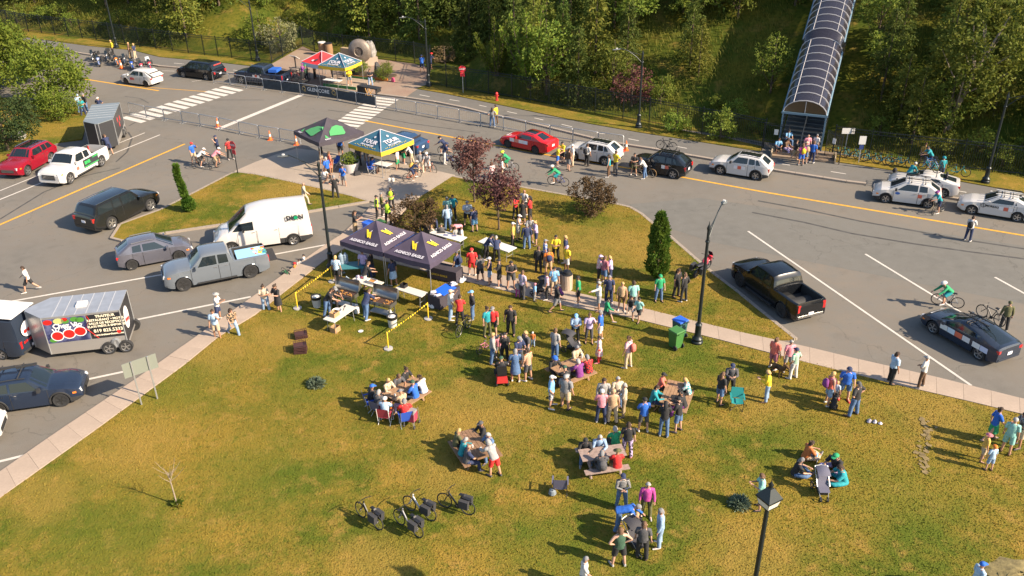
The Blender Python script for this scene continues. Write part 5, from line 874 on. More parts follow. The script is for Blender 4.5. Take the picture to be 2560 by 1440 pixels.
# --- folding tables
def ftable(label, c, ang, L=1.8, W=.75, h=.74, m=None, cloth=None, z=Z):
    t = thing('folding_table', label, 'table', (c.x, c.y, z), ang); b = MB(); b.box((0, 0, h), (L, W, .045)); b.build('tabletop', m or mat('table_plastic', (.52, .48, .42), .6), t)
    for x in (-L*.4, L*.4): lg = MB(); lg.tube([(x, -W*.4, 0), (x, -W*.32, h-.03), (x, W*.32, h-.03), (x, W*.4, 0)], .016, 5); lg.tube([(x, -W*.36, .3), (x, W*.36, .3)], .012, 4); lg.build('leg', GREYPL, t)
    if cloth: b = MB(); b.box((0, 0, h/2+.05), (L+.05, W+.05, h-.04), taper=.985); b.build('cloth', cloth, t)
    FR[label.split()[-1]] = (Vector((c.x, c.y, z)), ang); return t
H85 = .86
c = q((809, 797), (837, 807), (889, 770), (862, 761)); TA = ftable('off-white folding table with cardboard box next to the grill cooks', c, heading(G(823, 802), G(876, 766)))
def on_t(t, mb, name, m, x, y, label, cat, z=.765, rz=0): o = tag(mb.build(name, m), label, cat); R = Matrix.Rotation(t.rotation_euler.z, 3, 'Z'); o.location = t.location+R @ Vector((x, y, z)); o.rotation_euler = (0, 0, t.rotation_euler.z+rz); return o
CARD = mat('cardboard', (.33, .20, .095), .85); FOOD = mat('grilled_food', (.42, .20, .05), .7, var=.5, scale=30); STL = mat('stainless', (.33, .32, .30), .3, .85)
def openbox(d, m=None): b = MB(); x, y, z = d; b.box((0, 0, .01), (x, y, .02)); [b.box((s*x/2, 0, z/2), (.015, y, z)) for s in (-1, 1)]; [b.box((0, s*y/2, z/2), (x, .015, z)) for s in (-1, 1)]; return b
on_t(TA, openbox((.42, .34, .24)), 'cardboard_box', CARD, -.35, .05, 'open cardboard box on the cooks table', 'box'); b = MB(); b.lathe([(.17, 0), (.26, .12), (.25, .13), (.16, .02)], n=18); on_t(TA, b, 'bowl', WHITE, .0, .18, 'large white bowl on the cooks table', 'bowl'); b = MB(); b.tube([(0, 0, .01), (.4, 0, .01)], .012, 5); b.box((.46, 0, .012), (.14, .09, .012)); on_t(TA, b, 'spatula', BLACK, .28, .0, 'black spatula lying on the cooks table', 'spatula', rz=.5); on_t(TA, openbox((.4, .36, .3)), 'cardboard_box', CARD, -.6, -.1, 'cardboard box on the grass under the cooks table', 'box', .0)
c = G(1028, 727, H85); TB = ftable('empty beige folding table in front of the right plum tent', c, heading(G(985, 715), G(1065, 740)), 1.85, .6); on_t(TB, openbox((.32, .3, .2)), 'carton', BLACK, -.6, .12, 'black carton on the end of the empty beige table', 'box')
c = G(918, 704, H85); TD = ftable('folding table with foil trays between plum tents and grills', c, heading(G(880, 692), G(960, 715)), 1.8, .75); on_t(TD, openbox((.5, .36, .16)), 'food_bin', mat('clear_plastic', (.45, .45, .46), .3), .35, 0, 'clear plastic bin of buns on the food table', 'tub'); b = MB(); b.box((0, 0, .05), (.4, .28, .07)); on_t(TD, b, 'buns', FOOD, .35, 0, 'heap of browned buns in the clear plastic bin', 'food', .78)
for k, (x, y, c) in enumerate([(-.7, .1, (.5, .42, .5)), (-.45, .15, (.45, .08, .12)), (-.5, -.15, (.6, .58, .6))]): b = MB(); b.tube([(-.14, 0, .05), (.0, 0, .08), (.14, 0, .05)], [.05, .09, .05], 7); on_t(TD, b, 'bag', mat('packet_%d' % k, c, .6), x, y, ['pink bread bag at the table end', 'red food packet on the food table', 'white bread bag nearest the grill on the food table'][k], 'bag')
c = G(886, 663, H85); TE = ftable('teal-topped table under the left plum tent', c, angt+.62, 1.9, .9, m=mat('teal_top', (.04, .16, .19), .5)); 
for i, (x, y) in enumerate([(-.75, .25), (-.5, .3)]): b = MB(); b.lathe([(.14, 0), (.15, .12), (.13, .15), (.15, .18), (.15, .42), (.13, .46), (.15, .5), (.06, .62), (.05, .66)], n=12); on_t(TE, b, 'water_jug', mat('jug_blue', (.20, .26, .32), .15), x, y, ['tall clear water jug at the tent leg on the teal table', 'second clear water jug beside the first on the teal table'][i], 'water jug')
c = G(1112, 668, H85); TF = ftable('black folding table under the right plum tent edge', c, heading(G(1050, 655), G(1140, 675)), 1.9, .75, m=mat('black_top', (.035, .035, .038), .5), cloth=TBK); lettering(TF, 'AGNICO EAGLE', .16, frame((-.2, -.41, .38), (1, 0, 0), (0, 0, 1)), EYE, bold=.004)
c = G(1110, 727, H85); TG = ftable('merchandise table under a bright blue cloth', c, heading(G(1075, 745), G(1128, 712)), 1.7, .8, m=BLUEPL, cloth=TBK); on_t(TG, MB().box((0, 0, .02), (1.1, .78, .05)), 'blue_cloth', mat('royal_blue', (.01, .10, .62), .6), .05, 0, 'royal blue folded cloth on the merchandise table', 'cloth')
for x, lab in ((-.68, 'pile of white shirts at the near end of the merchandise table'), (.72, 'pile of white shirts at the far end of the merchandise table')): b = MB(); [b.box((random.uniform(-.08, .08), random.uniform(-.22, .22), .03+.025*k), (.2, .22, .03), rz=random.uniform(0, 3)) for k in range(7)]; on_t(TG, b, 'shirts', TWH, x, 0, lab, 'shirts')
for px, py, lab in [(1153, 703, 'white sandbags at the right tent leg'), (1083, 766, 'white sandbags at the front tent leg'), (971, 733, 'pale blue sandbags at the middle tent legs'), (861, 703, 'pale grey sandbag beside the plaid-shirted woman')]:
    t = thing('sandbag', lab, 'sandbag', G(px, py, Z)); 
    for k, (x, y) in enumerate(((-.14, 0), (.14, .05), (0, -.15))): b = MB(); b.lathe([(.05, 0), (.17, .05), (.16, .14), (.05, .24), (.03, .30)], c=(x, y, 0), n=10); b.build('bag', mat('bag_white', (.58, .58, .58), .6) if 'white' in lab else mat('bag_blue', (.30, .38, .48), .6), t, 60)
o = tag(openbox((.6, .36, .34)).build('cooler', BLUEPL), 'blue cooler box under the merchandise table', 'cooler'); o.location = G(1112, 748, Z); o.rotation_euler.z = .6
# signing tables on the triangle lawn
c = G(1120, 588, H85); TS = ftable('white signing table where children gather on the triangle lawn', c, heading(G(1080, 580), G(1150, 600)), 2.4, .75, m=WHITE); c = G(1243, 612, H85); TW = ftable('white table with posters beside two people in navy', c, heading(G(1208, 602), G(1275, 625)), 2.4, .8, m=WHITE)
for k, (x, y) in enumerate(((-.6, .1), (-.1, -.1), (.4, .1))): on_t(TS, MB().box((0, 0, .004), (.3, .21, .008)), 'leaflets', mat('leaflet', (.12, .13, .25), .6), x, y, ['dark leaflets at the left of the signing table', 'dark leaflets on the middle of the signing table', 'dark leaflets at the right of the signing table'][k], 'leaflets', rz=.3*k)
b = MB(); b.lathe([(.035, 0), (.035, .2), (.015, .24), (.015, .3)], n=8); on_t(TW, b, 'bottle', mat('amber_bottle', (.2, .06, .02), .2), .25, -.1, 'brown bottle on the white poster table', 'bottle')
# --- grills
def grill(label, px, py, ang):
    t = thing('barbecue_grill', label, 'grill', G(px, py, Z), ang); b = openbox((1.55, .62, .22)); o = b.build('firebox', STL, t); o.location = (0, 0, .72); MB().box((0, 0, .86), (1.5, .56, .02)).build('coals', mat('grill_grate', (.05, .025, .018), .8, var=.5, scale=16), t); b = MB(); [b.box((random.uniform(-.6, .6), random.uniform(-.2, .2), .90), (.14, .05, .04), rz=random.uniform(-.5, .5)) for _ in range(14)]; o = b.build('meat', FOOD, t); o['kind'] = 'stuff'
    rows = [[(x, .32+.34*math.sin(a)*.55, .94+.42*(1-math.cos(a))+.1*math.sin(a)) for x in (-.77, .77)] for a in np.linspace(0, math.pi*.62, 7)]; rows = [[(x, .33+.30*math.sin(a), .95+.34*(1-math.cos(a))) for x in (-.77, .77)] for a in np.linspace(0, math.pi*.8, 7)]; patch('lid', rows, STL, t); 
    for s in (-1, 1): b = MB(); b.add([(s*.77, r[0][1], r[0][2]) for r in rows], [tuple(range(7))]); b.build('lid_side', STL, t)
    for x in (-.65, .65):
        for y in (-.25, .25): MB().box((x, y, .36), (.05, .05, .72)).build('leg', STL, t)
    MB().box((0, 0, .22), (1.3, .5, .03)).build('shelf', STL, t); [MB().box((x, -.33, .80), (.06, .05, .06)).build('knob', BLACK, t) for x in (-.5, -.2, .1, .4)]; return t
ga = heading(G(915, 790), G(985, 808)); grill('stainless grill with sausages beside the cook in jeans', 956, 788, ga); grill('open black-lidded grill behind the two cooks in dark aprons', 862, 768, ga)
def lathe_thing(name, label, cat, px, py, parts, z=Z): t = thing(name, label, cat, G(px, py, z)); [(lambda b: (b.lathe(pr, n=16), b.build(nm, m_, t, 40)))(MB()) for nm, pr, m_ in parts]; return t
BAGB = mat('bin_bag', (.015, .015, .016), .3)
for px, py, lab in ((793, 766, 'white waste bin with black bag beside the black-lidded grill'), (982, 816, 'white waste bin with black bag at the yellow tape')): lathe_thing('waste_bin', lab, 'bin', px, py, [('body', [(.21, 0), (.27, .62), (.25, .62)], mat('bin_white', (.5, .48, .44), .6)), ('bag', [(.285, .5), (.29, .66), (.22, .64), (.1, .5)], BAGB), ('rubbish', [(.2, .56), (.12, .66), (.02, .7)], WHITE)])
lathe_thing('propane_tank', 'white propane tank at the end of the stainless grill', 'gas tank', 976, 797, [('tank', [(.1, 0), (.15, .05), (.15, .35), (.08, .42)], WHITE), ('collar', [(.1, .40), (.1, .52), (.085, .52)], WHITE)]); lathe_thing('propane_tank', 'white propane tank between the two grills', 'gas tank', 893, 783, [('tank', [(.1, 0), (.15, .05), (.15, .35), (.08, .42)], WHITE), ('collar', [(.1, .40), (.1, .52), (.085, .52)], WHITE)])
b = MB(); b.lathe([(.13, 0), (.14, .012)], n=14); o = tag(b.build('paper_plate', WHITE), 'white paper plate lying on the open lawn', 'plate'); o.location = G(902, 828, Z+.03)
# --- yellow posts and tape
def stanchion(label, px, py): return lathe_thing('stanchion_post', label, 'post', px, py, [('base', [(.23, 0), (.23, .05), (.06, .08)], mat('post_base', (.30, .29, .28), .7)), ('pole', [(.035, .06), (.035, .98), (.02, 1.0)], YMET)])
S_ = [stanchion('yellow post at the foot of the tent lamp post', 831, 704), stanchion('yellow post beside the snacking pair on the sidewalk', 744, 771), stanchion('yellow post near the right plum tent tables', 1071, 797), stanchion('yellow post standing alone on the open lawn', 971, 872)]
m, nt3, b3 = nodemat('hazard_tape'); tc = nt3.nodes.new('ShaderNodeTexCoord'); wv = nt3.nodes.new('ShaderNodeTexWave'); wv.inputs['Scale'].default_value = 1.6; r3 = nt3.nodes.new('ShaderNodeValToRGB'); r3.color_ramp.interpolation = 'CONSTANT'; r3.color_ramp.elements[0].color = (.02, .02, .015, 1); r3.color_ramp.elements[1].color = (.62, .42, .02, 1); r3.color_ramp.elements[1].position = .42; nt3.links.new(tc.outputs['Object'], wv.inputs['Vector']); nt3.links.new(wv.outputs[0], r3.inputs[0]); nt3.links.new(r3.outputs[0], b3.inputs[0]); TAPE = m
for a, b_, lab in ((0, 1, 'black and yellow tape between the posts by the lamp post'), (2, 3, 'black and yellow tape running across the open lawn')):
    p, r = S_[a].location, S_[b_].location; b = MB(); n = 24; L = (r-p).length; vs = []
    for k in range(n+1): u = k/n; z = .94-.05*math.sin(math.pi*u); vs += [(L*u, .012*math.sin(u*20), z-.04), (L*u, -.012*math.sin(u*20), z+.04)]
    b.add(vs, [(2*k, 2*k+2, 2*k+3, 2*k+1) for k in range(n)]); o = tag(b.build('barrier_tape', TAPE), lab, 'tape'); o.location = p; o.rotation_euler.z = heading(p, r)
# --- crates
CR_ = mat('crate_brown', (.055, .022, .020), .6)
def crate(label, px, py, z, rz, sc=1):
    t = thing('bread_crate', label, 'crate', G(px, py, Z), rz); t.location.z += z; MB().box((0, 0, .02), (.62, .52, .02)).build('floor', CR_, t)
    for s in (-1, 1): b = MB(); [b.box((0, s*.26, h), (.62, .015, .03)) for h in (.04, .13)]; [b.box((x, s*.26, .085), (.02, .016, .14)) for x in np.linspace(-.3, .3, 7)]; b.build('side', CR_, t); b = MB(); [b.box((s*.31, 0, h), (.015, .52, .03)) for h in (.04, .13)]; [b.box((s*.31, y, .085), (.016, .02, .14)) for y in np.linspace(-.24, .24, 6)]; b.build('side', CR_, t)
for k in range(3): crate('brown bread crate, %s of the near stack' % ('bottom', 'middle', 'top')[k], 752, 879-k, .155*k, .12+.08*k)
for k in range(2): crate('brown bread crate, %s of the far stack' % ('lower', 'upper')[k], 753, 842, .155*k, .35-.05*k)
# --- bins
def wheelie(label, px, py, rz, m, lid=None, open_=False):
    t = thing('wheelie_bin', label, 'wheelie bin', G(px, py, Z), rz); b = MB(); b.box((0, 0, .52), (.46, .46, .92), taper=1.22); b.build('body', m, t); b = MB(); b.box((0, 0, 1.02), (.62, .62, .05), taper=.94); b.build('lid', lid or m, t); b = MB(); b.tube([(-.32, -.24, .98), (-.40, -.24, .98), (-.40, .24, .98), (-.32, .24, .98)], .02, 5); b.build('handle', m, t)
    for y in (-.25, .25): b = MB(); b.lathe([(.13, -.03), (.13, .03)], n=14, axis='Y'); o = b.build('wheel', RUBBER, t); o.location = (-.22, y, .13)
wheelie('green wheelie bin at the foot of the right lamp post', 1688, 868, 2.2, GREENPL); wheelie('blue-lidded wheelie bin right behind the green one', 1697, 842, 2.2, mat('green_blue_bin', (.03, .09, .09), .5), BLUEPL); wheelie('green wheelie bin behind the left plum tent', 952, 590, 2.4, GREENPL); wheelie('blue wheelie bin behind the left plum tent', 924, 592, 2.4, BLUEPL)
for px, py, lab in ((1417, 722, 'slatted waste bin nearest the sidewalk, black domed top'), (1393, 716, 'slatted waste bin behind the first one')):
    t = thing('slatted_bin', lab, 'bin', G(px, py, Z)); c1, c2 = mat('slat_cream', (.46, .36, .28), .7), mat('slat_brown', (.20, .12, .09), .7); b = MB(); b.lathe([(.27, 0), (.27, .93)], n=20); b.build('liner', mat('bin_liner', (.10, .06, .05), .7), t, 40)
    for k in range(20): a = k*math.pi/10; o = MB().box((.30*math.cos(a), .30*math.sin(a), .47), (.03, .075, .92), rz=a).build('slat', c1, t)
    b = MB(); b.lathe([(.31, .93), (.31, .97), (.24, 1.0), (.22, 1.12), (.14, 1.16)], n=20); b.build('top', BLACK, t, 40)
# --- signs
def sign(name, label, px, py, H, plate, m, facing, pole=None, z=.06, text=None, tm=None, n=1, post_x=(0,), ts=.2, extra=None):
    t = thing(name, label, 'sign', G(px, py, z), facing)
    for x in post_x: b = MB(); b.box((0, x, H/2), (.05, .06, H)); b.build('post', pole or STEEL, t)
    w_, h_ = plate; b = MB()
    if name == 'stop_sign': pl = [(w_/2*math.cos(math.pi/8+k*math.pi/4)*1.08, w_/2*math.sin(math.pi/8+k*math.pi/4)*1.08) for k in range(8)]; vs = [(x, a, H-h_/2+c) for x in (.03, .042) for a, c in pl]; b.add(vs, [tuple(range(7, -1, -1)), tuple(range(8, 16))]+[(k, (k+1) % 8, 8+(k+1) % 8, 8+k) for k in range(8)])
    else: b.box((.036, 0, H-h_/2), (.012, w_, h_))
    b.build('plate', m, t)
    if text: lettering(t, text, ts, frame((.046, 0, H-h_/2), (0, 1, 0), (0, 0, 1)), tm or WHITE, bold=.006)
    if extra: MB().box((.036, 0, H-h_-.22), (.012, w_*.62, .34)).build('tab', extra, t)
    return t
RDS = mat('sign_red', (.5, .015, .03), .5); sign('stop_sign', 'red ARRÊT sign on a thin post at the island corner', 595, 435, 2.6, (.62, .62), RDS, math.radians(-125), text='ARRÊT', extra=RDS, pole=DARKMET); sign('stop_sign', 'red ARRÊT sign with tab on the verge beyond the barriers', 1158, 232, 2.65, (.66, .66), RDS, math.radians(-90), text='ARRÊT', extra=RDS)
sg = sign('panel_sign', 'grey sign panel seen from behind on two posts, on the sidewalk edge', 374, 1004, 2.32, (1.5, .75), mat('sign_back', (.23, .25, .22), .5, .4), math.radians(128), z=Z, post_x=(-.36, .36)); sign('share_sign', 'white bike share sign with blue bicycle beside the row of bikes', 2146, 406, 2.1, (.5, .65), WHITE, math.radians(-95), extra=mat('sign_navy', (.02, .04, .15), .5)); sign('notice_sign', 'small white notice on the fence right of the stairs', 2110, 388, 2.2, (.95, .45), WHITE, math.radians(-95))
b = MB(); b.lathe([(.16, .0), (.16, .06), (.12, .08), (.11, .55), (.14, .6), (.12, .72), (.04, .8)], n=12); t = thing('fire_hydrant', 'red fire hydrant on the verge', 'hydrant', G(1242, 251, .06)); b.build('body', mat('hydrant_red', (.5, .03, .03), .5), t, 50); b = MB(); b.tube([(-.2, 0, .45), (.2, 0, .45)], .06, 8); b.build('outlet', mat('hydrant_red', (.5, .03, .03), .5), t)
# --- planter
t = lathe_thing('planter', 'big white round planter with dark shrubs beside the blue and yellow tent', 'planter', 876, 428, [('pot', [(.55, 0), (.75, .75), (.70, .75), (.68, .66)], mat('planter_white', (.55, .52, .50), .6)), ('soil', [(.69, .68), (.02, .70)], mat('soil', (.03, .02, .015), .9))], .1); Pp, Dd = blob_leaves([(-.3, 0, 1.0), (.3, .1, .95), (0, .2, 1.15), (.1, -.3, .95)], [.4, .45, .4, .4], 160, 77); link('shrub', leafquads(Pp, Dd, .12, .08, 'shrub', LEAF['decid']), t)
for i, (px, py, m_, lab) in enumerate(((840, 418, mat('deck_blue', (.02, .07, .35), .6), 'blue canvas deck chair under the black tent'), (826, 428, CARD, 'tan folding panel board leaning by the black tent leg'))):
    t = thing('deck_chair' if i == 0 else 'panel_board', lab, 'chair' if i == 0 else 'board', G(px, py, .1), .8)
    if i == 0: b = MB(); [b.tube([(-.4, y, 0), (.4, y, .8)], .02, 5) for y in (-.3, .3)]; [b.tube([(.4, y, 0), (-.4, y, .5)], .02, 5) for y in (-.27, .27)]; b.build('frame', WHITE, t); patch('canvas', [[(-.4+.8*u, y, .42+.38*u-.18*math.sin(math.pi*u)) for y in (-.27, .27)] for u in np.linspace(0, 1, 6)], m_, t)
    else: MB().box((0, 0, .5), (.04, .8, 1.0), ry=.2).build('panel', m_, t)
c = G(950, 408, .84); ftable('white cloth table under the near blue and yellow tent', c, heading(G(920, 400), G(975, 412)), 1.8, .75, m=WHITE, z=.1)
# --- camp chairs, strollers, walkers, scooter
def camp_chair(label, p, rz, m_, frm=None):
    t = thing('camp_chair', label, 'chair', p, rz); f = MB()
    for y in (-.27, .27): f.tube([(.25, y, 0), (-.22, -y, .42)], .013, 4); f.tube([(.26, y, 0), (.26, y, .62)], .013, 4); f.tube([(-.24, y, .0), (.24, y, .42)], .013, 4); f.tube([(-.22, y, .2), (-.32, y, .92)], .013, 4)
    f.build('frame', frm or STEEL, t); patch('seat', [[(-.22+.46*u, y, .42-.05*math.sin(math.pi*(y+.27)/.54)) for y in (-.27, -.1, .1, .27)] for u in (0, .5, 1)], m_, t); patch('backrest', [[(-.22-.10*u, y, .42+.5*u) for y in (-.28, -.1, .1, .28)] for u in (0, .5, 1)], m_, t)
    for y in (-.29, .29): MB().box((0, y, .64), (.5, .07, .02)).build('armrest', m_, t)
    return t
def fl(fr, x, y, z=0): c, a = FR[fr]; return c+Matrix.Rotation(a, 3, 'Z') @ Vector((x, y, z))
DKC = mat('chair_dark', (.04, .04, .045), .7); CHB = mat('chair_blue', (.02, .07, .38), .7); CHT = mat('chair_teal', (.01, .20, .20), .7); CHG = mat('chair_greyviolet', (.10, .10, .16), .7)
for x_, y_, a_, m_, lab in ((-1.35, .75, -25, CHB, 'navy folding camp chair under the black coat at the brown table'), (-1.45, .1, 10, CHG, 'folding camp chair under the grey-haired sitter at the table head'), (-1.6, -.5, 30, mat('chair_red', (.3, .03, .05), .7), 'dark red folding camp chair with white frame at the brown table'), (-1.15, -1.35, 60, CHB, 'blue folding camp chair under the red T-shirt')): camp_chair(lab, fl('T1', x_, y_), FR['T1'][1]+math.radians(a_), m_, WHITE if 'white' in lab else None)
camp_chair('white-framed chair of the sitter in royal blue under the tent', G(930, 433, .1), 0, CHB, WHITE)
for px_, py_, lab, a_ in ((1064, 598, 'folding chair under the black T-shirt at the signing table', 0), (1105, 606, 'folding chair under the grey coat at the signing table', 90), (1078, 603, 'folding chair under the cream top at the signing table', 45)): camp_chair(lab, G(px_, py_, Z), math.radians(a_), DKC)
camp_chair('teal folding camp chair, empty, beside the wide-planked table', G(1840, 1020, Z), math.radians(-100), CHT, DARKMET); camp_chair('grey-violet folding camp chair, empty, below the grey table', G(1400, 1232, Z), math.radians(85), CHG, DARKMET); b = MB(); b.lathe([(.08, 0), (.16, .1), (.13, .26), (.03, .34)], n=10); o = tag(b.build('bag', mat('chair_bag', (.16, .19, .22), .7)), 'grey bag hanging at the empty grey-violet chair', 'bag'); o.location = G(1381, 1238, Z)
def stroller(label, p, rz, m_, jog=False, sc=1):
    t = thing('stroller', label, 'stroller', p, rz); t.scale = (sc,)*3; f = MB(); h = MB()
    for y in (-.24, .24): f.tube([(-.35, y, .16), (.1, y, .5), (-.5, y, 1.02)], .016, 5); f.tube([(.42, y*.6, .14), (-.1, y, .62)], .016, 5)
    f.tube([(-.5, -.24, 1.02), (-.54, 0, 1.04), (-.5, .24, 1.02)], .018, 5); f.build('frame', STEEL if not jog else DARKMET, t); patch('seat', [[(x, y, z) for y in (-.2, 0, .2)] for x, z in ((.38, .42), (.12, .46), (-.05, .5), (-.22, .78), (-.3, .95))], m_, t); patch('hood', [[(-.28+.34*math.sin(a), y, .86+.24*math.cos(a)*(1-.9*(y/.24)**2*.3)) for y in (-.24, -.12, 0, .12, .24)] for a in np.linspace(-.6, 1.2, 6)], m_, t); MB().box((0, 0, .26), (.5, .36, .14)).build('basket', BLACK, t)
    for x, y, r in ((-.36, -.27, .16), (-.36, .27, .16), (.42, -.13, .11), (.42, .13, .11)): b = MB(); b.torus((0, 0, 0), r-.025, .025, 'Y', 16, 6); o = b.build('wheel', RUBBER, t, 60); o.location = (x, y, r)
DKF = mat('stroller_dark', (.03, .03, .038), .8); stroller('grey stroller seen from its hood side, beside people seated on the grass', G(2052, 1236, Z), math.radians(-92), mat('stroller_grey', (.09, .09, .13), .8)); stroller('low black jogging stroller pushed toward the plaid picnic table', G(1432, 880, Z), math.radians(-35), DKF, True, 1.05); stroller('black stroller amid the group around the bending man in blue', G(1588, 1372, Z), math.radians(-60), DKF, False, 1.1); stroller('black stroller in the crowd beside the slatted bins', G(1348, 735, Z), math.radians(200), mat('stroller_black', (.02, .02, .022), .8), True)
t = thing('walker', 'wheeled walker with red and grey bag behind the brown table', 'walker', G(1030, 1062, Z), 1.2); b = MB(); [b.tube([(s*.25, y, .05), (s*.18, y, .9)], .014, 5) for s in (-1, 1) for y in (-.25, .25)]; b.build('frame', STEEL, t); MB().box((0, -.05, .48), (.36, .3, .42), taper=1.1).build('bag', mat('walker_red', (.33, .03, .07), .7), t); MB().box((0, -.05, .74), (.38, .3, .12)).build('flap', GREYPL, t); [(lambda o: setattr(o, 'location', (x, y, .09)))((lambda b: (b.torus((0, 0, 0), .07, .02, 'Y', 12, 5), b.build('wheel', RUBBER, t))[1])(MB())) for x in (-.25, .25) for y in (-.25, .25)]
SCO = G(1254, 952, Z); t = thing('mobility_scooter', 'red mobility scooter seen from behind', 'mobility scooter', SCO, math.radians(95)); FR['SC'] = (SCO, math.radians(95)); MB().box((.1, 0, .22), (1.15, .5, .12)).build('deck', mat('scooter_red', (.42, .03, .03), .4), t); MB().box((-.38, 0, .38), (.4, .54, .26), taper=.85).build('rear_cover', mat('scooter_red', (.42, .03, .03), .4), t); b = MB(); b.tube([(.62, 0, .25), (.45, 0, 1.0)], .035, 6); b.tube([(.42, -.25, 1.0), (.45, 0, 1.02), (.42, .25, 1.0)], .02, 5); b.build('tiller', BLACK, t); MB().box((-.18, 0, .58), (.44, .46, .09)).build('seat', BLACK, t); MB().box((-.42, 0, .86), (.09, .44, .5)).build('backrest', BLACK, t)
for x in (-.42, .6):
    for y in (-.27, .27): b = MB(); b.torus((0, 0, 0), .10, .045, 'Y', 14, 6); o = b.build('wheel', RUBBER, t, 60); o.location = (x, y, .145)
b = MB(); rr_ = random.Random(9); [b.lathe([(.03, 0), (.1, .04), (.02, .12)], c=(rr_.uniform(-.25, .25), rr_.uniform(-.15, .15), 0), n=7) for _ in range(5)]; tag(b.build('bag_pile', mat('pile_mixed', (.28, .27, .33), .7, var=.8, scale=6)), 'small heap of bags and shoes alone on the right lawn', 'bags').location = G(2186, 1056, Z)
# --- dogs
def dog(label, px, py, rz, m_, sit=False, sc=1):
    b = MB(); b.tube([(-.34, 0, .42), (-.15, 0, .44), (.12, 0, .46), (.28, 0, .52), (.38, 0, .66)] if not sit else [(-.22, 0, .14), (-.15, 0, .25), (.0, 0, .42), (.12, 0, .56), (.2, 0, .68)], [(.10, .11), (.12, .13), (.13, .16), (.10, .12), (.07, .08)], 10); hx, hz = (.44, .74) if not sit else (.26, .76); b.tube([(hx-.1, 0, hz), (hx, 0, hz+.02), (hx+.08, 0, hz-.02), (hx+.2, 0, hz-.05)], [(.07, .07), (.085, .085), (.06, .06), (.035, .035)], 8)
    [b.tube([(hx-.03, s*.06, hz+.06), (hx-.05, s*.09, hz+.0), (hx-.03, s*.1, hz-.08)], [(.03, .015), (.035, .015), (.01, .01)], 5) for s in (-1, 1)]
    for s in (-1, 1):
        f0 = (.16, s*.08, .40); b.tube([f0, (.15, s*.09, .2), (.16, s*.09, .03), (.21, s*.09, .01)], [.055, .035, .03, .03], 6)
        if not sit: b.tube([(-.28, s*.08, .42), (-.2, s*.1, .28), (-.36, s*.1, .16), (-.32, s*.1, .02), (-.26, s*.1, .01)], [.09, .06, .035, .03, .03], 6)
        else: b.tube([(-.15, s*.1, .2), (.03, s*.14, .2), (-.05, s*.13, .03), (.06, s*.13, .02)], [.09, .07, .04, .03], 6)
    b.tube([(-.34, 0, .45), (-.46, 0, .42), (-.55, 0, .5)], [.04, .03, .012], 6); o = tag(b.build('dog', m_, None, 70), label, 'dog'); o.location = G(px, py, Z); o.rotation_euler.z = rz; o.scale = (sc,)*3
dog('brown and black dog standing by the sidewalk beside seated owner', 1944, 938, math.radians(-60), mat('dog_brown', (.10, .055, .022), .9, var=.8, scale=3)); dog('black dog sitting at the feet of the man in black T-shirt', 2082, 1022, math.radians(70), mat('dog_black', (.012, .012, .013), .8), True, .95)
# dry mound and bare strip at the right edge
DRY = mat('dry_thatch', (.19, .15, .06), .95, var=.35, scale=5, bump=.8); b = MB(); gm2 = random.Random(12); rows = []
for j in range(7): rows.append([(.22*j*math.cos(k*math.pi/9)*gm2.uniform(.7, 1.3), .16*j*math.sin(k*math.pi/9)*gm2.uniform(.85, 1.15), .22*(1-(j/6)**1.6)*gm2.uniform(.8, 1.2)) for k in range(18)])
vs = [p for r in rows for p in r]; b.add(vs, [(j*18+k, j*18+(k+1) % 18, (j+1)*18+(k+1) % 18, (j+1)*18+k) for j in range(6) for k in range(18)]); o = struct(b.build('dry_mound', DRY, None, 40)); o.location = G(2556, 1446, Z)
ge = random.Random(5); EARTH = mat('bare_earth', (.17, .125, .055), .95, var=.35, scale=5)
for k in range(44):
    c = G(2314+8*math.sin(k*.16)+ge.gauss(0, 8), 1048+k*3.1, Z); r = ge.uniform(.04, .15); sheet('bare_earth', [(c.x+r*ge.uniform(.5, 1.25)*math.cos(q*.5236), c.y+r*1.15*ge.uniform(.5, 1.25)*math.sin(q*.5236)) for q in range(12)], Z+.022+.002*(k % 4), EARTH)
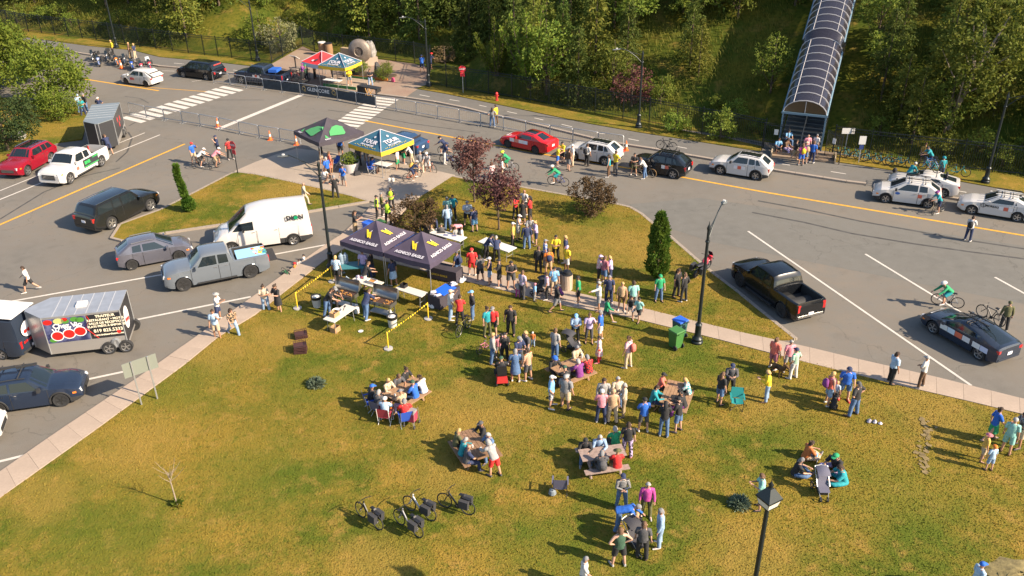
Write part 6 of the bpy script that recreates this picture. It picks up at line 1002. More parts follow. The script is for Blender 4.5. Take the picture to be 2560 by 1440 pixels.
# --- covered stairs on the slope
S0 = G(1997, 381); t = thing('covered_stairs', 'steep stair covered by a smoked barrel roof with white ribs', 'stairs', S0, math.radians(66.5)); W2 = 1.62; SL = .42
WRIB = mat('rib_white', (.36, .35, .36), .45, .2); SMOKE = mat('smoked_panel', (.030, .027, .036), .14, coat=.5, alpha=.82); BEAM = mat('blue_beam', (.12, .20, .27), .5, .3); STEP = mat('dark_step', (.05, .065, .08), .7); STEPN = mat('step_nosing', (.12, .16, .19), .6)
def roofsec(s, rise): return [(s, -W2*math.cos(a), 3.15+s*SL+rise+1.02*math.sin(a)) for a in np.linspace(0, math.pi, 11)]
secs_ = [(s, 0) for s in np.linspace(0, 7.6, 9)] + [(s, .42) for s in np.linspace(8.2, 25, 19)]
for i, (s, r_) in enumerate(secs_):
    b = MB(); b.tube(roofsec(s, r_), .044, 5); b.build('rib', WRIB, t, 60)
    if i+1 < len(secs_):
        s2, r2 = secs_[i+1]; a1, a2 = [Vector(p) for p in roofsec(s, r_)], [Vector(p) for p in roofsec(s2, r2)]; patch('roof_panel', [[p*1.0-M3(0, 0, .02) for p in a1], [p-M3(0, 0, .02) for p in a2]], SMOKE, t)
        if r2 != r_: continue
        for k in (3, 7): b = MB(); b.tube([a1[k]+M3(0, 0, .01), a2[k]+M3(0, 0, .01)], .03, 4); b.build('purlin', WRIB, t)
        for sg_ in (-1, 1): b = MB(); z0_ = 3.12+s*SL+r_; z1_ = 3.12+s2*SL+r2; y = sg_*(W2+.02); b.add([(s, y, z0_), (s2, y, z1_), (s2, y, s2*SL+.3), (s, y, s*SL+.3)], [(0, 1, 2, 3)]); b.build('side_panel', SMOKE, t)
for sg_ in (-1, 1):
    b = MB(); b.tube([(-.05, sg_*W2, 3.12), (7.6, sg_*W2, 3.12+7.6*SL)], .09, 6); b.tube([(8.2, sg_*W2, 3.54+8.2*SL), (25, sg_*W2, 3.54+25*SL)], .09, 6); b.build('eave_beam', BEAM, t, 60); MB().box((0, sg_*(W2-.02), 1.55), (.12, .12, 3.15)).build('post', BEAM, t)
MB().box((-.06, 0, 3.1), (.12, 2*W2+.2, .16)).build('lintel', BEAM, t); b = MB(); v_ = [(0.02, y, z) for _, y, z in roofsec(0, -.03)]; b.add(v_, [tuple(range(len(v_)))]); b.build('gable_pane', mat('amber_pane', (.05, .028, .010), .2, coat=.4), t); MB().box((-.02, 0, 3.6), (.05, .05, 1.0)).build('mullion', WRIB, t)
for k in range(40): s = .8+k*.5; MB().box((s, 0, s*SL-.02), (.52, 2*W2-.1, .22)).build('step', STEP, t); MB().box((s-.27, 0, s*SL+.095), (.06, 2*W2-.12, .03)).build('nosing', STEPN, t)
b = MB(); b.tube([(.4, 0, .2), (.4, 0, 1.15), (20, 0, 1.15+19.6*SL)], .045, 6); [b.tube([(s, 0, s*SL), (s, 0, s*SL+.98)], .025, 5) for s in np.arange(1.4, 20, 1.5)]; b.build('handrail', mat('rail_grey', (.13, .15, .17), .5, .4), t)
# wooden front steps and gates
S1 = G(2007, 395); t = thing('timber_steps', 'broad low timber steps in front of the covered stair', 'steps', S1, math.radians(70.7)); 
for k in range(3): MB().box((-.3+k*.42, .0, .07+.14*k), (.42, 4.6-.1*k, .14)).build('step', mat('timber_step', (.22, .16, .11), .8, var=.2, scale=6), t)
for sg_ in (-1, 1): MB().box((.15, sg_*2.36, .22), (1.5, .1, .42), ry=0).build('stringer', mat('timber_light', (.38, .30, .20), .8), t)
for lab, ctr, rz, w_ in (('black gate wing with white notice left of the stair', (1934, 380), math.radians(-25), 1.9), ('black gate wing with white notice right of the stair', (2078, 404), math.radians(-62), 1.5)):
    t = thing('gate_wing', lab, 'gate', G(*ctr), rz); f = MB(); h = w_/2; f.tube([(-h, 0, 0), (-h, 0, 2.3), (h, 0, 2.3), (h, 0, 0)], .035, 5); [f.tube([(-h, 0, z), (h, 0, z)], .028, 5) for z in (.25, .9, 2.15)]; f.build('frame', DARKMET, t); b = MB(); [b.box((x, 0, 1.2), (.022, .022, 2.1)) for x in np.arange(-h+.12, h, .13)]; b.build('bars', DARKMET, t)['kind'] = 'stuff'; MB().box((0, -.05, 1.65), (.3, .015, .42)).build('notice', WHITE, t)
# --- monument forecourt
STONE = mat('monument_steel', (.21, .175, .145), .55, .35, var=.25, scale=2); ROCKM = mat('rock_grey', (.22, .21, .20), .9, var=.4, scale=3, bump=.8)
t = thing('crusher_monument', 'big round mining crusher ring with dark hole on the forecourt', 'monument', G(903, 168), math.radians(-100)); b = MB(); b.lathe([(.46, .34), (.5, .40), (1.0, .34), (1.22, .18), (1.28, .0), (1.24, -.2), (.95, -.5), (.6, -.9), (.46, -.9), (.46, .34)], n=36, axis='X'); o = b.build('ring', STONE, t, 45); o.location = (0, 0, 1.75); b = MB(); b.lathe([(.47, -.2), (.02, -.22)], n=24, axis='X'); o = b.build('hole', mat('hole_black', (.008, .008, .01), .9), t); o.location = (0, 0, 1.75); MB().box((-.2, 0, .28), (1.2, 1.1, .56)).build('plinth', CONC, t)
o = tag(MB().box((0, 0, .45), (1.5, .9, .9)).build('stone_block', CONC), 'pale concrete block beside the crusher ring', 'block'); o.location = G(926, 163); o.rotation_euler.z = .5
def rock(label, px, py, z, s, m_, sq=1.0):
    g = random.Random(int(px)); b = MB(); b.lathe([(.02, 0), (.5, .0), (.62, .3), (.55, .7), (.3, .95), (.03, 1.0)], n=11); b.v = [(x*g.uniform(.75, 1.2), y*g.uniform(.75, 1.2), z_*g.uniform(.9, 1.1)) for x, y, z_ in b.v]; o = tag(b.build('boulder', m_, None, 25), label, 'boulder'); p = G(px, py); o.location = (p.x, p.y, z); o.scale = (s, s, s*sq)
rock('grey boulder standing on the pale concrete block', 928, 161, .88, 1.1, ROCKM, 1.5); rock('dark standing stone at the edge of the flower bed', 944, 186, .0, .55, mat('stone_dark', (.05, .048, .05), .8), 2.3); rock('small dark stone by the yellow bushes', 958, 188, .0, .5, mat('stone_brown', (.10, .07, .05), .8)); rock('grey rock under the dark conifer at the left', 48, 350, Z, 1.0, ROCKM, .7)
o = tag(MB().box((0, 0, .6), (2.6, .5, 1.2)).build('low_wall', mat('tan_wall', (.33, .24, .14), .8)), 'tan wall slab behind the crusher ring', 'wall'); o.location = G(880, 148); o.rotation_euler.z = -.5
for px, py, lab in ((808, 138, 'brown barrel stand with white top behind the red tent'), (824, 140, 'taller brown barrel stand behind the red tent')): lathe_thing('barrel_stand', lab, 'barrel', px, py, [('barrel', [(.42, 0), (.46, .7), (.42, 1.4)], mat('barrel_wood', (.24, .14, .07), .8)), ('lid', [(.44, 1.4), (.44, 1.5), (.02, 1.52)], WHITE if '808' in str(px) else BLACK)], 0)
t = thing('info_stand', 'white slanted info panel on black post with round base', 'sign', G(741, 178), 1.0); MB().box((0, 0, 1.5), (.7, .9, .04), ry=.6).build('panel', WHITE, t); b = MB(); b.lathe([(.6, 0), (.62, .3), (.5, .4)], n=18); b.build('base', mat('round_base', (.16, .13, .11), .8), t, 40); b = MB(); b.tube([(0, 0, .3), (0, 0, 1.45)], .07, 8); b.build('post', BLACK, t)
PL = mat('platform_wood', (.30, .23, .17), .85); t = thing('stage_platform', 'low platform with green edge boards under the far tent', 'platform', G(862, 212), heading(G(799, 213), G(865, 221))); MB().box((.3, .3, .10), (3.9, 3.2, .2)).build('deck', PL, t); GB = mat('edge_green', (.03, .17, .05), .6); MB().box((.3, -1.33, .16), (3.9, .06, .34)).build('edge_board', GB, t); MB().box((.9, 1.95, .2), (2.8, .06, .4)).build('edge_board', GB, t)
ftable('white folding table on the far green-edged platform', G(832, 200, .94), heading(G(806, 198), G(855, 204)), 1.9, .75, z=.2, m=WHITE); t = thing('flower_bed', 'raised bed with orange front rail beside the far tent', 'flower bed', G(925, 192), math.radians(-20)); MB().box((0, 0, .12), (5.2, 2.0, .24)).build('soil', mat('bed_soil', (.05, .035, .02), .9), t); MB().box((.3, -1.05, .16), (4.6, .12, .30)).build('rail', mat('orange_rail', (.5, .15, .03), .6), t)
for i, (px, py, s, k) in enumerate(((888, 187, .42, 'bright0'), (905, 193, .36, 'decid1'), (960, 203, .40, 'bright0'), (970, 196, .34, 'decid2'))): pp = G(px, py); plant(k, 'garden_bush', ['yellow-green bush behind the person in yellow under the far tent', 'dark green bush in the raised bed beside the far tent', 'yellow bush at the right end of the raised bed', 'green bush behind the yellow bush of the raised bed'][i], 'bush', pp.x, pp.y, .1, s, i, None, s*.7)
BKW = mat('ramp_black', (.02, .021, .023), .5); t = thing('start_ramp', 'black and wooden folded ramp trestle at the barrier end', 'ramp', G(922, 240), math.radians(-25)); MB().box((0, .2, .85), (2.3, .8, .10), ry=.05).build('deck', BKW, t); MB().box((1.0, .2, .62), (.1, .85, .4)).build('end_panel', BKW, t); b = MB(); [b.tube([(x, -.2, .8), (x+.5, -.5, .0)], .04, 5) for x in (-.2, .2)]; [b.tube([(x+.5, -.2, .8), (x, -.5, .0)], .04, 5) for x in (-.2, .2)]; b.build('trestle', mat('trestle_wood', (.40, .22, .07), .8), t); MB().box((-.9, .3, .45), (.7, .7, .9)).build('speaker_case', BKW, t)
t = thing('bike_trailer', 'dark utility trailer crowded with bikes behind the dark blue pickup', 'trailer', G(742, 212), heading(G(700, 222), G(640, 214))); MB().box((0, 0, .55), (2.6, 1.5, .1)).build('deck', BKW, t); f = MB(); [f.tube([(x, y, .6), (x, y, 1.5)], .03, 5) for x in (-1.2, 0, 1.2) for y in (-.7, .7)]; [f.tube([(-1.3, y, 1.5), (1.3, y, 1.5)], .03, 5) for y in (-.7, .7)]; [f.tube([(-1.3, y, 1.05), (1.3, y, 1.05)], .025, 5) for y in (-.7, .7)]; f.build('rack_frame', BKW, t); [add_wheel(t, .2, s*.85, .32, .2, True, s < 0) for s in (-1, 1)]
for k in range(3): bike(['black bicycle loaded nearest on the utility trailer', 'dark red bicycle loaded mid utility trailer', 'black bicycle loaded deepest on the utility trailer'][k], t.location+Vector((math.sin(.5)*.45*(k-1), .45*(k-1), 0)), t.rotation_euler.z, [BK, (.2, .03, .03), BK][k], z=.62)
b = MB(); b.lathe([(.16, 0), (.2, .2), (.16, .42), (.05, .46)], n=10); o = tag(b.build('backpack', mat('pack_pink', (.5, .06, .14), .7)), 'pink and dark backpack left on the brick forecourt', 'backpack'); o.location = G(983, 205)
o = tag(MB().box((0, 0, .14), (.5, .35, .28), taper=.8).build('bag', mat('black_bag', (.02, .02, .024), .8)), 'black bag on the plaza beside the white planter', 'bag'); o.location = G(893, 437, .1); o.rotation_euler.z = .5
b = MB(); b.lathe([(.1, 0), (.17, .1), (.15, .3), (.05, .4)], n=10); tag(b.build('bag', mat('verge_bag', (.015, .015, .02), .8)), 'small black bag on the verge below the share bikes', 'bag').location = G(2236, 432, .06)
for dx, lab in ((-.14, 'left white weight at the tent front leg'), (.14, 'right white weight at the tent front leg')): b = MB(); b.lathe([(.1, 0), (.11, .2), (.05, .26)], n=10); tag(b.build('leg_weight', WHITE), lab, 'weight').location = G(978, 453, .1)+Vector((dx, 0, 0))

# ================= people
SKIN = [mat('skin_%d' % i, c, .55) for i, c in enumerate(((.40, .22, .145), (.34, .175, .105), (.43, .25, .175), (.13, .06, .036)))]; EYEM = mat('eye_dark', (.02, .015, .012), .3)
def dvec(a, o, sg): a, o = math.radians(a), math.radians(o); return Vector((math.sin(a)*math.cos(o), sg*math.sin(o), -math.cos(a)*math.cos(o)))
# pose: pelvis height, torso lean, then per leg (thigh fwd, out, shin fwd, out) and per arm (upper fwd, out, fore fwd, out), head pitch
POSES = {
 'stand': (.93, 2, [(5, 4, -2, 3), (-4, 4, -6, 3)], [(6, 12, 18, 4), (-4, 12, 12, 5)], 5), 'stand2': (.93, -1, [(3, 6, 0, 5), (10, 3, -8, 3)], [(4, 14, 40, -10), (0, 10, 14, 6)], 0), 'phone': (.93, 4, [(4, 4, -3, 3), (-4, 5, -6, 3)], [(22, 10, 115, -28), (26, 10, 112, -30)], 18), 'cross': (.93, 0, [(5, 6, -1, 5), (-3, 6, -5, 5)], [(22, 14, 84, -62), (18, 14, 88, -55)], 6),
 'hips': (.93, 0, [(4, 7, 0, 5), (-3, 7, -4, 5)], [(-18, 42, 22, -52), (-18, 42, 22, -52)], 4), 'ear': (.93, 2, [(5, 4, -2, 3), (-5, 4, -7, 3)], [(55, 22, 158, -22), (4, 12, 20, 2)], 6), 'point': (.93, 2, [(6, 4, -2, 3), (-5, 4, -7, 3)], [(82, 14, 84, 6), (0, 12, 14, 4)], 0), 'pockets': (.93, 1, [(6, 5, -2, 4), (-3, 5, -5, 4)], [(-14, 26, 26, -22), (-14, 26, 26, -22)], 8),
 'walk': (.90, 5, [(28, 3, 6, 3), (-20, 3, -44, 3)], [(-24, 10, 10, 4), (24, 10, 50, 0)], 4), 'stride': (.86, 10, [(38, 3, 18, 3), (-30, 3, -52, 3)], [(-35, 14, 20, 4), (32, 14, 70, 0)], 2), 'bend': (.88, 72, [(8, 8, -14, 6), (2, 8, -16, 6)], [(38, 8, 50, -4), (30, 8, 44, -4)], 40), 'lean': (.91, 30, [(10, 5, -4, 4), (-6, 5, -14, 4)], [(40, 10, 72, -14), (36, 10, 66, -14)], 24),
 'sit': (.52, 10, [(86, 9, -2, 4), (84, 9, 6, 4)], [(30, 14, 84, -26), (34, 14, 88, -26)], 14), 'sit2': (.52, 16, [(84, 11, 4, 4), (86, 8, -6, 4)], [(40, 12, 98, -36), (24, 16, 78, -30)], 22), 'ground': (.14, 14, [(108, 26, 62, -52), (106, 28, 60, -52)], [(40, 12, 80, -20), (30, 14, 70, -24)], 16), 'legs': (.14, -10, [(96, 10, 84, 4), (118, 8, 40, 4)], [(-25, 20, -14, 8), (30, 12, 64, -12)], 4),
 'crouch': (.36, 28, [(104, 16, -30, 6), (92, 16, -44, 6)], [(50, 10, 76, -10), (48, 10, 70, -10)], 18), 'ride': (.98, 46, [(62, 4, -6, 2), (24, 4, -18, 2)], [(48, 6, 58, 2), (46, 6, 56, 2)], 6), 'bars': (.93, 18, [(6, 8, -2, 7), (-2, 8, -6, 7)], [(38, 10, 62, -2), (34, 10, 58, -2)], 14)}
def sweep_body(pose):
    hz, lean, legs, arms, hp = POSES[pose]; J = {}; ln = math.radians(lean); up = Vector((math.sin(ln), 0, math.cos(ln))); J['pel'] = Vector((0, 0, hz)); J['waist'] = J['pel']+up*.17; J['chest'] = J['pel']+up*.37; J['shl'] = J['pel']+up*.47; J['neck'] = J['pel']+up*.535; h_ = math.radians(lean*.55+hp*.5); hu = Vector((math.sin(h_), 0, math.cos(h_))); J['head'] = J['neck']+hu*.15; J['top'] = J['neck']+hu*.26; J['hu'] = hu
    for i, sg in enumerate((1, -1)):
        a, o, s, o2 = legs[i]; J['hip', i] = J['pel']+Vector((0, sg*.095, -.03)); J['knee', i] = J['hip', i]+dvec(a, o, sg)*.43; J['ank', i] = J['knee', i]+dvec(s, o2, sg)*.42; f = dvec(s, 0, sg); J['toe', i] = J['ank', i]+(Vector((.17, sg*.03, -.045)) if s < 50 else Vector((.09, sg*.03, .13)))
        a, o, s, o2 = arms[i]; J['sh', i] = J['shl']+Vector((0, sg*.175, -.015)); J['elb', i] = J['sh', i]+dvec(a, o, sg)*.285; J['wri', i] = J['elb', i]+dvec(s, o2, sg)*.255; J['fd', i] = dvec(s, o2, sg)
    lo = min(J['ank', i].z for i in (0, 1))
    if pose not in ('ground', 'legs', 'ride', 'sit', 'sit2'): dz = .075-lo; [setattr(J[k], 'z', J[k].z+dz) for k in J if k != 'hu' and not (isinstance(k, tuple) and k[0] == 'fd')]
    return J
BODY = {}
def human(pose):
    if pose in BODY: return BODY[pose]
    J = sweep_body(pose); V, E, Rr = [], [], []
    def vert(p, r, link_=None): V.append(tuple(p)); Rr.append(r); (E.append((link_, len(V)-1)) if link_ is not None else None); return len(V)-1
    p0 = vert(J['pel'], (.13, .10)); w_ = vert(J['waist'], (.125, .095), p0); c = vert(J['chest'], (.14, .10), w_); s = vert(J['shl'], (.11, .08), c); n = vert(J['neck'], (.052, .052), s); h0 = vert(J['neck'].lerp(J['head'], .55), (.068, .075), n); h1 = vert(J['head'], (.078, .092), h0); h2 = vert(J['head'].lerp(J['top'], .8), (.060, .070), h1)
    for i in (0, 1):
        a = vert(J['hip', i], (.082, .085), p0); b = vert(J['hip', i].lerp(J['knee', i], .5), (.072, .075), a); k = vert(J['knee', i], (.052, .055), b); k2 = vert(J['knee', i].lerp(J['ank', i], .35), (.054, .056), k); an = vert(J['ank', i], (.036, .038), k2); vert(J['toe', i], (.035, .025), an)
        a = vert(J['sh', i], (.055, .055), s); e = vert(J['elb', i], (.040, .040), a); f2 = vert(J['elb', i].lerp(J['wri', i], .35), (.040, .038), e); wr = vert(J['wri', i], (.027, .024), f2); vert(J['wri', i]+J['fd', i]*.075, (.036, .020), wr)
    me = bpy.data.meshes.new('person'); me.from_pydata(V, E, []); o = bpy.data.objects.new('person', me); COL.objects.link(o); sk = o.modifiers.new('skin', 'SKIN'); sv = me.skin_vertices[0].data
    for i, r in enumerate(Rr): sv[i].radius = r
    sv[0].use_root = True; su = o.modifiers.new('sub', 'SUBSURF'); su.levels = 1; dg = bpy.context.evaluated_depsgraph_get(); bm_ = bpy.data.meshes.new_from_object(o.evaluated_get(dg)); bpy.data.objects.remove(o)
    x = MB(); hd, hu = J['head'], J['hu']; fwd = Vector((hu.z, 0, -hu.x)); x.tube([hd+fwd*.075+hu*.03, hd+fwd*.105-hu*.012, hd+fwd*.085-hu*.03], [.009, .017, .010], 6, 0)
    for sg in (1, -1): x.tube([hd+Vector((0, sg*.078, 0))+hu*.03, hd+Vector((-.01, sg*.095, 0)), hd+Vector((0, sg*.078, 0))-hu*.035], [.010, .016, .010], 5, 0); e = hd+fwd*.084+Vector((0, sg*.031, 0))+hu*.022; x.tube([e-fwd*.012, e+fwd*.006], [.013, .006], 6, 1)
    x.tube([hd+fwd*.082+Vector((0, -.024, 0))-hu*.052, hd+fwd*.090-hu*.054, hd+fwd*.082+Vector((0, .024, 0))-hu*.052], [.004, .007, .004], 5, 2)
    for i, sg in enumerate((1, -1)):
        d = J['fd', i]; side = d.cross(Vector((0, 0, 1))); side = side.normalized() if side.length > .05 else Vector((1, 0, 0)); nrm = side.cross(d).normalized(); pm = J['wri', i]+d*.085
        for k in range(4): b0 = pm+side*(.024-.016*k); L = (.066, .075, .070, .055)[k]; x.tube([b0-d*.02, b0+d*L*.5-nrm*.006, b0+d*L*.9-nrm*.028], [.0095, .0085, .006], 5, 0)
        x.tube([J['wri', i]+d*.02+side*.028, J['wri', i]+d*.06+side*.05, J['wri', i]+d*.092+side*.046-nrm*.012], [.012, .010, .007], 5, 0)
    n0 = len(bm_.vertices); vs = [tuple(v.co) for v in bm_.vertices]+x.v; fs = [tuple(p.vertices) for p in bm_.polygons]+[tuple(i+n0 for i in f) for f in x.f]; me2 = bpy.data.meshes.new('person'); me2.from_pydata(vs, [], fs); [me2.materials.append(m_) for m_ in (SKIN[0], EYEM, mat('lips', (.30, .10, .08), .5))]; me2.polygons.foreach_set('material_index', [0]*len(bm_.polygons)+x.mi); me2.polygons.foreach_set('use_smooth', [True]*len(fs)); bpy.data.meshes.remove(bm_); me2.update(); BODY[pose] = (me2, J); return BODY[pose]
GARM = {}
def garment(pose, kind):
    k = (pose, kind)
    if k in GARM: return GARM[k]
    J = human(pose)[1]; b = MB(); up = (J['chest']-J['pel']).normalized(); F = lambda i, a, c, t: J[a, i].lerp(J[c, i], t)
    if kind in ('top_S', 'top_L', 'top_V', 'dress'):
        lo = J['pel']-up*.05
        b.tube([lo, J['pel']+up*.06, J['waist'], J['chest'], J['shl']-up*.02, J['shl']+up*.035, J['neck']+up*.01], [(.178, .135), (.172, .13), (.160, .122), (.182, .130), (.178, .112), (.115, .085), (.062, .062)], 12)
        if kind != 'top_V':
            for i in (0, 1):
                a = J['sh', i]; pts = [a.lerp(J['shl'], .45), a, F(i, 'sh', 'elb', .45), F(i, 'sh', 'elb', .78)]; rs = [.075, .080, .070, .068]
                if kind == 'top_L': pts = pts[:3]+[J['elb', i], F(i, 'elb', 'wri', .5), F(i, 'elb', 'wri', .93)]; rs = rs[:3]+[.060, .053, .042]
                b.tube(pts, rs, 9)
        if kind == 'dress':
            kn = (J['knee', 0]+J['knee', 1])/2; b.tube([J['pel']+up*.05, J['pel']-Vector((0, 0, .08)) if abs(kn.z-J['pel'].z) > .2 else J['pel'].lerp(kn, .3), J['pel'].lerp(kn, 1.0)], [(.172, .13), (.20, .17), (.235, .20)], 12)
    elif kind == 'skirt': kn = (J['knee', 0]+J['knee', 1])/2; b.tube([J['pel']+up*.08, J['pel'].lerp(kn, .3), J['pel'].lerp(kn, .95)], [(.165, .125), (.195, .16), (.225, .19)], 12)
    elif kind in ('trousers', 'shorts', 'capri'):
        b.tube([J['waist']-up*.05, J['pel']+up*.04, J['pel']-up*.05, J['pel']-up*.10], [(.155, .118), (.170, .128), (.172, .13), (.12, .10)], 12)
        for i in (0, 1):
            if kind == 'trousers': pts = [J['hip', i]+up*.03, F(i, 'hip', 'knee', .4), J['knee', i], F(i, 'knee', 'ank', .4), F(i, 'knee', 'ank', .95)]; rs = [.105, .094, .076, .072, .066]
            elif kind == 'capri': pts = [J['hip', i]+up*.03, F(i, 'hip', 'knee', .4), J['knee', i], F(i, 'knee', 'ank', .45)]; rs = [.105, .092, .074, .066]
            else: pts = [J['hip', i]+up*.03, F(i, 'hip', 'knee', .4), F(i, 'hip', 'knee', .88)]; rs = [.106, .100, .092]
            b.tube(pts, rs, 10)
    elif kind in ('shoe0', 'shoe1'):
        for i in (int(kind[-1]),): sg = 1-2*i; a, t_ = J['ank', i], J['toe', i]; d = (t_-a); b.tube([a-d*.35+Vector((0, 0, -.03)), a+Vector((0, 0, -.025)), a.lerp(t_, .6)+Vector((0, 0, -.01)), t_+d*.25], [(.032, .035), (.043, .052), (.046, .038), (.026, .022)], 8)
    else:
        hd, hu = J['head'], J['hu']; fw = Vector((hu.z, 0, -hu.x)); P_ = lambda x, y, z: hd+fw*x+Vector((0, y, 0))+hu*z
        def cap(r0, z0, tilt, n=10, rx=1.12, zt=.125, back=0):
            vs = []; fs = []; rows = 6
            for j in range(rows):
                t = j/(rows-1); r = r0*math.cos(t*math.pi/2*.97); z = z0+(zt-z0)*math.sin(t*math.pi/2)
                for k_ in range(n): a = 2*math.pi*k_/n; vs.append(P_(r*rx*math.cos(a)-.008, r*math.sin(a), z-(tilt*r*(-math.cos(a)) if j == 0 else tilt*r*(-math.cos(a))*(1-t))))
            fs = [(j*n+k_, j*n+(k_+1) % n, (j+1)*n+(k_+1) % n, (j+1)*n+k_) for j in range(rows-1) for k_ in range(n)]; fs.append(tuple((rows-1)*n+k_ for k_ in range(n))); b.add(vs, fs)
        if kind == 'hair': cap(.094, -.02, .75)
        elif kind == 'bun': cap(.096, -.02, .8); b.tube([P_(-.09, 0, .07), P_(-.14, 0, .09)], [.05, .03], 8)
        elif kind == 'long': cap(.098, -.02, .7); b.tube([P_(-.03, 0, .06), P_(-.085, 0, -.02), P_(-.105, 0, -.14), P_(-.10, 0, -.27)], [(.075, .06), (.10, .055), (.095, .05), (.05, .03)], 9)
        elif kind == 'cap': cap(.100, .02, .15); b.tube([P_(.06, 0, .045), P_(.12, 0, .036), P_(.175, 0, .022)], [(.080, .012), (.075, .010), (.045, .006)], 8)
        elif kind == 'hat': cap(.098, .03, .0); b.tube([P_(0, 0, .035), P_(0, 0, .045)], [(.17, .17), (.165, .165)], 12)
        elif kind == 'helm': cap(.125, .02, .2, rx=1.35, zt=.15)
        elif kind == 'hood': cap(.112, -.06, .5, zt=.135)
        elif kind == 'pack': sh = J['shl']; dn = J['pel']; bk = Vector((-up.z, 0, up.x)); b.tube([sh+bk*.20-up*.02, sh+bk*.25-up*.12, dn+bk*.25+up*.14, dn+bk*.19+up*.04], [(.09, .06), (.15, .10), (.16, .11), (.10, .06)], 10); [b.tube([sh+bk*.12+Vector((0, s_*.11, .03)), sh-bk*.07+Vector((0, s_*.11, .045)), sh-bk*.14+Vector((0, s_*.12, -.12)), J['waist']-bk*.04+Vector((0, s_*.15, 0))], .016, 4) for s_ in (1, -1)]
    me = b.mesh(kind.split('_')[0], WHITE, 70); GARM[k] = me; return me
CLO = dict(black=(.016, .016, .018), white=(.50, .485, .47), grey=(.17, .17, .175), lgrey=(.27, .265, .26), dgrey=(.06, .06, .066), navy=(.018, .028, .075), blue=(.015, .10, .42), sky=(.16, .36, .58), lblue=(.30, .42, .55), denim=(.07, .13, .25), ldenim=(.20, .29, .42), teal=(.01, .22, .26), mint=(.20, .42, .38), green=(.015, .24, .10), dgreen=(.03, .075, .045), olive=(.085, .085, .035), khaki=(.27, .20, .12), beige=(.44, .34, .23), cream=(.44, .37, .28), tan=(.36, .24, .14), brown=(.10, .055, .03), red=(.55, .022, .022), coral=(.62, .14, .10), pink=(.60, .22, .27), magenta=(.38, .045, .22), mauve=(.33, .11, .14), lav=(.42, .33, .52), purple=(.16, .03, .17), yellow=(.66, .47, .02), orange=(.62, .17, .02), hiviz=(.38, .62, .03), gold=(.55, .33, .07), blonde=(.42, .27, .11), dbrown=(.035, .02, .012), silver=(.28, .27, .26), lime=(.48, .62, .03), rust=(.4, .12, .03))
def patterned(name, kind, a, b_):
    if name in MATS: return MATS[name]
    m, t, bs = nodemat(name); bs.inputs['Roughness'].default_value = .85; tc = t.nodes.new('ShaderNodeTexCoord')
    if kind == 'check': x = t.nodes.new('ShaderNodeTexChecker'); x.inputs['Scale'].default_value = 14; o = x.outputs['Fac']; t.links.new(tc.outputs['Object'], x.inputs[0])
    elif kind == 'stripe': x = t.nodes.new('ShaderNodeTexWave'); x.bands_direction = 'Z'; x.inputs['Scale'].default_value = 6; t.links.new(tc.outputs['Object'], x.inputs[0]); r = t.nodes.new('ShaderNodeMath'); r.operation = 'GREATER_THAN'; r.inputs[1].default_value = .5; t.links.new(x.outputs[1], r.inputs[0]); o = r.outputs[0]
    else: o = noisefac(t, 13, .48, .52, 2)
    t.links.new(mixcol(t, o, CLO[a], CLO[b_]), bs.inputs[0]); MATS[name] = m; return m
def cloth(c):
    if '/' in c: k, a, b_ = c.split('/'); return patterned('cloth_'+c, {'ck': 'check', 'st': 'stripe', 'fl': 'floral'}[k], a, b_)
    return mat('cloth_'+c, CLO[c], .85, var=.22, scale=9, bump=.7)
DIRS = dict(R=0, UR=45, U=90, UL=135, L=180, DL=-135, D=-90, DR=-45); PG = 'people at the cycling event'; rp_ = random.Random(21)
